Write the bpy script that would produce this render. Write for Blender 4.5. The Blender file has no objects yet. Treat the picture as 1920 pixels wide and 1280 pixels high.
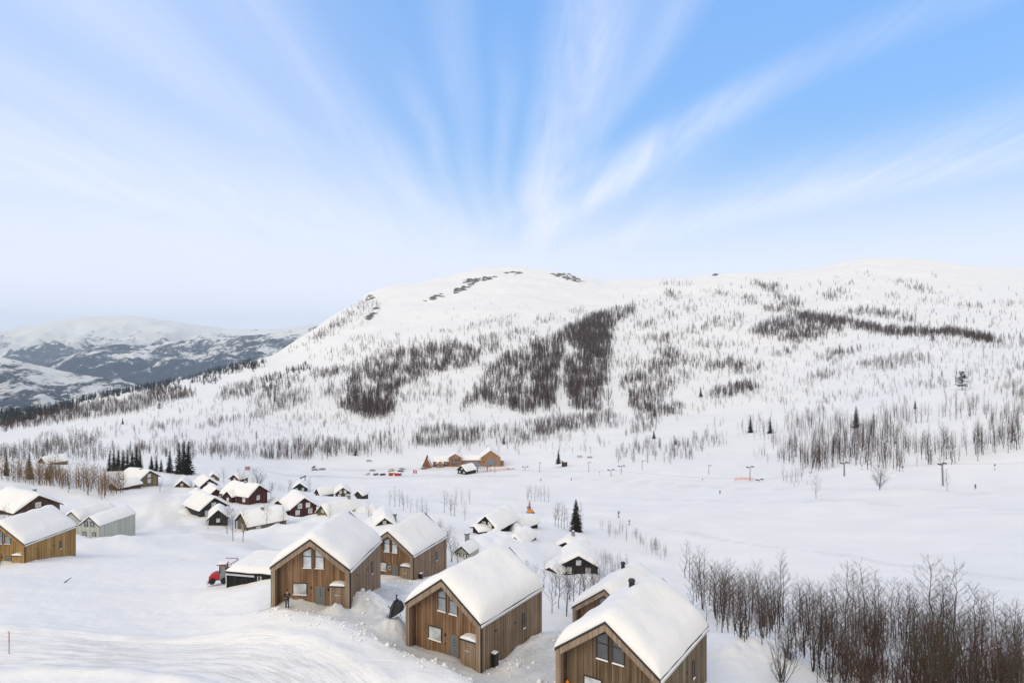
import bpy, math, random
import numpy as np
from mathutils import Vector, Matrix

# ------------------------------------------------------------------ camera, sky, sun, exposure
sc = bpy.context.scene
C = sc.collection
R = math.radians
F = 1230.0                       # focal length in pixels of the 1920 x 1280 photograph
PCX, PCY = 960.0, 640.0

cam_d = bpy.data.cameras.new('camera')
cam_d.sensor_width = 36.0
cam_d.lens = 36.0 * F / 1920.0
cam_d.clip_start = 0.5
cam_d.clip_end = 40000.0
cam = bpy.data.objects.new('camera', cam_d)
C.objects.link(cam)
cam.location = (0, 0, 0)
cam.rotation_euler = (R(90), 0, 0)
sc.camera = cam

SUN_EL, SUN_AZ = R(36), R(-128)           # azimuth from +Y (view direction), negative = left
w = bpy.data.worlds.new('World')
sc.world = w
w.use_nodes = True


def node(nt, kind, **kw):
    n = nt.nodes.new(kind)
    for k, v in kw.items():
        if k == 'inp':
            for i, x in v.items():
                n.inputs[i].default_value = x
        else:
            setattr(n, k, v)
    return n


def lk(nt, a, ao, b, bi):
    nt.links.new(a.outputs[ao], b.inputs[bi])


def math_n(nt, op, a=None, b=None, c=None, clamp=False):
    n = nt.nodes.new('ShaderNodeMath')
    n.operation = op
    n.use_clamp = clamp
    for i, x in enumerate((a, b, c)):
        if x is None:
            continue
        if isinstance(x, (int, float)):
            n.inputs[i].default_value = x
        else:
            nt.links.new(x, n.inputs[i])
    return n.outputs[0]


def ramp(nt, fac, stops, interp='LINEAR'):
    n = nt.nodes.new('ShaderNodeValToRGB')
    n.color_ramp.interpolation = interp
    e = n.color_ramp.elements
    while len(e) < len(stops):
        e.new(0.5)
    for el, (p, c) in zip(e, stops):
        el.position = p
        el.color = c if len(c) == 4 else (c[0], c[1], c[2], 1)
    nt.links.new(fac, n.inputs[0])
    return n.outputs[0]


def build_sky():
    nt = w.node_tree
    nt.nodes.clear()
    out = node(nt, 'ShaderNodeOutputWorld')
    bg = node(nt, 'ShaderNodeBackground')
    bg.inputs[1].default_value = 0.15
    sky = node(nt, 'ShaderNodeTexSky', sky_type='NISHITA', sun_disc=False)
    sky.sun_elevation = SUN_EL
    sky.sun_rotation = SUN_AZ
    sky.altitude = 600
    sky.air_density = 1.0
    sky.dust_density = 0.6
    sky.ozone_density = 1.6
    tc = node(nt, 'ShaderNodeTexCoord')
    sep = node(nt, 'ShaderNodeSeparateXYZ')
    lk(nt, tc, 'Generated', sep, 0)
    X, Y, Z = sep.outputs[0], sep.outputs[1], sep.outputs[2]
    # cirrus bands on a high flat layer: parallel to the view, so they fan out from the horizon
    zz = math_n(nt, 'ADD', math_n(nt, 'MAXIMUM', Z, 0.0), 0.07)
    u = math_n(nt, 'DIVIDE', math_n(nt, 'ADD', X, math_n(nt, 'MULTIPLY', Y, 0.01)), zz)
    v = math_n(nt, 'DIVIDE', Y, zz)

    def streak(su, sv, seed, detail, rough, dist):
        cb = node(nt, 'ShaderNodeCombineXYZ')
        nt.links.new(math_n(nt, 'MULTIPLY', u, su), cb.inputs[0])
        nt.links.new(math_n(nt, 'MULTIPLY', v, sv), cb.inputs[1])
        cb.inputs[2].default_value = seed
        nz = node(nt, 'ShaderNodeTexNoise', inp={'Scale': 1.0, 'Detail': detail, 'Roughness': rough, 'Distortion': dist})
        lk(nt, cb, 0, nz, 'Vector')
        return nz.outputs['Fac']
    fine = streak(6.5, 0.62, SKY_A, 8.0, 0.66, 0.8)
    broad = streak(1.3, 0.16, SKY_B, 3.0, 0.5, 0.2)
    wob = streak(0.9, 0.55, SKY_C, 2.0, 0.5, 0.0)
    u2 = math_n(nt, 'ADD', u, math_n(nt, 'MULTIPLY', math_n(nt, 'SUBTRACT', wob, 0.5), 0.26))

    def uv_of(px, py):
        d = Vector(((px - PCX) / F, 1.0, (PCY - py) / F)).normalized()
        z_ = max(d.z, 0) + 0.07
        return Vector(((d.x + 0.01 * d.y) / z_, d.y / z_))
    clear = None
    for (x0, y0, x1, y1, wpx, st, cut) in CIRRUS:
        wpx, st = wpx * 1.7, st * 0.85
        p0, p1 = uv_of(x0, y0), uv_of(x1, y1)
        d = (p1 - p0).normalized()
        pn = Vector((-(y1 - y0), x1 - x0)).normalized() * wpx
        q = uv_of(x0 + pn.x, y0 + pn.y) - p0
        wd = abs(q.x * d.y - q.y * d.x)
        du = math_n(nt, 'SUBTRACT', u2, p0.x)
        dv_ = math_n(nt, 'SUBTRACT', v, p0.y)
        cr = math_n(nt, 'ABSOLUTE', math_n(nt, 'SUBTRACT', math_n(nt, 'MULTIPLY', du, d.y), math_n(nt, 'MULTIPLY', dv_, d.x)))
        g = node(nt, 'ShaderNodeMapRange', interpolation_type='SMOOTHSTEP', inp={'From Min': wd, 'From Max': 0.0, 'To Min': 0.0, 'To Max': st})
        nt.links.new(cr, g.inputs[0])
        gg = g.outputs[0]
        if cut:
            al = math_n(nt, 'ADD', math_n(nt, 'MULTIPLY', du, d.x), math_n(nt, 'MULTIPLY', dv_, d.y))
            e = node(nt, 'ShaderNodeMapRange', interpolation_type='SMOOTHSTEP', inp={'From Min': -0.15, 'From Max': cut, 'To Min': 0.0, 'To Max': 1.0})
            nt.links.new(al, e.inputs[0])
            gg = math_n(nt, 'MULTIPLY', gg, e.outputs[0])
        inv = math_n(nt, 'SUBTRACT', 1.0, gg)
        clear = inv if clear is None else math_n(nt, 'MULTIPLY', clear, inv)
    # broad veil, thicker to the left of the view
    vl = node(nt, 'ShaderNodeMapRange', interpolation_type='SMOOTHSTEP', inp={'From Min': 0.05, 'From Max': -1.5, 'To Min': 0.04, 'To Max': 0.50})
    nt.links.new(u2, vl.inputs[0])
    veil = math_n(nt, 'MULTIPLY', vl.outputs[0], math_n(nt, 'MULTIPLY_ADD', broad, 1.6, 0.2))
    veil = math_n(nt, 'MINIMUM', veil, 0.9)
    band = math_n(nt, 'MULTIPLY', math_n(nt, 'SUBTRACT', 1.0, clear), math_n(nt, 'MULTIPLY_ADD', fine, 2.5, -0.36), clamp=True)
    lowf = node(nt, 'ShaderNodeMapRange', interpolation_type='SMOOTHSTEP', inp={'From Min': 0.05, 'From Max': 0.24, 'To Min': 0.15, 'To Max': 1.0})
    nt.links.new(Z, lowf.inputs[0])
    band = math_n(nt, 'MULTIPLY', band, lowf.outputs[0])
    dens = node(nt, 'ShaderNodeMath', operation='SUBTRACT')
    dens.inputs[0].default_value = 1.0
    nt.links.new(math_n(nt, 'MULTIPLY', math_n(nt, 'SUBTRACT', 1.0, veil), math_n(nt, 'SUBTRACT', 1.0, band)), dens.inputs[1])
    # thin low haze towards the horizon
    hz = node(nt, 'ShaderNodeMapRange', interpolation_type='SMOOTHERSTEP', inp={'From Min': 0.02, 'From Max': 0.33, 'To Min': 0.97, 'To Max': 0.0})
    nt.links.new(Z, hz.inputs[0])
    k = math_n(nt, 'SUBTRACT', 1.0, math_n(nt, 'MULTIPLY', math_n(nt, 'SUBTRACT', 1.0, dens.outputs[0]), math_n(nt, 'SUBTRACT', 1.0, hz.outputs[0])))
    # clear-air colour from the sky model, high values compressed, then saturated and raised
    hsv = node(nt, 'ShaderNodeHueSaturation', inp={'Saturation': SKY_SAT, 'Value': SKY_VAL})
    bw = node(nt, 'ShaderNodeRGBToBW')
    lk(nt, sky, 0, bw, 0)
    dv = math_n(nt, 'MULTIPLY_ADD', math_n(nt, 'MAXIMUM', math_n(nt, 'SUBTRACT', bw.outputs[0], 1.7), 0.0), 0.42, 1.0)
    soft = node(nt, 'ShaderNodeVectorMath', operation='DIVIDE')
    lk(nt, sky, 0, soft, 0)
    nt.links.new(dv, soft.inputs[1])
    lk(nt, soft, 0, hsv, 'Color')
    mix = node(nt, 'ShaderNodeMix', data_type='RGBA')
    nt.links.new(k, mix.inputs[0])
    nt.links.new(hsv.outputs[0], mix.inputs[6])
    mix.inputs[7].default_value = CLOUD
    # behind the camera and overhead the veil closes into white overcast (the flat, shadowless light on the snow)
    oc = node(nt, 'ShaderNodeMapRange', interpolation_type='SMOOTHSTEP', inp={'From Min': 0.62, 'From Max': -0.25, 'To Min': 0.0, 'To Max': 1.0})
    nt.links.new(Y, oc.inputs[0])
    mix2 = node(nt, 'ShaderNodeMix', data_type='RGBA')
    nt.links.new(oc.outputs[0], mix2.inputs[0])
    nt.links.new(mix.outputs[2], mix2.inputs[6])
    mix2.inputs[7].default_value = OVERCAST
    nt.links.new(mix2.outputs[2], bg.inputs[0])
    lk(nt, bg, 0, out, 0)


# cirrus bands: near end, a point towards the horizon, half width at the near end, density, fade length of the near end
CIRRUS = [(1120, 0, 1000, 450, 75, 0.62, 0), (1040, 60, 985, 420, 40, 0.30, 0.6), (1520, 108, 1085, 395, 42, 0.58, 0.8), (1450, 170, 1090, 400, 75, 0.25, 1.0), (1310, 325, 1180, 450, 28, 0.30, 1.2), (1920, 290, 1350, 412, 34, 0.50, 0), (1920, 235, 1300, 415, 70, 0.30, 0),
          (1780, 0, 1440, 160, 40, 0.20, 0), (1270, 0, 1120, 260, 50, 0.28, 0), (0, 318, 860, 505, 22, 0.55, 0), (0, 262, 760, 452, 45, 0.45, 0), (0, 150, 800, 440, 50, 0.22, 0), (180, 0, 780, 400, 60, 0.25, 0), (480, 0, 850, 450, 60, 0.30, 0), (850, 0, 890, 400, 40, 0.22, 0), (770, 90, 840, 360, 28, 0.22, 0.5), (955, 40, 940, 300, 26, 0.18, 0.5)]
SKY_A, SKY_B, SKY_C = 3.1, 7.3, 3.7
SKY_SAT, SKY_VAL = 1.2, 1.85
CLOUD = (5.6, 5.85, 6.95, 1)
OVERCAST = (6.85, 6.45, 5.9, 1)
build_sky()

sun_d = bpy.data.lights.new('sun', 'SUN')
sun_d.energy = 1.0
sun_d.angle = R(50)
sun_d.color = (1.0, 0.88, 0.70)
sun = bpy.data.objects.new('sun', sun_d)
C.objects.link(sun)
sd = Vector((math.sin(SUN_AZ) * math.cos(SUN_EL), math.cos(SUN_AZ) * math.cos(SUN_EL), math.sin(SUN_EL)))
sun.rotation_euler = sd.to_track_quat('Z', 'Y').to_euler()
sun.location = (0, 0, 100)

vs = sc.view_settings
vs.view_transform = 'Standard'
vs.look = 'None'
vs.gamma = 1.0
vs.use_curve_mapping = False
vs.exposure = 0.10
sc.cycles.max_bounces = 6
sc.cycles.diffuse_bounces = 3
sc.cycles.glossy_bounces = 3
sc.cycles.volume_bounces = 1
sc.cycles.use_denoising = True

# ------------------------------------------------------------------ small helpers
rng = np.random.default_rng(7)
random.seed(7)


def tag(o, label=None, cat=None, group=None, kind=None):
    if label:
        o['label'] = label
    if cat:
        o['category'] = cat
    if group:
        o['group'] = group
    if kind:
        o['kind'] = kind
    return o


def empty(name, loc, rz=0.0, label=None, cat=None, group=None):
    o = bpy.data.objects.new(name, None)
    o.empty_display_size = 0.3
    C.objects.link(o)
    o.location = loc
    o.rotation_euler = (0, 0, rz)
    return tag(o, label, cat, group)


def link_mesh(name, me, parent=None, loc=None, rot=None):
    o = bpy.data.objects.new(name, me)
    C.objects.link(o)
    if parent is not None:
        o.parent = parent
    if loc is not None:
        o.location = loc
    if rot is not None:
        o.rotation_euler = rot
    return o


def copy_tree(o, parent=None):
    c = o.copy()
    C.objects.link(c)
    c.parent = parent
    for ch in list(o.children):
        copy_tree(ch, c)
    return c


def np_mesh(name, V, T, mats, smooth=False, Q=False, mi=None):
    """V (n,3), T (m,3) or (m,4) -> mesh, fast"""
    me = bpy.data.meshes.new(name)
    V = np.asarray(V, dtype=np.float32)
    T = np.asarray(T, dtype=np.int32)
    k = T.shape[1]
    me.vertices.add(len(V))
    me.vertices.foreach_set('co', V.ravel())
    me.loops.add(T.size)
    me.loops.foreach_set('vertex_index', T.ravel())
    me.polygons.add(len(T))
    me.polygons.foreach_set('loop_start', np.arange(0, T.size, k, dtype=np.int32))
    me.polygons.foreach_set('loop_total', np.full(len(T), k, dtype=np.int32))
    if smooth:
        me.polygons.foreach_set('use_smooth', np.ones(len(T), dtype=bool))
    for m in (mats if isinstance(mats, (list, tuple)) else [mats]):
        me.materials.append(m)
    if mi is not None:
        me.polygons.foreach_set('material_index', np.asarray(mi, dtype=np.int32))
    me.update(calc_edges=True)
    return me


class MB:
    """collects boxes, prisms and tubes into one mesh"""
    def __init__(s):
        s.v, s.f, s.t = [], [], []
        s.tone = 0.5

    def add(s, vs_, fs_):
        b = len(s.v)
        s.v += [tuple(p) for p in vs_]
        for f in fs_:
            s.f.append(tuple(b + i for i in f))
            s.t.append(s.tone)
        return s

    def box(s, x0, x1, y0, y1, z0, z1, M=None):
        p = [(x0, y0, z0), (x1, y0, z0), (x1, y1, z0), (x0, y1, z0), (x0, y0, z1), (x1, y0, z1), (x1, y1, z1), (x0, y1, z1)]
        if M is not None:
            p = [M @ Vector(q) for q in p]
        return s.add(p, [(0, 3, 2, 1), (4, 5, 6, 7), (0, 1, 5, 4), (1, 2, 6, 5), (2, 3, 7, 6), (3, 0, 4, 7)])

    def prism(s, poly, y0, y1, M=None):
        """poly of (x,z), counter-clockwise seen from -y, extruded along y"""
        n = len(poly)
        p = [(x, y0, z) for x, z in poly] + [(x, y1, z) for x, z in poly]
        if M is not None:
            p = [M @ Vector(q) for q in p]
        fs_ = [tuple(range(n)), tuple(range(2 * n - 1, n - 1, -1))]
        for i in range(n):
            j = (i + 1) % n
            fs_.append((i, i + n, j + n, j))
        return s.add(p, fs_)

    def tube(s, pts, rad, n=6, cap=True):
        pts = [Vector(p) for p in pts]
        rad = rad if isinstance(rad, (list, tuple)) else [rad] * len(pts)
        rings = []
        for i, p in enumerate(pts):
            d = (pts[min(i + 1, len(pts) - 1)] - pts[max(i - 1, 0)]).normalized()
            a = d.orthogonal().normalized() if abs(d.z) < 0.95 else Vector((1, 0, 0)).cross(d).normalized()
            b = d.cross(a)
            rings.append([p + (a * math.cos(t) + b * math.sin(t)) * rad[i] for t in [2 * math.pi * k / n for k in range(n)]])
        vs_ = [q for r_ in rings for q in r_]
        fs_ = []
        for i in range(len(pts) - 1):
            for k in range(n):
                k2 = (k + 1) % n
                fs_.append((i * n + k, i * n + k2, (i + 1) * n + k2, (i + 1) * n + k))
        if cap:
            fs_.append(tuple(range(n - 1, -1, -1)))
            fs_.append(tuple((len(pts) - 1) * n + k for k in range(n)))
        return s.add(vs_, fs_)

    def lathe(s, prof, n=12, M=None):
        vs_ = []
        for r_, z in prof:
            for k in range(n):
                t = 2 * math.pi * k / n
                q = Vector((r_ * math.cos(t), r_ * math.sin(t), z))
                vs_.append(M @ q if M is not None else q)
        fs_ = []
        for i in range(len(prof) - 1):
            for k in range(n):
                k2 = (k + 1) % n
                fs_.append((i * n + k, i * n + k2, (i + 1) * n + k2, (i + 1) * n + k))
        fs_.append(tuple(range(n - 1, -1, -1)))
        fs_.append(tuple((len(prof) - 1) * n + k for k in range(n)))
        return s.add(vs_, fs_)

    def mesh(s, name, mat, smooth=False, tones=False):
        me = bpy.data.meshes.new(name)
        me.from_pydata(s.v, [], s.f)
        me.materials.append(mat)
        if tones:
            at = me.attributes.new('tone', 'FLOAT', 'FACE')
            at.data.foreach_set('value', np.array(s.t, dtype=np.float32))
        if smooth:
            me.polygons.foreach_set('use_smooth', np.ones(len(me.polygons), dtype=bool))
        me.update()
        return me

    def build(s, name, mat, parent=None, smooth=False, tones=False, bevel=0.0, kind=None):
        o = link_mesh(name, s.mesh(name, mat, smooth, tones), parent)
        if bevel:
            b = o.modifiers.new('bevel', 'BEVEL')
            b.width = bevel
            b.segments = 2
            b.limit_method = 'ANGLE'
        if kind:
            o['kind'] = kind
        return o


# numpy gradient noise
_perm = np.random.default_rng(11).permutation(512)


def gnoise(x, y, seed=0):
    x = np.asarray(x, dtype=np.float64)
    y = np.asarray(y, dtype=np.float64)
    xi, yi = np.floor(x).astype(np.int64), np.floor(y).astype(np.int64)
    xf, yf = x - xi, y - yi

    def g(ix, iy, dx, dy):
        h = _perm[(_perm[(_perm[(ix + seed * 17) & 511] + iy) & 511] + seed) & 511] * (2 * np.pi / 512)
        return np.cos(h) * dx + np.sin(h) * dy
    s = xf * xf * xf * (xf * (xf * 6 - 15) + 10)
    t = yf * yf * yf * (yf * (yf * 6 - 15) + 10)
    a = g(xi, yi, xf, yf) * (1 - s) + g(xi + 1, yi, xf - 1, yf) * s
    b = g(xi, yi + 1, xf, yf - 1) * (1 - s) + g(xi + 1, yi + 1, xf - 1, yf - 1) * s
    return (a * (1 - t) + b * t) * 1.5


def fbm(x, y, octv=4, seed=0, gain=0.5):
    s, a, f = 0, 1.0, 1.0
    for i in range(octv):
        s = s + a * gnoise(x * f, y * f, seed + i)
        a *= gain
        f *= 2.03
    return s


# ------------------------------------------------------------------ materials
def new_mat(name):
    m = bpy.data.materials.new(name)
    m.use_nodes = True
    nt = m.node_tree
    return m, nt, nt.nodes['Principled BSDF']


def plain(name, col, rough=0.6, metal=0.0, var=0.15, scale=6.0, bump=0.0, emit=None):
    """colour with a little procedural wear"""
    m, nt, b = new_mat(name)
    tc = node(nt, 'ShaderNodeTexCoord')
    nz = node(nt, 'ShaderNodeTexNoise', inp={'Scale': scale, 'Detail': 4.0, 'Roughness': 0.6})
    lk(nt, tc, 'Object', nz, 'Vector')
    lo = tuple(c * (1 - var) for c in col)
    hi = tuple(min(1, c * (1 + var)) for c in col)
    col_o = ramp(nt, nz.outputs['Fac'], [(0.3, lo), (0.7, hi)])
    nt.links.new(col_o, b.inputs['Base Color'])
    b.inputs['Roughness'].default_value = rough
    b.inputs['Metallic'].default_value = metal
    if bump:
        bp = node(nt, 'ShaderNodeBump', inp={'Strength': 0.4, 'Distance': bump})
        lk(nt, nz, 'Fac', bp, 'Height')
        lk(nt, bp, 0, b, 'Normal')
    return m


def snow_mat(name, ground=False):
    m, nt, b = new_mat(name)
    geo = node(nt, 'ShaderNodeNewGeometry')
    b.inputs['Roughness'].default_value = 0.75
    b.inputs['Specular IOR Level'].default_value = 0.2
    n1 = node(nt, 'ShaderNodeTexNoise', inp={'Scale': 0.9, 'Detail': 6.0, 'Roughness': 0.62})
    n2 = node(nt, 'ShaderNodeTexNoise', inp={'Scale': 0.06, 'Detail': 4.0, 'Roughness': 0.55})
    lk(nt, geo, 'Position', n1, 'Vector')
    lk(nt, geo, 'Position', n2, 'Vector')
    col = ramp(nt, n2.outputs['Fac'], [(0.3, (0.80, 0.80, 0.80)), (0.7, (0.865, 0.86, 0.855))])
    hgt = math_n(nt, 'MULTIPLY', n1.outputs['Fac'], 0.24)
    if ground:
        at = node(nt, 'ShaderNodeAttribute', attribute_name='packed')
        ar = node(nt, 'ShaderNodeAttribute', attribute_name='road_d')
        al = node(nt, 'ShaderNodeAttribute', attribute_name='road_t')
        am = node(nt, 'ShaderNodeAttribute', attribute_name='road_m')
        cb = node(nt, 'ShaderNodeCombineXYZ')
        nt.links.new(math_n(nt, 'MULTIPLY', ar.outputs['Fac'], 1.7), cb.inputs[0])
        nt.links.new(math_n(nt, 'MULTIPLY', al.outputs['Fac'], 0.16), cb.inputs[1])
        n3 = node(nt, 'ShaderNodeTexNoise', inp={'Scale': 1.0, 'Detail': 5.0, 'Roughness': 0.68})
        lk(nt, cb, 0, n3, 'Vector')
        rut = node(nt, 'ShaderNodeMapRange', inp={'From Min': 0.47, 'From Max': 0.60, 'To Min': 0.0, 'To Max': 1.0})
        lk(nt, n3, 'Fac', rut, 0)
        rm = math_n(nt, 'MULTIPLY', rut.outputs[0], am.outputs['Fac'])
        # packed, slightly dirty snow of the ploughed drives
        n4 = node(nt, 'ShaderNodeTexNoise', inp={'Scale': 0.45, 'Detail': 7.0, 'Roughness': 0.66, 'Distortion': 0.6})
        lk(nt, geo, 'Position', n4, 'Vector')
        pk = math_n(nt, 'MULTIPLY', at.outputs['Fac'], math_n(nt, 'MULTIPLY_ADD', n4.outputs['Fac'], 1.4, 0.05), clamp=True)
        mx = node(nt, 'ShaderNodeMix', data_type='RGBA')
        nt.links.new(pk, mx.inputs[0])
        nt.links.new(col, mx.inputs[6])
        mx.inputs[7].default_value = (0.52, 0.525, 0.53, 1)
        mx2 = node(nt, 'ShaderNodeMix', data_type='RGBA')
        nt.links.new(math_n(nt, 'MULTIPLY', rm, 0.42), mx2.inputs[0])
        nt.links.new(mx.outputs[2], mx2.inputs[6])
        mx2.inputs[7].default_value = (0.46, 0.46, 0.46, 1)
        col = mx2.outputs[2]
        vo = node(nt, 'ShaderNodeTexVoronoi', feature='SMOOTH_F1', inp={'Scale': 1.7, 'Smoothness': 0.4})
        lk(nt, geo, 'Position', vo, 'Vector')
        pit = node(nt, 'ShaderNodeMapRange', interpolation_type='SMOOTHSTEP', inp={'From Min': 0.05, 'From Max': 0.32, 'To Min': 1.0, 'To Max': 0.0})
        lk(nt, vo, 'Distance', pit, 0)
        hgt = math_n(nt, 'SUBTRACT', hgt, math_n(nt, 'MULTIPLY', math_n(nt, 'MULTIPLY', pit.outputs[0], at.outputs['Fac']), 0.07))
        # wind crust: long low ripples
        mpw = node(nt, 'ShaderNodeMapping')
        mpw.inputs['Rotation'].default_value = (0, 0, R(24))
        mpw.inputs['Scale'].default_value = (0.18, 0.9, 0.5)
        lk(nt, geo, 'Position', mpw, 0)
        n5 = node(nt, 'ShaderNodeTexNoise', inp={'Scale': 0.8, 'Detail': 5.0, 'Roughness': 0.6, 'Distortion': 0.8})
        lk(nt, mpw, 0, n5, 'Vector')
        hgt = math_n(nt, 'ADD', hgt, math_n(nt, 'MULTIPLY', n5.outputs['Fac'], 0.28))
        hgt = math_n(nt, 'SUBTRACT', hgt, math_n(nt, 'MULTIPLY', rm, 0.12))
        hgt = math_n(nt, 'ADD', hgt, math_n(nt, 'MULTIPLY', math_n(nt, 'MULTIPLY', n4.outputs['Fac'], at.outputs['Fac']), 0.12))
        hgt = math_n(nt, 'ADD', hgt, math_n(nt, 'MULTIPLY', n2.outputs['Fac'], 1.2))
    nt.links.new(col, b.inputs['Base Color'])
    bp = node(nt, 'ShaderNodeBump', inp={'Strength': 0.55, 'Distance': 1.0})
    nt.links.new(hgt, bp.inputs['Height'])
    lk(nt, bp, 0, b, 'Normal')
    return m


def wood_mat(name, a, c, dark=0.55, rough=0.8, grain=1.0):
    """weathered vertical boards: tone per board from the mesh, grain along z, drip stains"""
    m, nt, b = new_mat(name)
    tc = node(nt, 'ShaderNodeTexCoord')
    at = node(nt, 'ShaderNodeAttribute', attribute_name='tone')
    mp = node(nt, 'ShaderNodeMapping')
    mp.inputs['Scale'].default_value = (9.0, 9.0, 0.55)
    lk(nt, tc, 'Object', mp, 0)
    nz = node(nt, 'ShaderNodeTexNoise', inp={'Scale': 1.3, 'Detail': 6.0, 'Roughness': 0.65})
    lk(nt, mp, 0, nz, 'Vector')
    mp2 = node(nt, 'ShaderNodeMapping')
    mp2.inputs['Scale'].default_value = (0.5, 0.5, 0.22)
    lk(nt, tc, 'Object', mp2, 0)
    nb = node(nt, 'ShaderNodeTexNoise', inp={'Scale': 1.5, 'Detail': 3.0})
    lk(nt, mp2, 0, nb, 'Vector')
    f = math_n(nt, 'ADD', math_n(nt, 'MULTIPLY', nz.outputs['Fac'], 0.55 * grain), math_n(nt, 'MULTIPLY', at.outputs['Fac'], 0.45))
    f = math_n(nt, 'ADD', f, math_n(nt, 'MULTIPLY', math_n(nt, 'SUBTRACT', nb.outputs['Fac'], 0.5), 0.5))
    d = tuple(x * dark for x in a)
    col = ramp(nt, f, [(0.22, d), (0.45, a), (0.78, c)])
    nt.links.new(col, b.inputs['Base Color'])
    b.inputs['Roughness'].default_value = rough
    b.inputs['Specular IOR Level'].default_value = 0.25
    bp = node(nt, 'ShaderNodeBump', inp={'Strength': 0.35, 'Distance': 0.02})
    lk(nt, nz, 'Fac', bp, 'Height')
    lk(nt, bp, 0, b, 'Normal')
    return m


def glass_mat(name, col, rough=0.06):
    m, nt, b = new_mat(name)
    tc = node(nt, 'ShaderNodeTexCoord')
    nz = node(nt, 'ShaderNodeTexNoise', inp={'Scale': 0.8, 'Detail': 2.0})
    lk(nt, tc, 'Object', nz, 'Vector')
    nt.links.new(ramp(nt, nz.outputs['Fac'], [(0.35, tuple(x * 0.6 for x in col)), (0.65, tuple(min(1, x * 1.3) for x in col))]), b.inputs['Base Color'])
    b.inputs['Roughness'].default_value = rough
    b.inputs['IOR'].default_value = 1.7
    b.inputs['Specular IOR Level'].default_value = 0.7
    return m


def bark_mat(name, a, c):
    m, nt, b = new_mat(name)
    tc = node(nt, 'ShaderNodeTexCoord')
    oi = node(nt, 'ShaderNodeObjectInfo')
    nz = node(nt, 'ShaderNodeTexNoise', inp={'Scale': 0.7, 'Detail': 4.0, 'Roughness': 0.7})
    lk(nt, tc, 'Object', nz, 'Vector')
    f = math_n(nt, 'ADD', math_n(nt, 'MULTIPLY', nz.outputs['Fac'], 0.6), math_n(nt, 'MULTIPLY', oi.outputs['Random'], 0.4))
    nt.links.new(ramp(nt, f, [(0.3, a), (0.7, c)]), b.inputs['Base Color'])
    b.inputs['Roughness'].default_value = 0.9
    b.inputs['Specular IOR Level'].default_value = 0.1
    return m


def stand_mat(name, a, c):
    """twigs of a whole far stand: tone per tree"""
    m, nt, b = new_mat(name)
    at = node(nt, 'ShaderNodeAttribute', attribute_name='tone')
    nt.links.new(ramp(nt, at.outputs['Fac'], [(0.1, a), (0.9, c)]), b.inputs['Base Color'])
    b.inputs['Roughness'].default_value = 0.95
    b.inputs['Specular IOR Level'].default_value = 0.05
    return m


M = {}
M['ground_snow'] = snow_mat('ground_snow', True)
M['snow'] = snow_mat('roof_snow')
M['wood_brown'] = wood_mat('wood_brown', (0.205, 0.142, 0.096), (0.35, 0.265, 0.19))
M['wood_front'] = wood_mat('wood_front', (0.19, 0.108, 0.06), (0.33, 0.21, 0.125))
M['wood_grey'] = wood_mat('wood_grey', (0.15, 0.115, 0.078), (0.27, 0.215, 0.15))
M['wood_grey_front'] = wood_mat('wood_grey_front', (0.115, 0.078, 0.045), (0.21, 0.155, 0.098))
M['wood_frame'] = wood_mat('wood_frame', (0.25, 0.185, 0.13), (0.38, 0.30, 0.225), dark=0.7)
M['wood_yellow'] = wood_mat('wood_yellow', (0.30, 0.18, 0.065), (0.44, 0.29, 0.13))
M['wood_sage'] = wood_mat('wood_sage', (0.40, 0.42, 0.38), (0.50, 0.52, 0.48), dark=0.85)
M['wood_black'] = wood_mat('wood_black', (0.009, 0.009, 0.010), (0.022, 0.022, 0.024))
M['wood_dark'] = wood_mat('wood_dark', (0.028, 0.027, 0.026), (0.06, 0.058, 0.055))
M['wood_red'] = wood_mat('wood_red', (0.062, 0.018, 0.017), (0.11, 0.036, 0.033))
M['wood_darkbrown'] = wood_mat('wood_darkbrown', (0.065, 0.033, 0.022), (0.13, 0.07, 0.05))
M['wood_tan'] = wood_mat('wood_tan', (0.15, 0.115, 0.07), (0.25, 0.20, 0.13))
M['wood_lodge'] = wood_mat('wood_lodge', (0.46, 0.25, 0.12), (0.62, 0.38, 0.21))
M['wood_lodge_dark'] = wood_mat('wood_lodge_dark', (0.32, 0.12, 0.06), (0.46, 0.21, 0.12))
M['metal_dark'] = plain('metal_dark', (0.028, 0.03, 0.033), 0.5, 0.3)
M['metal_grey'] = plain('metal_grey', (0.26, 0.27, 0.28), 0.45, 0.6)
M['metal_light'] = plain('metal_light', (0.55, 0.56, 0.57), 0.4, 0.5)
M['black'] = plain('black_plastic', (0.012, 0.012, 0.013), 0.5)
M['door_grey'] = plain('door_grey', (0.14, 0.15, 0.155), 0.5)
M['white'] = plain('white_paint', (0.72, 0.72, 0.70), 0.5, var=0.06)
M['glass'] = glass_mat('window_glass', (0.20, 0.22, 0.24))
M['glass_dark'] = glass_mat('window_glass_dark', (0.035, 0.04, 0.045))
M['glass_pale'] = glass_mat('window_glass_pale', (0.52, 0.55, 0.57), 0.12)  # pale base colour stands for reflected sky and curtains
M['red'] = plain('red_paint', (0.42, 0.018, 0.02), 0.45)
M['red_box'] = plain('red_box', (0.36, 0.014, 0.012), 0.55)
M['orange'] = plain('orange_paint', (0.80, 0.27, 0.02), 0.5)
M['orange_net'] = plain('orange_net', (0.75, 0.30, 0.14), 0.8)
M['tarp'] = plain('tarpaulin', (0.014, 0.014, 0.015), 0.55, bump=0.05)
M['rock'] = plain('rock', (0.10, 0.098, 0.10), 0.9, var=0.4, scale=0.4, bump=0.2)
M['bark'] = bark_mat('birch_bark', (0.045, 0.036, 0.03), (0.12, 0.10, 0.085))
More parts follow.
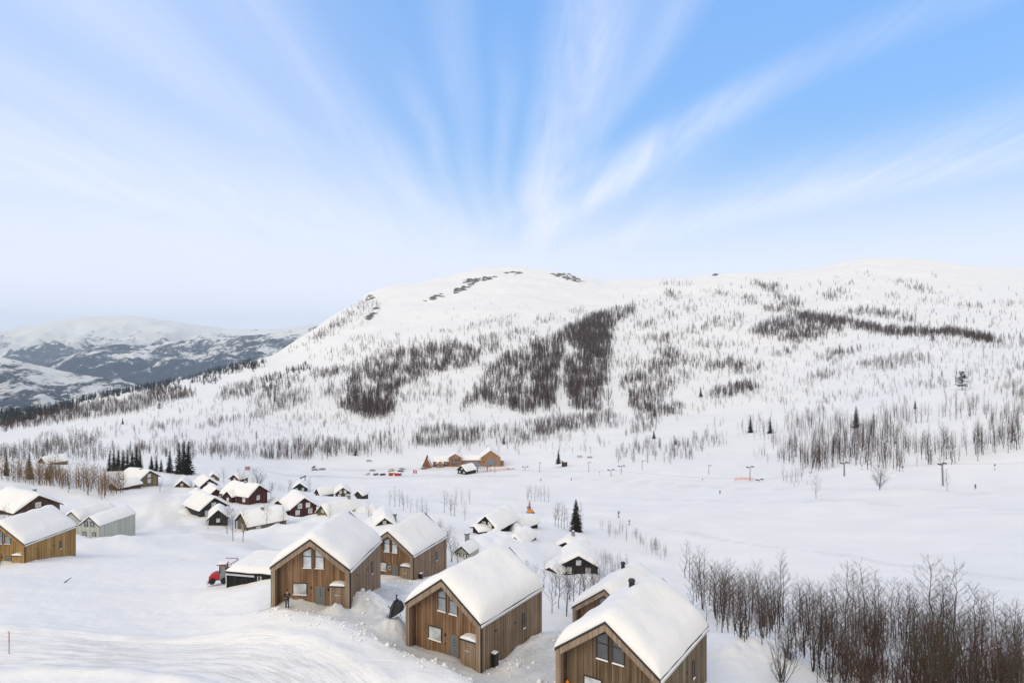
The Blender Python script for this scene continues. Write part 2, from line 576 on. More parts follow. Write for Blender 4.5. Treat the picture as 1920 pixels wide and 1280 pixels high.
M['twig_brown'] = bark_mat('twigs_brown', (0.055, 0.029, 0.020), (0.12, 0.07, 0.05))
M['twig_grey'] = bark_mat('twigs_grey', (0.07, 0.058, 0.05), (0.14, 0.12, 0.105))
M['twig_tan'] = bark_mat('twigs_tan', (0.13, 0.08, 0.04), (0.24, 0.16, 0.085))
M['needle'] = bark_mat('needles', (0.006, 0.009, 0.006), (0.020, 0.026, 0.017))
M['needle_brown'] = bark_mat('needles_brown', (0.016, 0.015, 0.009), (0.055, 0.045, 0.03))
M['stand_brown'] = stand_mat('stand_brown', (0.036, 0.017, 0.012), (0.10, 0.053, 0.039))
M['stand_grey'] = stand_mat('stand_grey', (0.085, 0.075, 0.07), (0.20, 0.18, 0.168))
M['stand_conifer'] = stand_mat('stand_conifer', (0.006, 0.008, 0.010), (0.03, 0.034, 0.034))
M['skin'] = plain('skin', (0.45, 0.27, 0.2), 0.6)
M['jacket'] = plain('black_jacket', (0.010, 0.010, 0.012), 0.8)
M['jeans'] = plain('blue_jeans', (0.045, 0.06, 0.09), 0.85)
M['hair'] = plain('dark_hair', (0.02, 0.013, 0.01), 0.7)
M['lumber'] = plain('lumber', (0.30, 0.16, 0.07), 0.8)
M['tyre'] = plain('tyre', (0.012, 0.012, 0.012), 0.8)

# ------------------------------------------------------------------ the terrain
# surveyed points of the hillside: (bearing as photo column, row, depth in metres); z = -(row-640)/F*depth
SURVEY = {
    -300: [(1222, 58), (1110, 80), (1000, 140), (930, 190), (880, 270), (845, 400), (815, 580), (798, 760), (788, 900)],
    0: [(1280, 52), (1222, 58), (1150, 68), (1100, 80), (1053, 99), (955, 165), (905, 210), (880, 260), (850, 350), (818, 520), (797, 700), (777, 900)],
    200: [(1280, 51), (1200, 62), (1130, 76), (1090, 87), (1050, 103), (1014, 140), (962, 185), (925, 215), (900, 245), (868, 320), (838, 430), (808, 560), (775, 760), (752, 950), (737, 1120)],
    400: [(1280, 50), (1200, 62), (1128, 76), (1085, 88), (1045, 108), (1010, 138), (972, 173), (935, 205), (912, 240), (885, 310), (862, 390), (840, 470), (812, 570), (780, 700), (742, 900), (712, 1150), (695, 1350)],
    560: [(1175, 61), (1150, 65), (1141, 67), (1130, 69), (968, 188), (925, 300), (919, 330), (895, 400), (870, 475), (848, 525), (800, 670), (765, 780), (725, 950), (695, 1180), (668, 1450), (642, 1750)],
    700: [(1280, 50), (1200, 59), (1160, 65), (1120, 71), (968, 175), (935, 285), (910, 375), (893, 440), (878, 480), (855, 525), (800, 670), (760, 790), (700, 1000), (650, 1230), (600, 1560), (562, 1900), (546, 2060)],
    850: [(1280, 51), (1240, 56), (985, 195), (940, 300), (905, 400), (888, 440), (874, 476), (850, 530), (820, 600), (780, 710), (740, 830), (700, 950), (650, 1140), (600, 1430), (560, 1760), (525, 2120)],
    960: [(1010, 145), (960, 235), (938, 275), (900, 410), (880, 465), (850, 540), (820, 610), (780, 720), (740, 830), (700, 950), (650, 1130), (600, 1400), (560, 1700), (520, 2080), (501, 2280)],
    1100: [(1185, 65), (1135, 86), (1083, 125), (998, 185), (950, 265), (910, 370), (880, 435), (850, 515), (820, 600), (780, 720), (740, 840), (700, 960), (650, 1130), (600, 1400), (560, 1800), (530, 2150)],
    1290: [(1280, 53), (1190, 74), (1140, 97), (1085, 140), (1040, 165), (1000, 190), (950, 250), (915, 340), (880, 405), (850, 480), (800, 630), (760, 760), (700, 950), (650, 1130), (600, 1350), (560, 1650), (526, 2000)],
    1500: [(1280, 57), (1200, 78), (1150, 98), (1100, 124), (1050, 150), (1000, 185), (950, 240), (912, 310), (880, 370), (850, 440), (800, 560), (760, 670), (700, 870), (650, 1080), (600, 1300), (560, 1550), (512, 1950)],
    1650: [(1280, 56), (1200, 75), (1150, 95), (1100, 120), (1050, 146), (1000, 180), (950, 228), (905, 295), (862, 345), (800, 430), (760, 500), (700, 680), (650, 880), (600, 1150), (560, 1450), (520, 1820), (481, 2260)],
    1800: [(1280, 54), (1200, 70), (1150, 88), (1100, 112), (1050, 138), (1000, 170), (950, 215), (905, 272), (860, 310), (800, 370), (750, 450), (700, 570), (650, 770), (600, 1050), (560, 1400), (520, 1850), (492, 2250)],
    1920: [(1280, 52), (1210, 66), (1150, 85), (1100, 105), (1050, 130), (1000, 162), (950, 205), (900, 258), (850, 298), (800, 350), (750, 420), (700, 520), (650, 700), (600, 1000), (550, 1500), (506, 2200)],
    2220: [(1222, 58), (1150, 82), (1050, 122), (950, 190), (880, 250), (820, 310), (750, 390), (690, 500), (640, 680), (590, 1000), (545, 1500), (508, 2200)],
}
for c_, lst in ((300, [(740, 1000), (722, 1180)]), (480, [(690, 1300), (679, 1450)]), (600, [(640, 1420), (609, 1650)]), (640, [(620, 1500), (580, 1800)]), (690, [(545, 2060)]), (760, [(575, 1700), (541, 2000)]), (900, [(540, 1880), (507, 2180)]), (1030, [(540, 1900), (506, 2260)]), (1070, [(516, 2240)]),
               (1098, [(529, 2190)]), (1135, [(535, 2150)]), (1200, [(530, 2100)]), (1330, [(516, 1980)]), (1375, [(520, 1960)]), (1450, [(515, 1960)]), (1560, [(505, 2050)]), (1600, [(490, 2220)]), (1700, [(484, 2260)]), (1755, [(492, 2250)])):
    SURVEY.setdefault(c_, []).extend(lst)
EXTRA_Z = [  # (column, depth, z): around the near houses, and the ground behind each crest
    (660, 65.5, -27.3), (510, 66.5, -27.2), (712, 76.5, -28.5), (738, 78, -29.5), (765, 86, -31.9), (640, 79, -28.0), (560, 82, -28.6), (774, 91, -33.4), (724, 93, -33.2), (836, 102, -35.6), (750, 108, -36.0), (735, 85, -31.8), (720, 90, -33.0),
    (764, 59.5, -28.0), (900, 55.0, -28.2), (1015, 64.5, -29.2), (886, 69, -30.6), (940, 80, -33.5), (830, 76, -30.0), (1000, 56, -27.9), (1040, 62, -28.3),
    (1042, 50, -28.3), (1235, 45, -27.7), (1326, 54.5, -28.0), (1380, 60, -28.9), (1240, 62, -29.5), (1400, 67, -30.6),
    (1084, 79, -35.2), (1160, 84, -36.5), (1250, 92, -39.0), (866, 115, -37.8), (721, 136, -38.5), (1000, 105, -38.5), (1020, 122, -43.6), (1200, 110, -43.5), (930, 125, -41.0),
    (640, 110, -37.0), (560, 110, -37.0), (460, 158, -46.5), (600, 170, -46.5), (880, 150, -44.4), (915, 152, -43.8), (960, 144, -43.3), (985, 150, -43.9), (970, 162, -45.0), (1000, 150, -44.6), (1058, 150, -47.5), (341, 235, -52.7), (258, 230, -50.5), (30, 165, -43.5),
]
for c_ in (-300, 200, 600, 960, 1300, 1700, 2220):
    EXTRA_Z.append((c_, 36, -27.2))
for c_, d_, z_ in ((-300, 1100, -180), (-300, 1600, -330), (0, 1080, -140), (0, 1400, -260), (0, 2000, -380), (200, 1300, -135), (200, 1650, -260), (900, 2600, 200), (1030, 2650, 220), (1135, 2600, 180), (1375, 2500, 180), (1560, 2600, 210), (760, 2450, 110), (200, 2400, -380),
                   (400, 1600, -110), (400, 2000, -240), (400, 2700, -380), (560, 2050, -70), (560, 2500, -260), (700, 2400, 60), (700, 3000, -150),
                   (850, 2600, 190), (960, 2700, 245), (1100, 2600, 195), (1290, 2500, 185), (1500, 2500, 200), (1650, 2700, 285), (1920, 2700, 240), (850, 3200, 100), (1290, 3200, 120), (1650, 3300, 240), (2220, 2800, 240), (960, 3300, 150)):
    EXTRA_Z.append((c_, d_, z_))

_P, _py = [], []
for c_, lst in SURVEY.items():
    for py_, d_ in lst:
        _P.append((c_, d_))
        _py.append(py_)
for c_, d_, z_ in EXTRA_Z:
    _P.append((c_, d_))
    _py.append(PCY - z_ * F / d_)
_P = np.array(_P, dtype=float)
_py = np.array(_py, dtype=float)
_bY = np.log(np.array([20, 36, 50, 62, 80, 100, 140, 190, 260, 360, 470, 600, 720, 950, 1150, 1450, 1750, 2250, 3400]))
_bZ = np.array([-27.2, -27.2, -27.4, -28, -31, -36, -45, -54, -66, -79, -89, -89, -82, -46, -8, 45, 105, 210, 120.])


def base_z(lv):
    return np.interp(lv, _bY, _bZ)


def uv(c_, lv):
    return np.stack([np.asarray(c_) / 330.0, np.asarray(lv) * 2.6], axis=-1)


def tps_k(d2):
    return 0.5 * d2 * np.log(np.maximum(d2, 1e-12))


_lv = np.log(_P[:, 1])
_res = _py - (PCY - base_z(_lv) * F / _P[:, 1])
_U = uv(_P[:, 0], _lv)
_n = len(_U)
_K = tps_k(((_U[:, None] - _U[None]) ** 2).sum(-1)) + np.eye(_n) * 0.02
_A = np.zeros((_n + 3, _n + 3))
_A[:_n, :_n] = _K
_A[:_n, _n] = 1
_A[:_n, _n + 1:] = _U
_A[_n:, :_n] = _A[:_n, _n:].T
_W = np.linalg.solve(_A, np.concatenate([_res, np.zeros(3)]))


def at_px(px, py, d):
    return ((px - PCX) / F * d, d, -(py - PCY) / F * d)


# crest of the ploughed bank between road and drives (world x, y), the road, the drives
BANK = [at_px(px, py, 26.0 * F / (py - PCY))[:2] for px, py in ((505, 1128), (540, 1140), (590, 1155), (650, 1176), (705, 1196), (765, 1218), (830, 1244), (905, 1282), (960, 1320))]
ROAD = [at_px(px, py, 27.4 * F / (py - PCY))[:2] for px, py in ((-600, 1214), (-250, 1214), (0, 1214), (130, 1213), (250, 1217), (350, 1229), (430, 1248), (500, 1275), (560, 1310), (600, 1350), (640, 1420), (660, 1500))]
DRIVE = [at_px(px, py, 27.8 * F / (py - PCY))[:2] for px, py in ((540, 1143), (600, 1150), (660, 1165), (720, 1178), (770, 1208), (830, 1236), (890, 1262), (950, 1275), (1010, 1262))]
DRIVE2 = [(-14.2, 72.0), (-14.6, 80.0), (-15.0, 88.0), (-15.6, 91.0)]
LANES = [([at_px(a, 900, d)[:2] for a, d in ((520, 395), (600, 420), (680, 432), (760, 436), (850, 432), (960, 430))], 7.0, 0.5),
         ([at_px(a, 900, d)[:2] for a, d in ((640, 470), (720, 478), (800, 470), (900, 462))], 9.0, 0.45),
         ([at_px(a, 900, d)[:2] for a, d in ((330, 262), (310, 225), (300, 190), (330, 160), (420, 138), (520, 120), (600, 100), (660, 86))], 3.2, 0.5),
         ([at_px(a, 900, d)[:2] for a, d in ((310, 190), (240, 165), (150, 150), (60, 130))], 3.0, 0.45),
         ([at_px(a, 900, d)[:2] for a, d in ((1240, 200), (1400, 176), (1600, 152), (1800, 126), (1990, 104))], 1.2, 0.35),
         ([at_px(a, 900, d)[:2] for a, d in ((1200, 300), (1400, 262), (1600, 236), (1800, 214), (2000, 190))], 2.0, 0.3),
         ([at_px(a, 900, d)[:2] for a, d in ((1020, 420), (1200, 372), (1400, 322), (1600, 285), (1850, 240))], 3.0, 0.3)]
DRIVE3 = [(0.5, 54.0), (3.0, 57.5), (5.5, 62.0), (7.5, 66.0)]


def poly_dist(x, y, pts):
    """distance, signed side (+ = left of travel) and run length along a polyline"""
    best = np.full(np.shape(x), 1e9)
    side = np.zeros(np.shape(x))
    run = np.zeros(np.shape(x))
    acc = 0.0
    for (ax, ay), (bx, by) in zip(pts[:-1], pts[1:]):
        dx, dy = bx - ax, by - ay
        L = math.hypot(dx, dy)
        t = np.clip(((x - ax) * dx + (y - ay) * dy) / (L * L), 0, 1)
        qx, qy = ax + t * dx, ay + t * dy
        d = np.hypot(x - qx, y - qy)
        s = np.sign(dx * (y - ay) - dy * (x - ax))
        m = d < best
        best = np.where(m, d, best)
        side = np.where(m, s, side)
        run = np.where(m, acc + t * L, run)
        acc += L
    return best, side, run


def smooth01(x):
    x = np.clip(x, 0, 1)
    return x * x * (3 - 2 * x)


MOUNDS = [  # ploughed heaps: (column, row, depth, radius, height)
    (668, 1128, 67.5, 1.2, 0.9), (690, 1122, 69, 1.8, 0.8), (705, 1118, 68, 2.0, 0.7), (722, 1140, 65, 1.8, 0.6), (636, 1140, 65.0, 0.9, 0.7), (622, 1138, 65.3, 0.8, 0.6),
    (560, 1132, 69.0, 2.4, 0.9), (575, 1130, 69.0, 1.6, 0.6), (738, 1145, 62.5, 1.4, 0.7), (752, 1150, 63, 1.6, 0.6),
    (985, 1215, 60.5, 2.0, 0.5), (1015, 1205, 63, 1.8, 0.6), (950, 1245, 56.5, 1.2, 0.4), (1040, 1195, 66, 2.4, 0.5), (1405, 1215, 64, 3.5, 1.2), (1360, 1212, 60, 2.5, 0.8),
    
    (100, 1000, 122, 7, 1.5), (520, 985, 150, 9, 2.2), (630, 960, 172, 8, 2.0), (540, 945, 215, 9, 2.0), (330, 950, 190, 10, 2.5), (930, 1022, 138, 7, 1.6), (1110, 1078, 121, 4, 1.8), (230, 1020, 128, 8, 1.2),
    (470, 960, 182, 8, 1.6), (690, 1000, 140, 8, 1.8), (800, 1030, 118, 7, 1.2), (1000, 1040, 118, 6, 1.3), (1650, 925, 262, 16, 2.0), (1560, 940, 240, 18, 1.6), (1720, 930, 255, 10, 1.0),
]
_MW = [(*at_px(px, py, d)[:2], r_, h_) for px, py, d, r_, h_ in MOUNDS]


def height(x, y, detail=True):
    x = np.asarray(x, dtype=float)
    y = np.asarray(y, dtype=float)
    shp = x.shape
    x, y = x.ravel(), y.ravel()
    yc = np.clip(y, 36.0, 3400.0)
    px = np.clip(PCX + F * x / yc, -300, 2220)
    lv = np.log(yc)
    q = uv(px, lv)
    r_ = np.empty(len(x))
    for i in range(0, len(x), 40000):
        qq = q[i:i + 40000]
        d2 = (qq[:, None, 0] - _U[None, :, 0]) ** 2 + (qq[:, None, 1] - _U[None, :, 1]) ** 2
        r_[i:i + 40000] = tps_k(d2) @ _W[:_n] + _W[_n] + qq @ _W[_n + 1:]
    z = base_z(lv) - r_ / F * yc
    if not detail:
        return z.reshape(shp)
    # bank
    d, s, _t = poly_dist(x, y, BANK)
    sg = np.where(s > 0, 1.1, 6.5)
    z = z + 0.55 * np.exp(-(d / sg) ** 2) * (1 + 0.25 * gnoise(x * 0.35, y * 0.35, 5))
    for mx, my, mr, mh in _MW:
        dd = ((x - mx) ** 2 + (y - my) ** 2) / (mr * mr)
        k = dd < 9
        if k.any():
            z[k] += mh * np.exp(-dd[k]) * (1 + 0.35 * gnoise(x[k] * 1.1 / max(0.5, mr * 0.4), y[k] * 1.1 / max(0.5, mr * 0.4), 9))
    # drifts, hummocks, mountain relief
    near = smooth01((yc - 40) / 40)
    vil = smooth01((yc - 85) / 40) * (1 - smooth01((yc - 330) / 120)) * (1 - smooth01((px - 1150) / 200))
    mnt = smooth01((yc - 520) / 700)
    z = z + 0.075 * fbm(x * 0.45, y * 0.45, 3, 1) + 0.10 * near * gnoise(x * 0.05 + 0.3 * y * 0.05, y * 0.22, 6) + 0.18 * near * gnoise(x * 0.09, y * 0.09, 2)
    z = z + vil * 0.85 * fbm(x * 0.06, y * 0.06, 3, 3)
    z = z + mnt * (5.0 * fbm(x / 150.0, y / 150.0, 3, 4) + 7.0 * fbm(x / 480.0, y / 480.0, 2, 8) * smooth01((yc - 900) / 800))
    rd, _s, _t = poly_dist(x, y, ROAD)
    z = z - 0.18 * (1 - smooth01((rd - 3.0) / 1.5)) * (yc < 120)
    z = z + 0.22 * np.exp(-((rd - 4.8) / 0.9) ** 2) * (yc < 120) * (1 + 0.6 * gnoise(x * 0.4, y * 0.4, 12))
    return z.reshape(shp)


# lookup table: photo position -> ground point
_tc = np.arange(-300, 2221, 8.0)
_td = np.exp(np.linspace(np.log(40), np.log(3300), 460))
_TX = (_tc[:, None] - PCX) / F * _td[None]
_TZ = height(_TX, np.broadcast_to(_td, _TX.shape))
_TP = PCY - _TZ * F / _td[None]
_TPm = np.minimum.accumulate(_TP, axis=1)
# each cell that is hidden behind a nearer crest keeps the crest's row


def ground_at(px, py):
    """first ground point seen at a photo position; None above the skyline"""
    i = int(np.clip(round((px + 300) / 8.0), 0, len(_tc) - 1))
    row = _TPm[i]
    if py < row[-1] - 0.01:
        return None
    j = int(np.searchsorted(-row, -py))
    j = min(max(j, 1), len(_td) - 1)
    a, b = row[j - 1], row[j]
    t = 0 if abs(a - b) < 1e-9 else (a - py) / (a - b)
    d = _td[j - 1] + (min(max(t, 0), 1)) * (_td[j] - _td[j - 1])
    x = (px - PCX) / F * d
    return x, d, float(height(np.array([x]), np.array([d]))[0])


def ground_many(px, py):
    """ground points for many photo positions at once -> (n,3) and a mask of those below the skyline"""
    px, py = np.asarray(px, float), np.asarray(py, float)
    i = np.clip(np.round((px + 300) / 8.0).astype(int), 0, len(_tc) - 1)
    d = np.empty(len(px))
    ok = np.ones(len(px), dtype=bool)
    for q in range(len(px)):
        row = _TPm[i[q]]
        if py[q] < row[-1] - 0.01:
            ok[q] = False
            d[q] = 3000
            continue
        j = min(max(int(np.searchsorted(-row, -py[q])), 1), len(_td) - 1)
        a, b = row[j - 1], row[j]
        t = 0 if abs(a - b) < 1e-9 else (a - py[q]) / (a - b)
        d[q] = _td[j - 1] + min(max(t, 0), 1) * (_td[j] - _td[j - 1])
    x = (px - PCX) / F * d
    return np.stack([x, d, height(x, d)], -1), ok


def gz(x, y):
    return float(height(np.array([x]), np.array([y]))[0])


def col_x(px, d):
    return (px - PCX) / F * d


def build_ground():
    th = np.concatenate([np.linspace(-180, -50, 16)[:-1], np.arange(-50, 50.01, 0.18), np.linspace(50, 180, 16)[1:]])
    rr = [3.0, 8, 14, 20, 26, 31, 35, 38, 40]
    r_ = 40.0
    while r_ < 3900:
        r_ += min(max(r_ * r_ / 13500.0, 0.2), 9.0 if r_ < 2600 else 40.0)
        rr.append(r_)
    rr = np.array(rr)
    T, Rr = np.meshgrid(np.radians(th), rr, indexing='ij')
    X, Y = np.sin(T) * Rr, np.cos(T) * Rr
    Z = height(X, Y)
    nT, nR = X.shape
    V = np.stack([X, Y, Z], -1).reshape(-1, 3)
    idx = np.arange(nT * nR).reshape(nT, nR)
    Q = np.stack([idx[:-1, :-1], idx[:-1, 1:], idx[1:, 1:], idx[1:, :-1]], -1).reshape(-1, 4)
    me = np_mesh('ground', V, Q, M['ground_snow'], smooth=True)
    x, y = V[:, 0], V[:, 1]
    nr = (y > 30) & (y < 560) & (x > -210) & (x < 260)
    pk = np.zeros(len(V))
    rd = np.full(len(V), 50.0)
    rt = np.zeros(len(V))
    for pl, wd in ((DRIVE, 3.0), (DRIVE2, 2.2), (DRIVE3, 2.4)):
        d, _s, _t = poly_dist(x[nr], y[nr], pl)
        d = d + 0.7 * gnoise(x[nr] * 0.5, y[nr] * 0.5, 21)
        pk[nr] = np.maximum(pk[nr], 1 - smooth01((d - wd * 0.55) / (wd * 0.6)))
    for pl, wd, kk in LANES:
        d, _s, _t = poly_dist(x[nr], y[nr], pl)
        d = d + 2.0 * gnoise(x[nr] * 0.12, y[nr] * 0.12, 23)
        pk[nr] = np.maximum(pk[nr], kk * (1 - smooth01((d - wd * 0.4) / (wd * 0.7))))
    d, s, t = poly_dist(x[nr], y[nr], ROAD)
    rd[nr] = d * s
    rt[nr] = t
    rm = np.zeros(len(V))
    rm[nr] = (1 - smooth01((d - 2.6) / 3.5)) * smooth01((t - 5) / 30) * (0.55 + 0.45 * np.clip(gnoise(x[nr] * 0.12, y[nr] * 0.12, 30) + 0.5, 0, 1))
    for nm, a in (('packed', pk), ('road_d', rd), ('road_t', rt), ('road_m', rm)):
        at = me.attributes.new(nm, 'FLOAT', 'POINT')
        at.data.foreach_set('value', a.astype(np.float32))
    o = link_mesh('ground', me)
    tag(o, 'snow covered hillside with ploughed road and ski piste', None, None, 'structure')
    return o


ground = build_ground()


# ------------------------------------------------------------------ far mountains across the valley
def far_hazed_mat(name, forest, thr, sc1, snow=(0.78, 0.79, 0.80)):
    m, nt, b = new_mat(name)
    geo = node(nt, 'ShaderNodeNewGeometry')
    sep = node(nt, 'ShaderNodeSeparateXYZ')
    lk(nt, geo, 'Position', sep, 0)
    mp = node(nt, 'ShaderNodeMapping')
    mp.inputs['Scale'].default_value = (1, 0.6, 1.6)
    lk(nt, geo, 'Position', mp, 0)
    n1 = node(nt, 'ShaderNodeTexNoise', inp={'Scale': sc1, 'Detail': 9.0, 'Roughness': 0.72, 'Distortion': 0.7})
    lk(nt, mp, 0, n1, 'Vector')
    n2 = node(nt, 'ShaderNodeTexNoise', inp={'Scale': sc1 * 7, 'Detail': 5.0, 'Roughness': 0.75})
    lk(nt, mp, 0, n2, 'Vector')
    # forest grows on the lower slopes and thins out upwards
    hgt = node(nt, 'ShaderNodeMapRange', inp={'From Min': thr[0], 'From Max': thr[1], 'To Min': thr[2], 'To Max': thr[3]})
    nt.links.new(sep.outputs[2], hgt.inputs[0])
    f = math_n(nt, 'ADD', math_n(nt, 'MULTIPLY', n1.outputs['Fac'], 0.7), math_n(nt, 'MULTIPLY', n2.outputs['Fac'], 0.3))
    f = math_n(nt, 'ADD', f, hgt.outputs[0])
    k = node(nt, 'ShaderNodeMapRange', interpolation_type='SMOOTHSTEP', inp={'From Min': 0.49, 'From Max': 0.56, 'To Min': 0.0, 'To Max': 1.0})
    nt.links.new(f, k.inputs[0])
    mx = node(nt, 'ShaderNodeMix', data_type='RGBA')
    nt.links.new(k.outputs[0], mx.inputs[0])
    mx.inputs[6].default_value = (*snow, 1)
    mx.inputs[7].default_value = (*forest, 1)  # woodland colour already carries the blue of distant haze
    nt.links.new(mx.outputs[2], b.inputs['Base Color'])
    b.inputs['Roughness'].default_value = 0.95
    b.inputs['Specular IOR Level'].default_value = 0.05
    bp = node(nt, 'ShaderNodeBump', inp={'Strength': 0.9, 'Distance': 60.0})
    nt.links.new(n1.outputs['Fac'], bp.inputs['Height'])
    lk(nt, bp, 0, b, 'Normal')
    return m


def far_range(name, label, crest, d_crest, d_foot, z_foot, mat, amp, lam, seed, back=900):
    px = np.linspace(crest[0][0], crest[-1][0], 260)
    cy = np.interp(px, [c[0] for c in crest], [c[1] for c in crest])
    k = np.ones(9) / 9
    cy = np.convolve(np.pad(cy, 4, mode='edge'), k, mode='valid')
    zc = -(cy - PCY) / F * d_crest
    t = np.concatenate([np.linspace(0, 1, 90), np.linspace(1.02, 1.6, 14)])
    P, T = np.meshgrid(px, t, indexing='ij')
    D = np.where(T <= 1, d_foot + (d_crest - d_foot) * T, d_crest + (T - 1) * back / 0.6)
    X = (P - PCX) / F * D
    prof = np.where(T <= 1, T ** 1.15 * (1 - 0.18 * np.sin(T * np.pi)), 1 - ((T - 1) / 0.6) ** 1.3)
    Z = z_foot + (zc[:, None] - z_foot) * prof
    env = np.sin(np.clip(T, 0, 1) * np.pi) + 0.10
    rid = 1 - 2 * np.abs(fbm(X / lam, D / (lam * 1.7), 4, seed))
    Z = Z + env * amp * (0.6 * rid + 0.7 * fbm(X / (lam * 2.2), D / (lam * 2.2), 3, seed + 7))
    V = np.stack([X, D, Z], -1).reshape(-1, 3)
    n, m = X.shape
    idx = np.arange(n * m).reshape(n, m)
    Q = np.stack([idx[:-1, :-1], idx[1:, :-1], idx[1:, 1:], idx[:-1, 1:]], -1).reshape(-1, 4)
    o = link_mesh(name, np_mesh(name, V, Q, mat, smooth=True))
    tag(o, label, None, None, 'structure')
    return o


M['far_a'] = far_hazed_mat('far_snow_mountain', (0.04, 0.06, 0.105), (-250, 230, 0.10, -0.10), 0.0024)  # air blue painted into the woods of all three ranges, besides the haze volume
M['far_b'] = far_hazed_mat('far_forest_ridge', (0.018, 0.035, 0.078), (-300, 120, 0.11, 0.01), 0.0042)
M['far_c'] = far_hazed_mat('far_near_ridge', (0.022, 0.036, 0.066), (-330, -60, 0.05, -0.01), 0.0070)
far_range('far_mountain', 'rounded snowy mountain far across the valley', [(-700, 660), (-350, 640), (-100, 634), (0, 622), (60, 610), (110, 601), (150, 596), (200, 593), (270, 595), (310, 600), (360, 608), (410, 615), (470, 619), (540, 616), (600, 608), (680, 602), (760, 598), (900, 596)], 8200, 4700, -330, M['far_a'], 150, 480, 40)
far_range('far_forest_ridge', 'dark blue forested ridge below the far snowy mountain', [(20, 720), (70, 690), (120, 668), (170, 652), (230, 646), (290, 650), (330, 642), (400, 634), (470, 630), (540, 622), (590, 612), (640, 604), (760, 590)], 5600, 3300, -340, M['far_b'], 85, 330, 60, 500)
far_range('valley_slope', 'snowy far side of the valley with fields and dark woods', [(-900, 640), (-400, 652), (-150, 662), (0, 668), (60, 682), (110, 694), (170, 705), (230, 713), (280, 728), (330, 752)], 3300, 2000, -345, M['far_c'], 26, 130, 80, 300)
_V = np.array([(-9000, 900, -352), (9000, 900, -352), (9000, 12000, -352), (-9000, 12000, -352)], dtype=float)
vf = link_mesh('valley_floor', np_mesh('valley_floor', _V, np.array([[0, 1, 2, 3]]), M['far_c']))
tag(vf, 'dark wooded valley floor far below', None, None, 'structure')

# blue air between here and the far range
hz = MB().box(-9500, 9500, -300, 12500, -460, 460)
haze = hz.build('haze', M['snow'])
hm = bpy.data.materials.new('haze_air')
hm.use_nodes = True
hm.node_tree.nodes.clear()
ho = hm.node_tree.nodes.new('ShaderNodeOutputMaterial')
hv = hm.node_tree.nodes.new('ShaderNodeVolumePrincipled')
hv.inputs['Color'].default_value = (0.72, 0.86, 1.0, 1)
hv.inputs['Density'].default_value = 0.00006
hm.node_tree.links.new(hv.outputs[0], ho.inputs['Volume'])
haze.data.materials.clear()
haze.data.materials.append(hm)
tag(haze, 'thin blue air over the whole valley', None, None, 'stuff')

# ------------------------------------------------------------------ building kit
def roof_snow(parent, W, y0, y1, he, rise, T, seed, over=0.0, ef=1.3, es=0.7, ridge_r=0.9, name='roof_snow'):
    """snow blanket on a gable roof: ridge along y, x in +-W/2, rounded rim"""
    na, nb = 30, 26
    hw = W / 2 + over
    a = np.linspace(-1, 1, na)
    a = np.sign(a) * (1 - (1 - np.abs(a)) ** 1.35)
    b = np.linspace(0, 1, nb)
    b = 0.5 - 0.5 * np.cos(b * np.pi) * (0.55 + 0.45 * np.abs(np.cos(b * np.pi)))
    A, B = np.meshgrid(a, b, indexing='ij')
    x = A * hw
    y = y0 + (y1 - y0) * B
    ax = np.sqrt(x * x + ridge_r * ridge_r * 0.25)
    roof_s = he + rise * (1 - ax / (W / 2))
    roof = he + rise * (1 - np.abs(x) / (W / 2))
    ds = (hw - np.abs(x)) / es
    df = np.minimum(y - y0, y1 - y) / ef

    def rim(e):
        e = np.clip(e, 0, 1)
        return np.sqrt(1 - (1 - e) ** 2)
    k = rim(ds) * (0.22 + 0.78 * rim(df))
    n = fbm(x * 0.35 + seed * 3.1, y * 0.35 + seed * 1.7, 3, seed % 50)
    t = T * k * (1 + 0.22 * n) + 0.035
    z = roof + (roof_s - roof) * k * 0.9 + t
    # the rim bulges a little beyond the eaves and sags
    x = x + np.sign(x) * 0.05 * (1 - np.clip(ds, 0, 1)) * (1 + n)
    V = np.stack([x, y, z], -1).reshape(-1, 3).tolist()
    idx = np.arange(na * nb).reshape(na, nb)
    Fq = np.stack([idx[:-1, :-1], idx[1:, :-1], idx[1:, 1:], idx[:-1, 1:]], -1).reshape(-1, 4).tolist()
    loop = list(idx[:, 0]) + list(idx[-1, 1:]) + list(idx[-2::-1, -1]) + list(idx[0, -2:0:-1])
    base = len(V)
    for i in loop:
        vx, vy, vz = V[i]
        V.append((vx, vy, he + rise * (1 - abs(vx) / (W / 2)) + 0.004))
    m = len(loop)
    for q in range(m):
        q2 = (q + 1) % m
        Fq.append([loop[q2], loop[q], base + q, base + q2])
    me = bpy.data.meshes.new(name)
    me.from_pydata([tuple(v) for v in V], [], [tuple(f) for f in Fq])
    me.materials.append(M['snow'])
    me.polygons.foreach_set('use_smooth', np.ones(len(me.polygons), dtype=bool))
    me.update()
    return link_mesh(name, me, parent)


def face_mat(face, off):
    """matrix for a wall face: local x along the wall (seen from outside, left to right), z up, -y outward"""
    if face == 'front':
        return Matrix.Translation((0, off, 0))
    if face == 'right':
        return Matrix.Translation((off, 0, 0)) @ Matrix.Rotation(R(90), 4, 'Z')
    if face == 'left':
        return Matrix.Translation((-off, 0, 0)) @ Matrix.Rotation(R(-90), 4, 'Z')
    return Matrix.Translation((0, off, 0)) @ Matrix.Rotation(R(180), 4, 'Z')


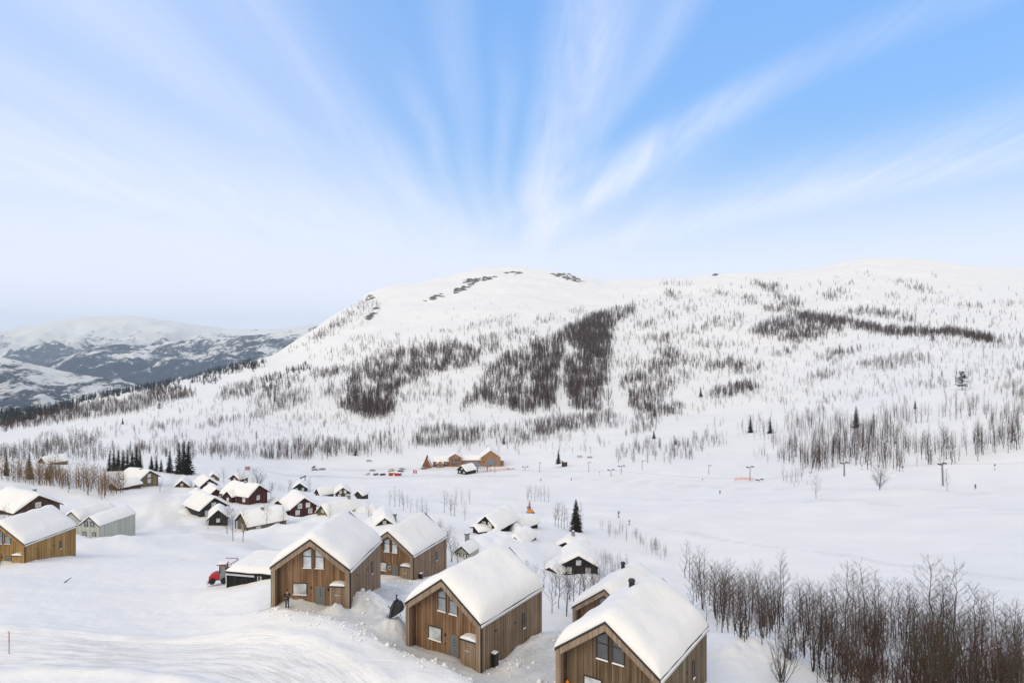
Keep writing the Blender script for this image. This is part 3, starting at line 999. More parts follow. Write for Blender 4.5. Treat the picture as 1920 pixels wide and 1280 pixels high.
def window(parent, face, off, x0, x1, z0, z1, zt=None, fr=0.07, frame_m='metal_dark', glass='glass', mull=False, sill=True, bars=0):
    """window on a wall face; zt = (left, right) heights of a sloping top light"""
    Mx = face_mat(face, off)
    tl, tr = zt if zt else (z1, z1)
    fm = MB()
    fm.box(x0 - fr, x0, -0.07, 0.0, z0 - fr, tl, Mx)
    fm.box(x1, x1 + fr, -0.07, 0.0, z0 - fr, tr, Mx)
    fm.box(x0, x1, -0.068, 0.0, z0 - fr, z0, Mx)
    fm.prism([(x0 - fr, tl), (x1 + fr, tr), (x1 + fr, tr + fr), (x0 - fr, tl + fr)], -0.069, 0.0, Mx)
    if zt:
        fm.box(x0, x1, -0.066, 0.0, z1 - fr / 2, z1 + fr / 2, Mx)
    if mull:
        xm = (x0 + x1) / 2
        fm.box(xm - 0.035, xm + 0.035, -0.064, 0.0, z0, min(tl, tr), Mx)
    for k in range(bars):
        zb = z0 + (z1 - z0) * (k + 1) / (bars + 1)
        fm.box(x0, x1, -0.062, 0.0, zb - 0.03, zb + 0.03, Mx)
    wn = fm.build('window', M[frame_m], parent)
    if zt:
        MB().prism([(x0, z0), (x1, z0), (x1, z1), (x0, z1)], -0.035, -0.005, Mx).build('pane', M[glass], wn)
        MB().prism([(x0, z1 + fr / 2), (x1, z1 + fr / 2), (x1, tr), (x0, tl)], -0.034, -0.005, Mx).build('pane', M[glass], wn)
    else:
        MB().box(x0, x1, -0.035, -0.005, z0, z1, Mx).build('pane', M[glass], wn)
    if sill:
        MB().prism([(x0 - fr, z0 - fr), (x1 + fr, z0 - fr), (x1 + fr * 0.6, z0 - fr + 0.09), (x0, z0 - fr + 0.10)], -0.15, -0.071, Mx).build('sill_snow', M['snow'], wn)
    return wn


def board_wall(face, off, x0, x1, zf, z0=-1.6, bw=0.145, gap=0.012, seed=0, skip=None):
    """vertical board cladding; zf(x) gives the top edge; returns an MB with a tone per board"""
    rn = random.Random(seed)
    Mx = face_mat(face, off)
    b = MB()
    n = max(1, int(round((x1 - x0) / bw)))
    bw = (x1 - x0) / n
    for i in range(n):
        a = x0 + i * bw + gap / 2
        c = x0 + (i + 1) * bw - gap / 2
        b.tone = min(1, max(0, rn.gauss(0.5, 0.24)))
        p = 0.018 + (0.016 if i % 2 else 0) + rn.uniform(0, 0.006)
        if zf(a) <= z0 + 0.02 or zf(c) <= z0 + 0.02:
            continue
        b.prism([(a, z0), (c, z0), (c, zf(c)), (a, zf(a))], -p, 0.0, Mx)
    return b


def modern_house(label, px, d, phi, W, L, he, rise, z, wood, front, snow_t, seed, group, detail=True, frame='wood_frame', chimney=None, upper='glass', lower='glass_pale', back_ext=0.0, shed_dark=False, name='timber_cabin'):
    """gabled timber cabin with a deep entrance portal; origin = middle of the front edge at floor level"""
    ph = R(phi)
    cx_, cy_ = col_x(px, d), d                                  # front right corner
    ox, oy = cx_ - math.cos(ph) * W / 2, cy_ + math.sin(ph) * W / 2
    h = empty(name, (ox, oy, z), -ph, label, 'house', group)
    hw = W / 2

    def rz(x):
        return he + rise * (1 - abs(x) / hw)
    rec = 0.95
    # side walls
    for sgn in (-1, 1):
        MB().box(min(sgn * (hw - 0.2), sgn * hw), max(sgn * (hw - 0.2), sgn * hw), 0.44, L, -1.6, he).build('wall', M[wood], h)
        fc = 'right' if sgn > 0 else 'left'
        x0, x1 = (0.0, L) if sgn > 0 else (-L, 0.0)
        if detail:
            cl = board_wall(fc, hw, x0, x1, lambda x: he, seed=seed + sgn)
            cl.build('cladding', M[wood], h, tones=True, kind='stuff')
    MB().prism([(-hw + 0.2, -1.6), (hw - 0.2, -1.6), (hw - 0.2, he), (0, he + rise - 0.08), (-hw + 0.2, he)], L - 0.2, L - 0.003).build('wall', M[wood], h)
    if detail:
        board_wall('back', L, -hw, hw, rz, seed=seed + 5).build('cladding', M[wood], h, tones=True, kind='stuff')
    iw = hw - 0.42
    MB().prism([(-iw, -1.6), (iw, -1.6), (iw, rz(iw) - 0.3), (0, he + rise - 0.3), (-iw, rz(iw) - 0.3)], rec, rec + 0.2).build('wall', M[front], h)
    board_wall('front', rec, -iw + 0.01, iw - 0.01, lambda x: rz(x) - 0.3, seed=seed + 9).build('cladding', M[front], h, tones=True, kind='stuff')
    # portal frame
    for sgn in (-1, 1):
        a, b = sorted((sgn * (hw - 0.42), sgn * hw))
        MB().box(a, b, 0.0, 0.44, -1.6, he - 0.02).build('portal_post', M[frame], h)
        a2, b2 = sorted((sgn * (hw - 0.42), sgn * (hw - 0.21)))
        MB().box(a2, b2, 0.44, rec, -1.6, he + 0.2).build('portal_reveal', M[front], h)
        if detail:
            board_wall('front', 0.0, a, b, lambda x: rz(x) - 0.06 - (0.0 if abs(x) > iw - 0.05 else 0), seed=seed + 11 + sgn).build('cladding', M[frame], h, tones=True, kind='stuff')
        q = MB()
        n = 24
        rn = random.Random(seed + 3)
        for i in range(n):
            xa, xb = sgn * iw * i / n, sgn * iw * (i + 1) / n
            xa, xb = sorted((xa, xb))
            q.tone = rn.uniform(0.2, 0.8)
            q.prism([(xa + 0.005, rz(xa) - 0.55), (xb - 0.005, rz(xb) - 0.55), (xb - 0.005, rz(xb) - 0.03), (xa + 0.005, rz(xa) - 0.03)], -0.02 - (0.012 if i % 2 else 0), rec)
        q.build('portal_fascia', M[frame], h, tones=True)
    # roof plates with a dark metal edge
    rf = MB()
    for sgn in (-1, 1):
        e = hw + 0.10
        poly = [(0, rz(0)), (sgn * e, he - rise * 0.10 / hw), (sgn * e, he - rise * 0.10 / hw + 0.16), (0, rz(0) + 0.17)]
        if sgn > 0:
            poly = poly[::-1]
        rf.prism(poly[::-1] if sgn > 0 else poly[::-1], -0.07, L + 0.07)
    roof = rf.build('roof', M['metal_dark'], h)
    roof_snow(h, W + 0.12, 0.0, L + 0.05, he + 0.13, rise + 0.02, snow_t, seed)
    # eaves: gutter filled with snow, snow guard, downpipe
    for sgn in (-1, 1):
        xa, xb = sorted((sgn * (hw + 0.10), sgn * (hw + 0.24)))
        g = MB().box(xa, xb, -0.02, L + 0.03, he - 0.20, he - 0.07).build('gutter', M['metal_light'], h, bevel=0.02)
        gs = MB()
        rn = random.Random(seed + 2)
        yy = 0.0
        while yy < L - 0.3:
            ln = min(rn.uniform(0.7, 1.6), L - yy)
            gs.box(xa + 0.01, xb - 0.01, yy, yy + ln - 0.02, he - 0.068, he - 0.02 + rn.uniform(0, 0.06))
            yy += ln
        gs.build('gutter_snow', M['snow'], g)
    MB().tube([(hw + 0.09, 0.13, he - 0.1), (hw + 0.09, 0.13, -1.0)], 0.055, 6).build('downpipe', M['black'], h)
    # openings
    s = rise / hw
    zt = 5.2 * (he / 4.2)
    z_lo = 4.05 * (he / 4.2)

    def top(x):
        return rz(x) - 0.62
    window(h, 'front', rec - 0.03, -1.08, -0.22, z_lo, zt, (min(top(-1.08), zt + 0.4), top(-0.22) - 0.28), glass=upper)
    window(h, 'front', rec - 0.03, 0.22, 1.08, z_lo, zt, (top(0.22) - 0.28, min(top(1.08), zt + 0.4)), glass=upper)
    window(h, 'front', rec - 0.03, -2.15, -0.75, 1.28, 2.38, glass=lower)
    dr = MB().box(0.30, 1.20, rec - 0.08, rec - 0.035, 0.02, 2.14).build('door', M['door_grey'], h)
    fr = MB().box(0.22, 0.30, rec - 0.1, rec - 0.03, 0.0, 2.14).box(1.20, 1.28, rec - 0.1, rec - 0.03, 0.0, 2.14).box(0.22, 1.28, rec - 0.1, rec - 0.03, 2.14, 2.23)
    fr.build('door_frame', M['wood_frame'], h)
    for k in range(3):
        MB().box(0.70, 0.80, rec - 0.092, rec - 0.079, 1.25 + 0.26 * k, 1.37 + 0.26 * k).build('pane', M['glass_dark'], dr)
    MB().box(1.06, 1.17, rec - 0.13, rec - 0.081, 1.00, 1.03).build('handle', M['metal_light'], dr)
    MB().box(0.1, 1.5, rec - 1.3, rec - 0.15, -0.16, 0.0).build('doorstep', M['wood_frame'], h)
    # store cupboard beside the door
    x0, x1, ys, zs = 2.05, iw - 0.02, 0.12, 2.45
    cb = MB().box(x0, x1, ys, rec - 0.04, -1.2, zs).build('store_cupboard', M[front], h)
    b2 = board_wall('front', ys, x0, x1, lambda x: zs, z0=-1.2, seed=seed + 20)
    b2.build('cladding', M[wood if detail else front], cb, tones=True, kind='stuff')
    MB().box(x0 + 0.55, x0 + 1.05, ys - 0.10, ys - 0.04, 1.62, 1.70).build('handle_rail', M['metal_light'], cb)
    lid = MB().prism([(x0 - 0.08, zs + 0.02), (x1, zs + 0.02), (x1, zs + 0.10), (x0 - 0.08, zs + 0.10)], ys - 0.1, rec - 0.03)
    lid.build('lid', M['metal_dark'], cb)
    # snow cap on the cupboard
    sn = MB()
    nx = 10
    top_p = [(x0 - 0.05 + (x1 - x0) * i / nx, zs + 0.11 + 0.34 * math.sqrt(max(0, math.sin(math.pi * (0.06 + 0.88 * i / nx)))) * (0.9 + 0.1 * math.sin(i * 2.1 + seed))) for i in range(nx + 1)]
    sn.prism([(x1 - 0.04 if not shed_dark else x1 - 0.35, zs + 0.104)] + top_p[::-1] + [(x0 - 0.05, zs + 0.104)] if False else [(x0 - 0.05, zs + 0.104), (x1 - 0.05, zs + 0.104)] + top_p[::-1], ys - 0.06, rec - 0.05)
    sn.build('snow_cap', M['snow'], cb, bevel=0.08)
    # lamps and vents
    MB().box(-0.32, -0.20, rec - 0.14, rec - 0.03, 1.9, 2.12).build('wall_lamp', M['black'], h)
    MB().box(1.52, 1.64, rec - 0.14, rec - 0.03, 1.75, 2.05).build('wall_lamp', M['black'], h)
    MB().box(-0.30, -0.22, rec - 0.09, rec - 0.03, 1.15, 1.28).build('meter_box', M['black'], h)
    for yv, zv in ((2.3, 2.95), (5.5, 2.5)):
        MB().tube([(hw + 0.02, yv, zv), (hw + 0.10, yv, zv)], 0.09, 8).build('vent', M['black'], h)
    window(h, 'right', hw + 0.02, 6.75, 7.05, 1.5, 2.75, glass='glass_dark', fr=0.06)
    ub = MB().box(hw + 0.05, hw + 0.55, 1.5, 2.0, -0.2, 1.25).build('utility_box', M['black'], h, bevel=0.04)
    MB().box(hw + 0.07, hw + 0.53, 1.52, 1.98, 1.252, 1.40).build('snow_cap', M['snow'], ub, bevel=0.05)
    if chimney:
        chx, chy, chh = chimney
        zc = rz(chx)
        c = MB().tube([(chx, chy, zc - 0.2), (chx, chy, zc + chh)], 0.24, 10).build('chimney', M['black'], h)
        MB().lathe([(0.30, 0), (0.30, 0.10), (0.22, 0.22)], 10, Matrix.Translation((chx, chy, zc + chh))).build('chimney_cap', M['metal_dark'], c)
    return h


GH = 'timber cabins with entrance portals along the ploughed drive'
house_a = modern_house('brown timber cabin behind the standing person, wall lamps beside a grey door', 655, 66.0, 6.1, 8.25, 10.2, 4.2, 2.9, -27.25, 'wood_brown', 'wood_front', 0.75, 3, GH, upper='glass_pale')
house_b = modern_house('brown timber cabin with a door wreath, half hidden behind its neighbour', 774, 92.0, 21.6, 8.25, 10.2, 4.2, 2.9, -34.3, 'wood_brown', 'wood_front', 0.7, 8, GH, upper='glass_pale')
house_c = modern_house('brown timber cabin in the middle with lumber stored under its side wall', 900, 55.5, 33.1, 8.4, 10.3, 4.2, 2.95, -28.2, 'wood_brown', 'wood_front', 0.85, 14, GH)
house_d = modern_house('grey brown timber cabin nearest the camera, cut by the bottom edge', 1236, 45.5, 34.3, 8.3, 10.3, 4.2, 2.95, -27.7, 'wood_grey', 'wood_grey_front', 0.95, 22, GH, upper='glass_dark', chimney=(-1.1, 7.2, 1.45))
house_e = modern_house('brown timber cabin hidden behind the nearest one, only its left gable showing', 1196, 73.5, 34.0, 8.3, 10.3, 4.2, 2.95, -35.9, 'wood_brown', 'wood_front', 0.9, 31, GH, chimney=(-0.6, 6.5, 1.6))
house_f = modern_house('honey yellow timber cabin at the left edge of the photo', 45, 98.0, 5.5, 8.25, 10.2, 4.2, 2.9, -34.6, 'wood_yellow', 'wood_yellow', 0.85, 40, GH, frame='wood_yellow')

# wreath on the second cabin's front wall
wr = MB()
ring = [(-0.18 + 0.27 * math.cos(t), 0.84, 1.75 + 0.27 * math.sin(t)) for t in [2 * math.pi * k / 16 for k in range(17)]]
wr.tube(ring, 0.07, 6, cap=False)
wro = wr.build('door_wreath', plain('wreath_leaves', (0.5, 0.5, 0.46), 0.9, var=0.4, scale=20), house_b)
# string of warm lights looped on the nearest cabin's side wall
sl = MB()
hwd = 8.3 / 2
lp = [(hwd + 0.10, 4.1 + 0.38 * math.sin(t), 1.15 + 0.62 * math.cos(t)) for t in [R(-150) + R(300) * k / 20 for k in range(21)]]
sl.tube(lp, 0.022, 5)
bulb = plain('warm_bulb_string', (0.75, 0.38, 0.10), 0.6)
sl.build('light_string', bulb, house_d)
# roof ladder / flashing strip seen at the far verge of each near roof
for hh, Wd, Ln, tt in ((house_a, 8.25, 10.2, 1.0), (house_c, 8.4, 10.3, 1.1), (house_d, 8.3, 10.3, 1.2), (house_b, 8.25, 10.2, 1.0)):
    v = MB()
    hw_ = Wd / 2
    v.prism([(0.3, 4.2 + 2.95 * (1 - 0.3 / hw_) + 0.1), (hw_ + 0.12, 4.18), (hw_ + 0.12, 4.40), (0.3, 4.2 + 2.95 * (1 - 0.3 / hw_) + 0.50)], Ln + 0.08, Ln + 0.16)
    v.build('verge_board', M['metal_dark'], hh)
# lumber under the middle cabin
for k in range(7):
    yy = 4.6 + 0.25 * (k % 3)
    MB().box(3.2, 4.9 + 0.2 * (k % 2), yy, yy + 0.2, -0.75 + 0.13 * (k // 3), -0.64 + 0.13 * (k // 3), Matrix.Rotation(R(0.6 * k), 4, 'Z')).build('lumber_board', M['lumber'], house_c)


# ------------------------------------------------------------------ village cabins
def cabin(label, px, py, d, phi, W, L, he, rise, wood, seed, anchor='right', over=0.55, T=0.95, chim=None, win=(), side=None, side_win=0, trim='wood_dark', wframe='white', post=False, porch=None, group='snowed-in cabins of the village', sink=0.0, name='cabin', upper=1, lower=2, glass='glass_pale'):
    """older gabled cabin with wide eaves under deep snow; anchor = which front corner stands at (px, d)"""
    ph = R(phi)
    hw = W / 2
    cx_ = col_x(px, d)
    sg = {'right': -1, 'left': 1, 'mid': 0}[anchor]
    ox, oy = cx_ + sg * math.cos(ph) * hw, d - sg * math.sin(ph) * hw
    z = -(py - PCY) / F * d - (sink if sink else (0.9 if group == 'snowed-in cabins of the village' else 0.0))
    h = empty(name, (ox, oy, z), -ph, label, 'house', group)

    def rz(x):
        return he + rise * (1 - abs(x) / hw)
    bd = 0.2
    board_wall('front', 0.0, -hw, hw, lambda x: rz(x) - 0.05, z0=-2.0, bw=bd, seed=seed).build('wall', M[wood], h, tones=True, kind='stuff')
    board_wall('right', hw, 0, L, lambda x: he, z0=-2.0, bw=bd, seed=seed + 1).build('wall', M[wood], h, tones=True, kind='stuff')
    board_wall('left', hw, -L, 0, lambda x: he, z0=-2.0, bw=bd, seed=seed + 2).build('wall', M[wood], h, tones=True, kind='stuff')
    board_wall('back', L, -hw, hw, lambda x: rz(x) - 0.05, z0=-2.0, bw=bd, seed=seed + 3).build('wall', M[wood], h, tones=True, kind='stuff')
    rf = MB()
    e = hw + over
    ze = he - rise * over / hw
    for sgn in (-1, 1):
        rf.prism([(0, rz(0)), (0, rz(0) + 0.16), (sgn * e, ze + 0.15), (sgn * e, ze)] if sgn > 0 else [(0, rz(0)), (sgn * e, ze), (sgn * e, ze + 0.15), (0, rz(0) + 0.16)], -over, L + over)
    roof = rf.build('roof', M[trim], h)
    for sgn in (-1, 1):
        b = MB().prism([(0, rz(0) - 0.10), (sgn * (e + .02), ze - 0.10), (sgn * (e + .02), ze + 0.17), (0, rz(0) + 0.18)] if sgn < 0 else [(0, rz(0) - 0.10), (0, rz(0) + 0.18), (sgn * (e + .02), ze + 0.17), (sgn * (e + .02), ze - 0.10)], -over - 0.04, -over + 0.02)
        b.build('barge_board', M[trim], roof)
    roof_snow(h, 2 * e, -over - 0.03, L + over, ze + 0.12, rise + rise * over / hw + 0.02, T, seed, ef=1.5, es=0.9, ridge_r=1.6)
    ww = min(1.0, W * 0.15)
    if upper == 1:
        window(h, 'front', -0.03, -ww / 2, ww / 2, he + 0.25, he + 0.25 + ww, frame_m=wframe, glass=glass, fr=0.10, sill=False)
    elif upper == 2:
        for xx in (-W * 0.16, W * 0.16):
            window(h, 'front', -0.03, xx - ww / 2, xx + ww / 2, he - 0.1, he + ww + 0.1, frame_m=wframe, glass=glass, fr=0.12, sill=False)
    for k in range(lower):
        xx = -hw + W * (k + 0.5) / lower
        window(h, 'front', -0.03, xx - ww / 2, xx + ww / 2, 0.95, 0.95 + ww * 1.15, frame_m=wframe, glass=glass, fr=0.10)
    for s_, n_ in ((side, side_win),) if side else ():
        for k in range(n_):
            yy = L * (k + 0.5) / n_
            yy = yy if s_ == 'right' else -yy
            window(h, s_, hw + 0.03, yy - 0.5, yy + 0.5, 0.9, 1.9, frame_m=wframe, glass=glass, fr=0.1)
    if chim:
        cxx, cyy, chh = chim
        zc = rz(cxx)
        c = MB().box(cxx - 0.32, cxx + 0.32, cyy - 0.32, cyy + 0.32, zc - 0.3, zc + chh).build('chimney', M['metal_grey'], h, bevel=0.03)
        MB().box(cxx - 0.40, cxx + 0.40, cyy - 0.40, cyy + 0.40, zc + chh + 0.002, zc + chh + 0.1).build('chimney_cap', M['metal_dark'], c)
        MB().lathe([(0.34, 0.0), (0.32, 0.12), (0.15, 0.22)], 8, Matrix.Translation((cxx, cyy, zc + chh + 0.105))).build('snow_cap', M['snow'], c, smooth=True)
    if post:
        for xx in (-hw - over + 0.25, hw + over - 0.25):
            MB().box(xx - 0.09, xx + 0.09, -over + 0.1, -over + 0.28, -1.5, ze + 0.1).build('porch_post', M[trim], h)
    if porch:      # a small cross gable on one side: (side sign, y, width, depth, height)
        sgn, y_, pw, pd, phh = porch
        Mx = face_mat('right' if sgn > 0 else 'left', 0)
        yo = y_ if sgn > 0 else -y_
        off = hw
        q = MB()
        q.prism([(yo - pw / 2, -2), (yo + pw / 2, -2), (yo + pw / 2, phh), (yo, phh + pw * 0.38), (yo - pw / 2, phh)], -(off + pd), -off + 0.3, Mx)
        g = q.build('porch', M[wood], h)
        r2 = MB()
        r2.prism([(yo - pw / 2 - 0.4, phh - 0.3), (yo, phh + pw * 0.38 + 0.02), (yo + pw / 2 + 0.4, phh - 0.3), (yo + pw / 2 + 0.4, phh - 0.14), (yo, phh + pw * 0.38 + 0.2), (yo - pw / 2 - 0.4, phh - 0.14)], -(off + pd + 0.4), -off + 1.2, Mx)
        r2.build('porch_roof', M[trim], g)
        sp = empty('porch_snow_base', (0, 0, 0))
        bpy.data.objects.remove(sp)
        s2 = roof_snow(g, pw + 0.8, -(off + pd + 0.42), -off + 1.5, phh - 0.16, pw * 0.38 + 0.34, 0.55, seed + 60, ef=0.8, es=0.6, name='porch_snow')
        s2.matrix_local = Mx @ Matrix.Translation((yo, 0, 0))
        window(g, 'right' if sgn > 0 else 'left', off + pd + 0.01, yo - 0.4, yo + 0.4, phh - 1.5, phh - 0.6, frame_m=wframe, glass=glass, fr=0.09, sill=False)
    return h


cabin('large brown cabin with tall chimney behind the yellow one at the left edge', 112, 957, 165, -58.7, 9.6, 16, 2.7, 2.9, 'wood_darkbrown', 101, upper=1, lower=3, chim=(2.0, 6.5, 1.6), side=None, trim='wood_darkbrown')
cabin('pale sage green cabin with a long blank side wall', 185.5, 1014, 140, 10.4, 4.7, 10.4, 3.2, 1.75, 'wood_sage', 105, over=0.12, T=0.75, trim='metal_dark', wframe='metal_dark', upper=2, lower=2, group='pale green cabins at the left', glass='glass')
cabin('pale green cabin mostly hidden by the snow roof of the sage green one', 150, 1000, 150, 12, 4.7, 10.4, 3.0, 1.75, 'wood_sage', 106, over=0.12, T=0.9, trim='metal_dark', wframe='metal_dark', upper=0, lower=1, group='pale green cabins at the left')
cabin('grey cabin with long windowed side wall below the dark spruces', 262, 908, 230, -66, 7.2, 10.5, 2.6, 2.4, 'wood_tan', 110, anchor='left', chim=(-0.5, 3.5, 1.0), side='left', side_win=3, upper=1, lower=1)
cabin('small brown gabled cabin left of the red brown one', 341, 917, 236, -20, 4.6, 6, 2.0, 2.0, 'wood_darkbrown', 113, anchor='mid', upper=1, lower=1)
cabin('red brown gabled cabin beside the small brown one', 392, 917, 232, -38, 5.4, 9, 2.4, 2.2, 'wood_red', 116, anchor='mid', upper=1, lower=2)
cabin('low dark red cabin just below the red brown one', 405, 934, 208, -35, 4.4, 9, 2.0, 1.8, 'wood_red', 117, anchor='mid', upper=0, lower=2)
cabin('long red cabin with white windows and a side porch gable', 466, 941, 200, -64, 7.4, 11.5, 2.7, 2.5, 'wood_red', 120, anchor='left', chim=(-0.3, 5.0, 0.9), side='left', side_win=3, upper=0, lower=1, porch=(-1, 7.0, 3.4, 1.6, 2.4))
cabin('dark grey cabin with white windows below the long red one', 376, 968, 175, -48, 7.0, 10, 2.7, 2.5, 'wood_dark', 125, anchor='left', upper=1, lower=2, trim='wood_black')
cabin('grey brown cabin with stone chimney behind bare birches', 466, 998, 160, 47, 7.2, 9.5, 2.6, 2.3, 'wood_tan', 130, anchor='right', chim=(1.0, 4.5, 1.5), side='right', side_win=2, upper=0, lower=1, post=True)
cabin('small dark gabled annex left of the grey brown cabin', 409, 978, 166, -22, 4.2, 6, 2.0, 1.9, 'wood_dark', 131, anchor='mid', upper=0, lower=1)
cabin('wine red cabin with two upper white windows and porch', 546, 966, 188, -33, 7.2, 11, 2.8, 2.6, 'wood_red', 135, anchor='left', upper=2, lower=2, porch=(-1, 3.0, 2.8, 1.6, 2.2), trim='wood_red')
cabin('olive grey cabin with stone chimney behind the first timber cabin', 595, 974, 170, 34, 4.2, 10.5, 2.9, 2.0, 'wood_tan', 140, anchor='left', upper=1, lower=1, chim=(0.6, 8.2, 1.6), trim='wood_tan')
cabin('grey shed end poking out of the snow right of the stone chimney', 665, 969, 176, 60, 4.5, 5, 2.0, 1.2, 'wood_tan', 141, anchor='mid', upper=0, lower=0)
cabin('small black cabin with white windows on the open snowfield', 562, 919, 330, -12, 6.2, 8, 2.2, 2.3, 'wood_black', 145, anchor='mid', upper=0, lower=2)
cabin('dark red cabin with its roof turned to the camera', 596, 931, 300, 48, 5.2, 6.5, 2.3, 2.2, 'wood_red', 148, anchor='mid', upper=0, lower=1, side='left', side_win=2)
cabin('brown cabin with veranda on the snowfield', 643, 931, 290, -16, 6.2, 8, 2.7, 2.2, 'wood_darkbrown', 150, anchor='mid', upper=2, lower=2)
cabin('small dark annex right of the brown veranda cabin', 672, 930, 288, 20, 3.6, 5, 1.6, 1.5, 'wood_dark', 152, anchor='mid', upper=0, lower=0)
cabin('black gable buried in snow between the first two timber cabins', 721, 983, 134, -14, 3.4, 8, 0.9, 1.3, 'wood_black', 155, anchor='mid', upper=1, lower=0, chim=(2.4, 4.5, 1.3), T=1.1)
cabin('black cabin with carport and two pale upper windows', 913, 1000, 150, 27, 4.9, 9.5, 2.9, 2.2, 'wood_black', 160, anchor='mid', upper=2, lower=0, trim='wood_dark', over=0.8, T=0.9, sink=1.1)
cabin('long black garage left of the black cabin', 893, 1005, 150, 62, 3.6, 5.0, 1.9, 0.5, 'wood_black', 161, anchor='mid', upper=0, lower=0, T=0.8, sink=0.3)
cabin('small black porch gable in front of the black cabin', 913, 1009, 144, 24, 2.3, 5, 0.7, 1.1, 'wood_black', 162, anchor='mid', upper=0, lower=1, T=0.8, over=0.4)
cabin('black roof gable sunk in snow, upper of two', 975, 1001, 152, -16, 3.2, 8, 0.15, 1.15, 'wood_black', 164, anchor='mid', upper=0, lower=0, T=1.1, over=0.3, sink=0.5)
cabin('black roof gable sunk in snow, lower of two', 966, 1017, 142, 22, 3.8, 8, 0.15, 1.5, 'wood_black', 166, anchor='mid', upper=0, lower=0, T=1.0, over=0.3, sink=0.5)
cabin('black verandah gable end behind the black cabin', 968, 984, 162, 40, 4.0, 6, 1.5, 1.3, 'wood_black', 168, anchor='mid', upper=0, lower=1, T=1.1, sink=1.6)
cabin('black house with white windows in the hollow above the birches', 1120.5, 1076, 125, 7, 7.2, 9.5, 2.2, 1.9, 'wood_black', 170, anchor='right', over=0.12, T=0.9, upper=1, lower=2, wframe='metal_dark', glass='glass_pale')
cabin('low dark brown house left of the black house', 1051, 1079, 123, 24, 4.3, 8, 0.9, 1.15, 'wood_darkbrown', 172, anchor='right', over=0.2, T=0.7, upper=0, lower=0)
cabin('little weathered grey hut above the middle timber cabin', 866, 1043, 113, 20, 2.5, 4.5, 1.6, 1.0, 'wood_sage', 175, anchor='mid', over=0.25, T=0.6, upper=0, lower=2, wframe='metal_dark', chim=(-0.6, 3.6, 1.6))
cabin('grey roofed cabin among the tan thicket at far left', 80, 872, 300, 30, 6.5, 9, 2.2, 2.2, 'wood_tan', 178, anchor='mid', upper=0, lower=1)
cabin('pinkish roof edge of a cabin at the thicket end', 213, 913, 222, 25, 5.0, 8, 0.9, 1.2, 'wood_darkbrown', 180, anchor='mid', upper=0, lower=0)

cabin('brown hut half buried left of the wine red cabin', 520, 950, 205, -25, 4.0, 6, 1.2, 1.6, 'wood_darkbrown', 240, anchor='mid', upper=0, lower=1)
cabin('snow buried dark roof between the dark grey cabin and the road', 340, 968, 180, 40, 6.5, 8, 0.4, 1.6, 'wood_dark', 242, anchor='mid', upper=0, lower=0, T=1.2)
cabin('low brown roof in deep snow above the dark grey cabin', 352, 945, 205, 55, 6.0, 9, 0.5, 1.8, 'wood_darkbrown', 244, anchor='mid', upper=0, lower=0, T=1.2)
cabin('dark gable peeking from drifts left of the low dark red cabin', 372, 934, 212, -30, 4.2, 8, 0.7, 1.6, 'wood_dark', 246, anchor='mid', upper=1, lower=0, T=1.1)
cabin('small brown hut behind bare trees above the long red cabin', 440, 900, 262, 20, 4.2, 5, 1.6, 1.5, 'wood_darkbrown', 248, anchor='mid', upper=0, lower=1)
cabin('little dark hut in the brush right of the small brown hut', 400, 898, 270, -20, 3.6, 5, 1.5, 1.5, 'wood_tan', 250, anchor='mid', upper=0, lower=1)
cabin('snow buried roof with a dark chimney behind the black house', 1062, 1022, 150, 30, 5.5, 6, 0.2, 1.5, 'wood_black', 254, anchor='mid', upper=0, lower=0, T=1.2, chim=(0.3, 3, 1.9), sink=1.0)

# ------------------------------------------------------------------ ski centre
def T3(px, d, py=None):
    x = col_x(px, d)
    z = gz(x, d) if py is None else -(py - PCY) / F * d
    return x, d, z


def gable_block(parent, name, x0, x1, y0, y1, he, rise, wall, trim, axis='y', T=0.6, seed=1, over=0.4, z0=-1.5):
    """gabled wing of a larger building, ridge along y (axis 'y') or x"""
    h = empty('wing', (0, 0, 0))
    bpy.data.objects.remove(h)
    if axis == 'x':
        Mx = Matrix.Rotation(R(90), 4, 'Z')
        a0, a1, b0, b1 = y0, y1, -x1, -x0
    else:
        Mx = Matrix.Identity(4)
        a0, a1, b0, b1 = x0, x1, y0, y1
    c, hw = (a0 + a1) / 2, (a1 - a0) / 2
    Mx = Mx @ Matrix.Translation((c, 0, 0))
    w_ = MB().prism([(-hw, z0), (hw, z0), (hw, he), (0, he + rise), (-hw, he)], b0, b1, Mx).build(name, M[wall], parent)
    e = hw + over
    ze = he - rise * over / hw
    MB().prism([(-e, ze), (0, he + rise + 0.01), (e, ze), (e, ze + 0.2), (0, he + rise + 0.24), (-e, ze + 0.2)], b0 - over, b1 + over, Mx).build('roof', M[trim], w_)
    s_ = roof_snow(w_, 2 * e, b0 - over + 0.1, b1 + over, ze + 0.17, rise + rise * over / hw + 0.04, T, seed)
    s_.matrix_local = Mx
    return w_


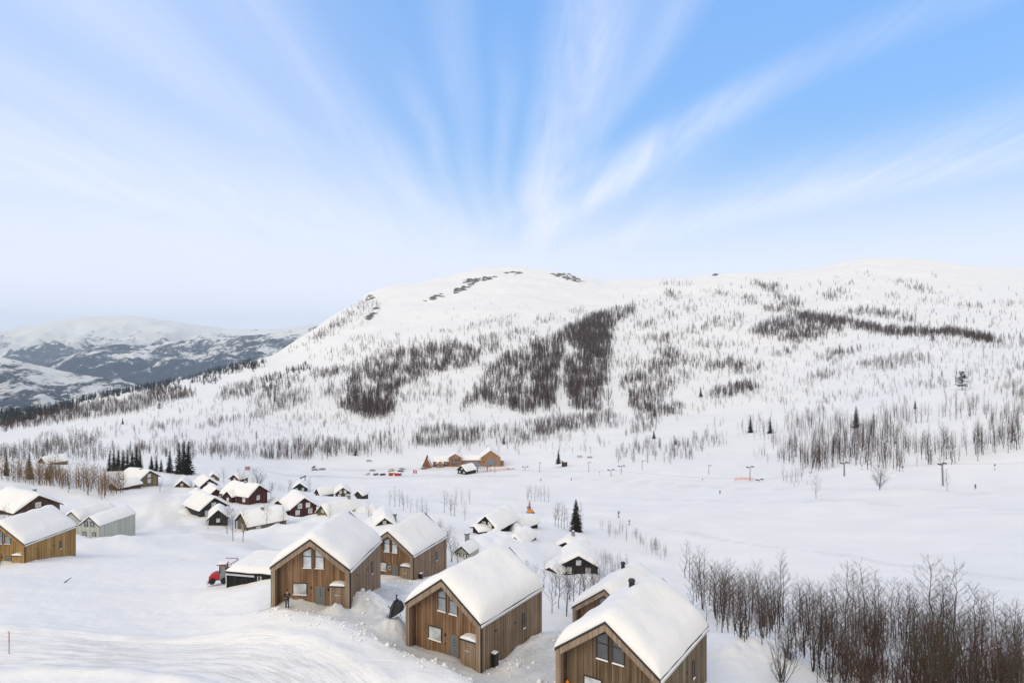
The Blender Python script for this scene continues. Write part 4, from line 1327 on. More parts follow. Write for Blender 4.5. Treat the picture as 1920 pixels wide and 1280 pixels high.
lx, ly, lz = T3(905, 478, 872)
lodge = empty('ski_lodge', (lx, ly, lz), R(4), 'long orange timber ski lodge with a big gabled hall', 'building')
hall = gable_block(lodge, 'hall', -1.2, 13.0, 0, 18, 5.6, 5.0, 'wood_lodge', 'wood_lodge_dark', seed=71)
gd = MB().box(2.6, 10.2, -0.08, 0.02, 0.1, 4.3).build('hall_gate', M['metal_grey'], hall)
for k in range(4):
    MB().box(2.6, 10.2, -0.13, -0.082, 0.6 + k * 0.95, 0.68 + k * 0.95).build('gate_rail', M['metal_dark'], gd)
window(hall, 'front', -0.02, 0.2, 1.2, 2.0, 3.4, frame_m='wood_lodge_dark', glass='glass_dark', sill=False)
MB().tube([(5.9, 0.5, 10.6), (5.9, 0.5, 14.0)], 0.07, 5).build('antenna_mast', M['metal_grey'], hall)
MB().box(13.0, 15.6, 1.0, 4.0, -0.5, 2.6).build('annex', M['wood_lodge'], lodge)
MB().box(13.5, 14.6, 0.93, 1.0, 0.0, 2.2).build('annex_door', M['glass_dark'], lodge)
link = gable_block(lodge, 'link_wing', -15.5, -1.2, 2.0, 10.0, 3.6, 2.2, 'wood_lodge', 'wood_lodge_dark', axis='x', seed=73, T=0.8)
for k in range(9):
    xx = -14.2 + k * 1.35
    window(link, 'front', 1.98, xx, xx + 0.9, 0.8, 2.7, frame_m='wood_lodge_dark', glass='glass', sill=False, fr=0.08)
mid = gable_block(lodge, 'middle_gable', -24.5, -15.5, -1.0, 10, 6.0, 2.6, 'wood_lodge', 'wood_lodge_dark', seed=75)
for xx in (-23.0, -20.4, -18.0):
    window(mid, 'front', -1.02, xx, xx + 1.5, 3.4, 5.3, frame_m='wood_lodge_dark', glass='glass_dark', sill=False)
bal = MB().box(-24.5, -15.5, -3.2, -1.05, 2.5, 2.7)
for k in range(19):
    bal.box(-24.4 + k * 0.49, -24.3 + k * 0.49, -3.2, -3.12, 2.702, 3.6)
bal.box(-24.5, -15.5, -3.25, -3.1, 3.602, 3.72)
bal.build('balcony', M['metal_grey'], mid)
left = gable_block(lodge, 'left_wing', -36.0, -24.5, 1.0, 9.0, 3.0, 2.4, 'wood_lodge_dark', 'wood_lodge_dark', axis='x', seed=77, T=0.9)
for k in range(4):
    xx = -34.5 + k * 2.4
    window(left, 'front', 0.98, xx, xx + 1.4, 0.9, 2.3, frame_m='white', glass='glass', sill=False)
# steep left end gable, turned away
ST = gable_block(lodge, 'steep_gable', -43.5, -37.5, -3.0, 6.0, 0.6, 6.6, 'wood_lodge_dark', 'wood_lodge_dark', axis='y', seed=79, T=0.25, over=0.3)
lodge_porch = gable_block(lodge, 'entrance_porch', -33.0, -28.5, -3.5, 1.0, 2.2, 1.6, 'wood_lodge', 'wood_lodge_dark', seed=81, T=0.5)
window(lodge_porch, 'front', -3.52, -31.8, -29.8, 0.3, 2.0, frame_m='white', glass='glass_dark', sill=False)

hx, hy, hz_ = T3(858, 442, 889)
hut = cabin('black hut with open front below the orange lodge', 866, 889, 440, 38, 7.5, 10, 3.0, 3.0, 'wood_black', 210, anchor='mid', upper=1, lower=2, side='left', side_win=3, group=None, T=0.8, over=0.8, name='warming_hut')

# red container hut
cx_, cy_, cz_ = T3(741, 442, 894)
rc = empty('container', (cx_, cy_, cz_), R(-14), 'red container hut with snow on top by the parked cars', 'container')
MB().box(-4.2, 4.2, -1.3, 1.3, 0, 3.0).build('shell', M['red_box'], rc, bevel=0.05)
rib = MB()
for k in range(22):
    rib.box(-4.1 + k * 0.38, -3.95 + k * 0.38, -1.36, -1.302, 0.2, 2.8)
rib.build('side_ribs', M['red_box'], rc)
MB().box(-0.9, 0.1, -1.42, -1.365, 0.1, 2.2).build('door', M['white'], rc)
MB().box(4.205, 4.26, -1.1, 1.1, 0.2, 2.8).build('end_gate', M['metal_grey'], rc)
MB().box(-4.3, 4.3, -1.4, 1.4, 3.003, 3.45).build('roof_snow', M['snow'], rc, bevel=0.15)


def car(label, px, d, rz, paint, snow=0.12, py=None):
    x, y, z = T3(px, d, py)
    c = empty('parked_car', (x, y, z + 0.02), R(rz), label, 'car', 'cars parked at the ski centre')
    prof = [(-2.15, 0.35), (2.15, 0.35), (2.2, 0.62), (2.1, 0.82), (1.15, 0.95), (0.55, 1.42), (-1.25, 1.46), (-1.95, 1.0), (-2.2, 0.9)]
    MB().prism(prof, -0.86, 0.86).build('body', paint, c, bevel=0.06)
    gl = [(0.95, 0.98), (0.5, 1.37), (-1.2, 1.40), (-1.75, 1.02)]
    MB().prism(gl[::-1], -0.875, 0.875).build('side_glass', M['glass_dark'], c)
    MB().prism([(1.13, 0.985), (1.16, 0.985), (0.60, 1.41), (0.575, 1.40)], -0.72, 0.72).build('windscreen', M['glass_dark'], c)
    for wx in (-1.35, 1.35):
        for wy in (-0.8, 0.8):
            t = MB().tube([(wx, wy - 0.1, 0.32), (wx, wy + 0.1, 0.32)], 0.32, 12).build('wheel', M['tyre'], c)
            MB().tube([(wx, wy - 0.112, 0.32), (wx, wy + 0.112, 0.32)], 0.18, 8).build('rim', M['metal_light'], t)
    for wy in (-0.62, 0.62):
        MB().box(2.15, 2.22, wy - 0.16, wy + 0.16, 0.62, 0.78).build('headlight', M['white'], c)
    MB().box(-1.25, 0.5, -0.75, 0.75, 1.462, 1.465 + snow).build('roof_snow', M['snow'], c, bevel=0.04)
    MB().box(1.2, 2.0, -0.7, 0.7, 0.955, 0.975 + snow * 0.5).build('bonnet_snow', M['snow'], c, bevel=0.02)
    return c


P_w = plain('car_white', (0.62, 0.63, 0.64), 0.3, 0.1)
P_b = plain('car_black', (0.02, 0.021, 0.023), 0.3, 0.2)
P_g = plain('car_grey', (0.14, 0.145, 0.15), 0.3, 0.4)
P_s = plain('car_silver', (0.38, 0.39, 0.40), 0.3, 0.6)
P_y = plain('car_lime', (0.55, 0.52, 0.04), 0.35)
P_u = plain('car_blue', (0.05, 0.07, 0.11), 0.3, 0.3)
car('silver car parked alone above the front row', 698, 470, 165, P_s)
car('white car, leftmost of the front row', 689, 448, 70, P_w)
car('dark car between two others in the front row', 705, 447, 65, P_g)
car('small black car nearest the red container', 718, 446, 60, P_b)
car('lime yellow car in the row behind the red container', 735, 470, 12, P_y)
car('blue grey car just in front of the lime yellow one', 734, 461, 12, P_u)
car('silver car at the right end of the row behind the container', 754, 472, 14, P_s)
car('black car, right end of the row, nearer than the silver one', 751, 462, 10, P_b)
car('dark car beside the steep red gable of the lodge', 795, 470, 5, P_g, 0.05)
car('snowy car on the open lot left of the silver car', 692, 505, 10, P_w, 0.3)


# ------------------------------------------------------------------ ski lift, lamps, fences
def tower(label, px, d, py, hgt, rz=0, lean=0.0, pad=False, heavy=False):
    x, y, z = T3(px, d, py)
    t = empty('lift_tower', (x, y, z), R(rz), label, 'lift tower', 'towers of the ski lift')
    r_ = 0.42 if heavy else 0.24
    top = (lean, 0, hgt)
    MB().tube([(0, 0, -1.0), top], [r_, r_ * 0.75], 8).build('mast', M['metal_grey'], t)
    MB().box(lean - 2.0, lean + 2.0, -0.12, 0.12, hgt - 0.15, hgt + 0.12).build('crossarm', M['metal_grey'], t)
    for s_ in (-1, 1):
        b = MB().box(lean + s_ * 1.9 - 0.18, lean + s_ * 1.9 + 0.18, -0.9, 0.9, hgt + 0.14, hgt + 0.34).build('sheave_battery', M['metal_dark'], t)
        for k in (-0.6, 0.0, 0.6):
            MB().tube([(lean + s_ * 1.9 - 0.22, k, hgt + 0.02), (lean + s_ * 1.9 + 0.22, k, hgt + 0.02)], 0.22, 8).build('sheave', M['metal_dark'], b)
    if pad:
        MB().lathe([(0.42, -0.6), (0.42, 1.7), (0.30, 1.8)], 10).build('safety_pad', M['orange'], t)
    return t


tower('lift tower with orange pad at the valley end of the lift', 958, 465, 899, 7.6, 20, 0, True)
tower('leaning lift tower next after the valley end', 983, 455, 894, 7.0, 20, 0.7)
tower('lift tower with red pad above the loose log', 1146, 400, 906, 8.3, 25, -0.2, True)
tower('lift tower without a pad right behind the red padded one', 1164, 405, 896, 7.4, 25, 0.5)
tower('slim lift tower right of the orange net', 1406, 350, 900, 7.0, 28, 0.2)
tower('short lift tower with red pad at the middle of the piste', 1424, 345, 921, 6.2, 28, 0.0, True)
tower('broad lift tower with a long crossarm below the wood', 1583, 305, 888, 5.0, 30, 0.0, heavy=True)
tower('tall lift tower beside a thin birch on the right', 1768, 268, 905, 7.8, 32, -0.6, heavy=True)


def lamp_post(label, px, d, py, hgt):
    x, y, z = T3(px, d, py)
    t = empty('piste_lamp', (x, y, z), R(20), label, 'lamp post', 'floodlight posts along the piste')
    MB().tube([(0, 0, -0.8), (0, 0, hgt)], [0.16, 0.11], 7).build('pole', M['metal_dark'], t)
    MB().box(-0.7, 0.7, -0.06, 0.06, hgt - 0.2, hgt - 0.05).build('bracket', M['metal_dark'], t)
    for s_ in (-0.55, 0.55):
        MB().box(s_ - 0.28, s_ + 0.28, -0.25, 0.2, hgt - 0.04, hgt + 0.28, Matrix.Rotation(R(8), 4, 'X')).build('lamp_head', M['metal_grey'], t)


lamp_post('floodlight post in front of the lodge gate', 928, 445, 892, 11.5)
lamp_post('floodlight post between the leaning tower and the lone spruce', 1012, 440, 897, 11.0)
lamp_post('floodlight post right of the lone spruce', 1104, 425, 896, 10.5)
lamp_post('floodlight post at the middle of the piste', 1204, 415, 897, 11.5)
lamp_post('floodlight post left of the orange net', 1329, 385, 905, 10.5)

# haul cables with T-bars
for off, nm in ((0.0, 'uphill'), (3.4, 'downhill')):
    pts = []
    for px, d, py, hg in ((905, 470, 887, 5), (958, 465, 899, 7.6), (1146, 400, 906, 8.3), (1424, 345, 921, 6.6), (1583, 305, 888, 5.4), (1768, 268, 905, 8.0), (2050, 235, 900, 9.0)):
        x, y, z = T3(px, d, py)
        pts.append((x + off * 0.35, y - off, z + hg + off * 0.1))
    sm = []
    for a, b in zip(pts[:-1], pts[1:]):
        for k in range(8):
            t = k / 8
            p = [a[i] + (b[i] - a[i]) * t for i in range(3)]
            p[2] -= 1.2 * math.sin(math.pi * t)
            sm.append(tuple(p))
    sm.append(pts[-1])
    cbo = MB().tube(sm, 0.02, 4).build('haul_cable', M['metal_dark'])
    tag(cbo, 'thin %s haul cable of the ski lift' % nm, 'cable')
    for k in range(3, len(sm) - 4, 2):
        if random.random() < 0.6:
            continue
        x, y, z = sm[k]
        tb = MB().tube([(0, 0, 0), (0, 0, -2.4)], 0.03, 4)
        tb.box(-0.4, 0.4, -0.06, 0.06, -2.5, -2.38).box(-0.18, 0.18, -0.18, 0.18, -0.9, -0.4)
        to = tb.build('lift_hanger', M['metal_dark'])
        to.location = (x, y, z)
        tag(to, 'small T-bar hanger dangling from the lift cable', 'lift hanger', 'hangers on the lift cable')

# drive station
x, y, z = T3(895, 452, 887)
ds = empty('lift_station', (x, y, z), R(15), 'grey lift drive station with bull wheel in front of the lodge', 'lift station')
MB().tube([(0, 0, -0.5), (0, 0, 4.6)], 0.55, 8).build('column', M['metal_grey'], ds)
MB().box(-2.2, 2.2, -1.3, 1.3, 4.6, 6.4).build('motor_house', M['metal_grey'], ds, bevel=0.15)
MB().tube([(0, -3.0, 4.2), (0, 3.0, 4.2), (6.5, 3.0, 4.4), (11, 0, 4.6), (6.5, -3.0, 4.4), (0, -3.0, 4.2)], 0.16, 5).build('bull_wheel_frame', M['metal_dark'], ds)
MB().tube([(7, 0, -0.5), (7, 0, 4.4)], 0.4, 8).build('column', M['metal_grey'], ds)
for k in range(9):
    MB().tube([(-5 + k * 1.6, -2.9 + 0.4 * (k % 2), 2.6), (-5 + k * 1.6, -2.9 + 0.4 * (k % 2), 4.2)], 0.09, 4).build('hanging_bar', M['metal_dark'], ds)


def net(label, pts, hgt=1.5):
    P = [T3(px, d, py) for px, py, d in pts]
    n = empty('safety_net', P[0], 0, label, 'fence', 'orange safety nets at the lift')
    b = MB()
    o = Vector(P[0])
    for a, c in zip(P[:-1], P[1:]):
        a, c = Vector(a) - o, Vector(c) - o
        L = (c - a).length
        m = max(2, int(L / 1.0))
        for i in range(m + 1):
            q = a.lerp(c, i / m)
            b.tube([q, q + Vector((0, 0, hgt))], 0.035, 3, cap=False)
        for k in range(5):
            h_ = Vector((0, 0, hgt * (k + 0.6) / 5))
            b.tube([a + h_, c + h_], 0.07, 3, cap=False)
    b.build('netting', M['orange_net'], n, kind='stuff')
    pm = MB()
    for q in P:
        q = Vector(q) - o
        MB().tube([q - Vector((0, 0, 0.5)), q + Vector((0, 0, hgt + 0.2))], 0.06, 5).build('post', M['orange'], n)


net('orange safety net leading down left from the lift station', [(865, 897, 440), (878, 893, 444), (895, 890, 448)])
net('orange safety net behind the lift station towards the lodge', [(905, 886, 452), (925, 884, 455), (955, 880, 462)])
net('orange safety net along the front of the lift station', [(892, 893, 442), (908, 896, 438), (922, 897, 436)])
net('orange safety net by the slim lift tower on the right', [(1377, 901, 352), (1390, 899, 351), (1413, 900, 348)])

# picnic tables, small hut, loose log, snow guns
for i, (px, py, d, lb) in enumerate(((1087, 857, 500, 'snowy picnic table, left of two above the piste'), (1106, 859, 495, 'snowy picnic table, right of two above the piste'))):
    x, y, z = T3(px, d, py)
    p = empty('picnic_table', (x, y, z), R(15 * i), lb, 'table', 'picnic tables above the piste')
    MB().box(-1.8, 1.8, -0.6, 0.6, 1.4, 1.55).build('table_top', M['wood_lodge_dark'], p)
    MB().box(-1.8, 1.8, -0.6, 0.6, 1.553, 1.8).build('snow_cap', M['snow'], p, bevel=0.08)
    for s_ in (-1, 1):
        MB().box(-1.8, 1.8, s_ * 1.2 - 0.2, s_ * 1.2 + 0.2, 0.75, 0.85).build('bench', M['wood_lodge_dark'], p)
        MB().box(s_ * 1.4 - 0.1, s_ * 1.4 + 0.1, -1.2, 1.2, 0.5, 0.75).build('leg', M['wood_lodge_dark'], p)
        MB().box(s_ * 1.4 - 0.08, s_ * 1.4 + 0.08, -0.2, 0.2, -0.3, 1.4).build('leg', M['wood_lodge_dark'], p)
cabin('tiny brown hut at the foot of the lone spruce', 1055, 870, 465, 60, 2.4, 3.2, 1.7, 0.7, 'wood_darkbrown', 230, anchor='mid', upper=0, lower=0, T=0.5, over=0.2, group=None, name='hut')
x, y, z = T3(1152, 378, 914)
lg = MB().tube([(-4.0, 0, 0.25), (0, 0.3, 0.28), (4.0, 0.9, 0.2)], [0.28, 0.25, 0.2], 8).build('log', M['wood_darkbrown'])
lg.location = (x, y, z)
lg.rotation_euler = (0, 0, R(-20))
tag(lg, 'long dark log lying loose on the piste', 'log')


def snow_gun(label, px, d, py, sc_=1.0):
    x, y, z = T3(px, d, py)
    g = empty('snow_gun', (x, y, z), R(random.uniform(0, 90)), label, 'snow gun', 'snow guns on the piste')
    MB().tube([(0, 0, -0.3), (0, 0, 1.5 * sc_)], 0.14 * sc_, 6).build('stand', M['metal_dark'], g)
    Mx = Matrix.Translation((0, 0, 1.9 * sc_)) @ Matrix.Rotation(R(70), 4, 'Y')
    MB().lathe([(0.38 * sc_, -0.7 * sc_), (0.5 * sc_, -0.2 * sc_), (0.45 * sc_, 0.7 * sc_)], 10, Mx).build('barrel', M['metal_grey'], g)
    for k in range(3):
        t = 2.1 * k
        MB().tube([(0, 0, 0.5 * sc_), (0.8 * sc_ * math.cos(t), 0.8 * sc_ * math.sin(t), -0.2)], 0.07 * sc_, 5).build('leg', M['metal_dark'], g)


snow_gun('snow gun on the lower piste above the big spruce', 1160, 215, 969, 0.75)
snow_gun('small snow gun just below the other one on the lower piste', 1180, 205, 982, 0.5)
snow_gun('snow gun at the right edge of the photo', 1907, 132, 1072, 0.75)

# orange grooming machine with tall boom
x, y, z = T3(994, 232, 962)
gm = empty('grooming_machine', (x, y, z), R(12), 'orange tracked machine with a tall pointed boom on the snowfield', 'machine')
gm.scale = (0.85, 0.85, 0.85)
MB().prism([(-1.2, 0.5), (1.3, 0.5), (1.35, 1.3), (0.9, 1.6), (-1.2, 1.6)], -0.8, 0.8).build('body', M['orange'], gm, bevel=0.08)
cabp = MB().box(-1.15, 0.2, -0.7, 0.7, 1.61, 2.6).build('cab', M['glass'], gm, bevel=0.05)
MB().box(-1.25, 0.3, -0.8, 0.8, 2.602, 2.72).build('cab_roof', M['metal_dark'], cabp)
MB().lathe([(0.42, 0), (0.45, 0.9), (0.25, 2.0), (0.03, 2.9)], 7, Matrix.Translation((-0.25, 0, 2.75))).build('boom', plain('boom_rust', (0.42, 0.17, 0.08), 0.6), gm)
for s_ in (-1, 1):
    MB().prism([(-1.4, 0.1), (-1.1, -0.1), (1.2, -0.1), (1.5, 0.15), (1.3, 0.5), (-1.2, 0.5)], s_ * 0.95 - 0.22, s_ * 0.95 + 0.22).build('track', M['tyre'], gm)
MB().box(1.5, 1.6, -1.2, 1.2, 0.0, 0.7).build('blade', M['metal_dark'], gm)
MB().tube([(1.35, 0.6, 1.5), (1.35, 0.6, 2.6)], 0.05, 5).build('mirror_arm', M['metal_dark'], gm)

# banners and flags
for px, d, py, lb, hh in ((775, 450, 889, 'red and white banner flag by the container', 3.2), (779, 449, 889, 'pale banner flag right of the red one', 3.2)):
    x, y, z = T3(px, d, py)
    b = empty('banner_flag', (x, y, z), R(20), lb, 'flag')
    MB().tube([(0, 0, -0.3), (0, 0, hh)], 0.04, 5).build('pole', M['metal_grey'], b)
    fl = [(0.03 + 0.05 * k, 0.5 + 0.3 * k) for k in range(3)]
    MB().prism([(0.04, 0.5), (0.9, 0.7), (0.95, 2.2), (0.5, hh), (0.04, hh)], -0.02, 0.02).build('banner', M['red'] if 'red' in lb else M['metal_light'], b)
x, y, z = T3(459, 262, 898)
fp = empty('flagpole', (x, y, z), R(10), 'flagpole with a red flag bearing a white edged blue cross', 'flag')
MB().tube([(0, 0, -0.5), (0, 0, 5.2)], 0.06, 6).build('pole', M['white'], fp)
fg = MB().box(0.08, 2.0, -0.02, 0.02, 3.6, 5.0).build('flag', M['red'], fp)
MB().box(0.08, 2.0, -0.03, 0.03, 4.12, 4.48).box(0.55, 0.91, -0.031, 0.031, 3.6, 5.0).build('white_cross', M['white'], fg)
MB().box(0.08, 2.0, -0.04, 0.04, 4.21, 4.39).box(0.64, 0.82, -0.041, 0.041, 3.6, 5.0).build('blue_cross', plain('flag_blue', (0.01, 0.03, 0.16), 0.7), fg)

# covered machines on the snowfield
for i, (px, py, d, lb) in enumerate(((590, 882, 420, 'tarpaulin covered machine with raised plough on the snowfield'), (604, 881, 425, 'snow covered trailer right of the covered machine'))):
    x, y, z = T3(px, d, py)
    q = empty('covered_machine', (x, y, z), R(10), lb, 'machine')
    MB().prism([(-2.2, 0.2), (2.2, 0.2), (2.0, 1.1), (0.6, 1.6), (-1.6, 1.3)], -1.0, 1.0).build('hull', M['metal_grey'], q, bevel=0.15)
    MB().prism([(-1.9, 1.3), (-1.6, 1.33), (0.6, 1.63), (1.9, 1.15), (0.8, 2.0), (-1.2, 1.8)], -1.05, 1.05).build('snow_cover', M['snow'], q, bevel=0.1)
    if i == 0:
        MB().prism([(-2.0, 2.0), (0.2, 3.2), (0.5, 2.9), (-0.2, 1.9)], -1.1, 1.1).build('plough', M['metal_dark'], q)
x, y, z = T3(568, 345, 900)
sh = empty('open_shelter', (x, y, z), R(25), 'small open roofed shelter above the black cabin', 'shelter')
for xx in (-1.1, 1.1):
    for yy in (-0.8, 0.8):
        MB().box(xx - 0.08, xx + 0.08, yy - 0.08, yy + 0.08, -0.3, 1.6 + 0.35 * xx).build('post', M['wood_dark'], sh)
MB().prism([(-1.5, 1.15), (1.5, 2.1), (1.5, 2.25), (-1.5, 1.3)], -1.1, 1.1).build('roof', M['wood_dark'], sh)

# ------------------------------------------------------------------ near odds and ends
# black garage and red loader left of the first cabin
gx, gy = col_x(425, 80.5), 80.5
ga = empty('garage', (gx, gy, -30.0), R(-12), 'black low garage with deep snow roof and white number', 'garage')
MB().box(0, 8.5, 0, 5.0, -2.0, 1.78).build('wall', M['wood_black'], ga)
board_wall('front', 0.0, 0.0, 8.5, lambda x: 1.78, z0=-2.0, bw=0.16, seed=300).build('cladding', M['wood_black'], ga, tones=True, kind='stuff')
MB().box(-0.1, 8.6, -0.12, 5.1, 1.782, 1.92).build('roof', M['metal_dark'], ga)
MB().box(0.0, 3.9, -0.22, -0.125, 1.45, 1.66).build('lamp_rail', M['metal_light'], ga)
MB().box(-0.06, 0.02, -0.1, -0.041, -1.5, 1.45).build('corner_board', M['white'], ga)
nv = []
GN = 18
gsn = MB()
xs = np.linspace(-0.12, 8.6, GN)
ys = np.linspace(-0.15, 5.6, GN)
A, B = np.meshgrid(xs, ys, indexing='ij')
ed = np.minimum(np.minimum(A + 0.12, 8.6 - A) / 1.0, (B + 0.15) / 1.2)
Zs = 1.93 + 0.6 * np.sqrt(np.clip(1 - (1 - np.clip(ed, 0, 1)) ** 2, 0, 1)) + 0.05 * B + 0.1 * gnoise(A * 0.5, B * 0.5, 3)
gi = np.arange(GN * GN).reshape(GN, GN)
gq = np.stack([gi[:-1, :-1], gi[1:, :-1], gi[1:, 1:], gi[:-1, 1:]], -1).reshape(-1, 4)
link_mesh('roof_snow', np_mesh('garage_snow', np.stack([A, B, Zs], -1).reshape(-1, 3), gq, M['snow'], smooth=True), ga)
tx = bpy.data.curves.new('house_number', 'FONT')
tx.body = '13'
tx.size = 0.75
tx.extrude = 0.01
tx.materials.append(M['white'])
tob = bpy.data.objects.new('number_curve', tx)
C.objects.link(tob)
bpy.context.view_layer.update()
tme = bpy.data.meshes.new_from_object(tob.evaluated_get(bpy.context.evaluated_depsgraph_get()))
bpy.data.objects.remove(tob)
to = link_mesh('house_number', tme, ga)
to.location = (4.1, -0.06, 1.05)
to.rotation_euler = (R(90), 0, 0)

lx_, ly_ = col_x(412, 84.0), 84.0
ld = empty('snow_loader', (lx_, ly_, gz(lx_, ly_) + 0.35), R(10), 'small red loader with cab half dug into the snow beside the garage', 'loader')
MB().prism([(-1.15, 0.35), (0.1, 0.35), (0.1, 1.25), (-0.5, 1.35), (-1.0, 1.15), (-1.25, 0.8)], -0.5, 0.5).build('hood', M['red'], ld, bevel=0.1)
MB().prism([(0.1, 0.3), (1.0, 0.3), (1.15, 0.8), (0.9, 1.3), (0.1, 1.3)], -0.55, 0.55).build('side_panel', M['metal_grey'], ld, bevel=0.06)
MB().prism([(0.85, 0.3), (1.25, 0.3), (1.2, 0.9), (0.95, 1.7), (0.75, 1.7), (1.0, 0.9)], -0.58, 0.58).build('rear_cowl', M['red'], ld, bevel=0.03)
cb = MB()
for xx in (0.1, 0.85):
    for yy in (-0.5, 0.5):
        cb.tube([(xx, yy, 1.3), (xx, yy, 2.3)], 0.05, 5)
cb.build('cab_frame', M['metal_dark'], ld)
MB().box(0.13, 0.82, -0.46, 0.46, 1.32, 2.2).build('cab_glass', M['glass'], ld)
MB().box(-0.25, 1.0, -0.6, 0.6, 2.3, 2.36).build('cab_roof', M['red'], ld)
MB().box(-0.2, 0.95, -0.55, 0.55, 2.362, 2.55).build('snow_cap', M['snow'], ld, bevel=0.06)
st = MB()
st.tube([(0.9, -0.5, 1.6), (2.1, -0.5, 2.2), (2.1, -0.5, 2.75)], 0.05, 5).tube([(0.9, 0.5, 1.6), (2.1, 0.5, 2.2), (2.1, 0.5, 2.75)], 0.05, 5)
for k in range(4):
    st.tube([(1.2 + 0.3 * k, -0.5, 1.75 + 0.15 * k), (1.2 + 0.3 * k, -0.5, 2.3 + 0.13 * k)], 0.03, 4)
st.tube([(1.0, -0.5, 2.25), (2.1, -0.5, 2.75), (2.1, 0.5, 2.75), (0.6, 0.5, 2.9)], 0.045, 5)
st.build('loading_frame', plain('frame_red', (0.25, 0.03, 0.03), 0.5), ld)
for xx in (-0.75, 0.65):
    for yy in (-0.6, 0.6):
        MB().tube([(xx, yy - 0.14, 0.35), (xx, yy + 0.14, 0.35)], 0.38, 12).build('wheel', M['tyre'], ld)
MB().box(-1.5, -1.3, -0.6, 0.6, -0.1, 0.35).build('blade', M['white'], ld)

# black covered trailer standing on end
tx_, ty_ = col_x(741, 63.0), 63.0
tr = empty('covered_trailer', (tx_, ty_, gz(tx_, ty_) - 0.1), R(-22), 'black tarpaulin covered trailer tipped on end in the snow', 'trailer')
MB().prism([(-0.45, 0.35), (-0.30, 0.15), (0.10, 0.45), (0.62, 0.95), (0.75, 1.55), (0.20, 1.85), (-0.15, 1.80), (-0.42, 1.2)], -0.32, 0.32, Matrix.Rotation(R(8), 4, 'Y')).build('tarpaulin', M['tarp'], tr, bevel=0.06)
MB().prism([(-0.50, 0.30), (-0.32, 0.12), (-0.05, 1.95), (-0.2, 1.9), (-0.48, 1.2)], -0.42, 0.28, Matrix.Rotation(R(8), 4, 'Y')).build('chassis', plain('chassis_grey', (0.06, 0.06, 0.065), 0.5, 0.4), tr, bevel=0.03)
MB().tube([(0.15, -0.1, 1.7), (0.22, -0.1, 2.25), (0.12, -0.1, 2.42)], 0.06, 6).tube([(0.22, -0.1, 2.25), (0.3, -0.1, 2.42)], 0.05, 6).build('drawbar', M['metal_dark'], tr)
MB().tube([(0.55, 0, 0.6), (0.78, 0, 0.15)], 0.03, 5).build('support_leg', M['metal_grey'], tr)
MB().box(-0.85, -0.5, -0.25, 0.05, 0.0, 0.28).box(-0.5, -0.25, -0.3, 0.0, -0.15, 0.08).build('mudguard', M['metal_grey'], tr)
MB().tube([(-0.6, -0.3, 1.3), (-0.42, -0.2, 1.0)], 0.04, 5).build('side_bar', M['metal_dark'], tr)

# snow stake, stick, garden bench
sx, sy = col_x(17, 58), 58.0
sk = empty('snow_stake', (sx, sy, gz(sx, sy)), 0, 'thin snow stake with red upper half at the roadside', 'stake')
MB().tube([(0, 0, -0.3), (0, 0, 0.95)], 0.035, 6).build('lower_half', M['metal_grey'], sk)
MB().tube([(0, 0, 0.951), (0, 0, 2.0)], 0.038, 6).build('upper_half', M['red'], sk)
p = ground_at(126, 1092)
stc = MB().tube([(-0.45, 0, -0.05), (-0.1, 0.1, 0.22), (0.42, 0.2, 0.62)], [0.07, 0.065, 0.03], 6).build('stick', M['wood_darkbrown'])
stc.location = p
tag(stc, 'dark stick jutting from the open snow at left', 'stick')
bx_, by_ = col_x(1026, 50.5), 50.5
bn = empty('garden_bench', (bx_, by_, gz(bx_, by_)), R(35), 'snow topped metal garden bench beside the nearest cabin', 'bench')
MB().box(-0.9, 0.9, -0.35, 0.35, 0.62, 0.70).build('seat', M['metal_grey'], bn)
MB().box(-0.85, 0.85, -0.33, 0.33, 0.702, 0.80).build('snow_cap', plain('icy_snow', (0.6, 0.6, 0.61), 0.7), bn, bevel=0.03)
for xx in (-0.8, 0.8):
    for yy in (-0.3, 0.3):
        MB().tube([(xx, yy, -0.3), (xx, yy, 0.62)], 0.035, 5).build('leg', M['metal_dark'], bn)
MB().tube([(0.8, 0.33, 0.7), (0.8, 0.33, 1.1), (0.3, 0.33, 1.1)], 0.03, 5).build('backrest', M['metal_dark'], bn)
ogx, ogy = 0, 0
MB().lathe([(0.16, 0.0), (0.2, 0.3), (0.12, 0.5), (0.03, 0.62)], 8, Matrix.Translation((-3.55, 0.75, 1.1))).build('lantern', M['orange'], house_d)


# ------------------------------------------------------------------ people
def skin_body(name, joints, edges, mat, parent, root=0, sub=2):
    me = bpy.data.meshes.new(name)
    me.from_pydata([j[:3] for j in joints], edges, [])
    o = link_mesh(name, me, parent)
    o.modifiers.new('skin', 'SKIN')
    sv = me.skin_vertices[0].data
    for i, j in enumerate(joints):
        sv[i].radius = (j[3], j[4] if len(j) > 4 else j[3])
        sv[i].use_root = (i == root)
    ss = o.modifiers.new('smooth', 'SUBSURF')
    ss.levels = sub
    ss.render_levels = sub
    me.materials.append(mat)
    return o


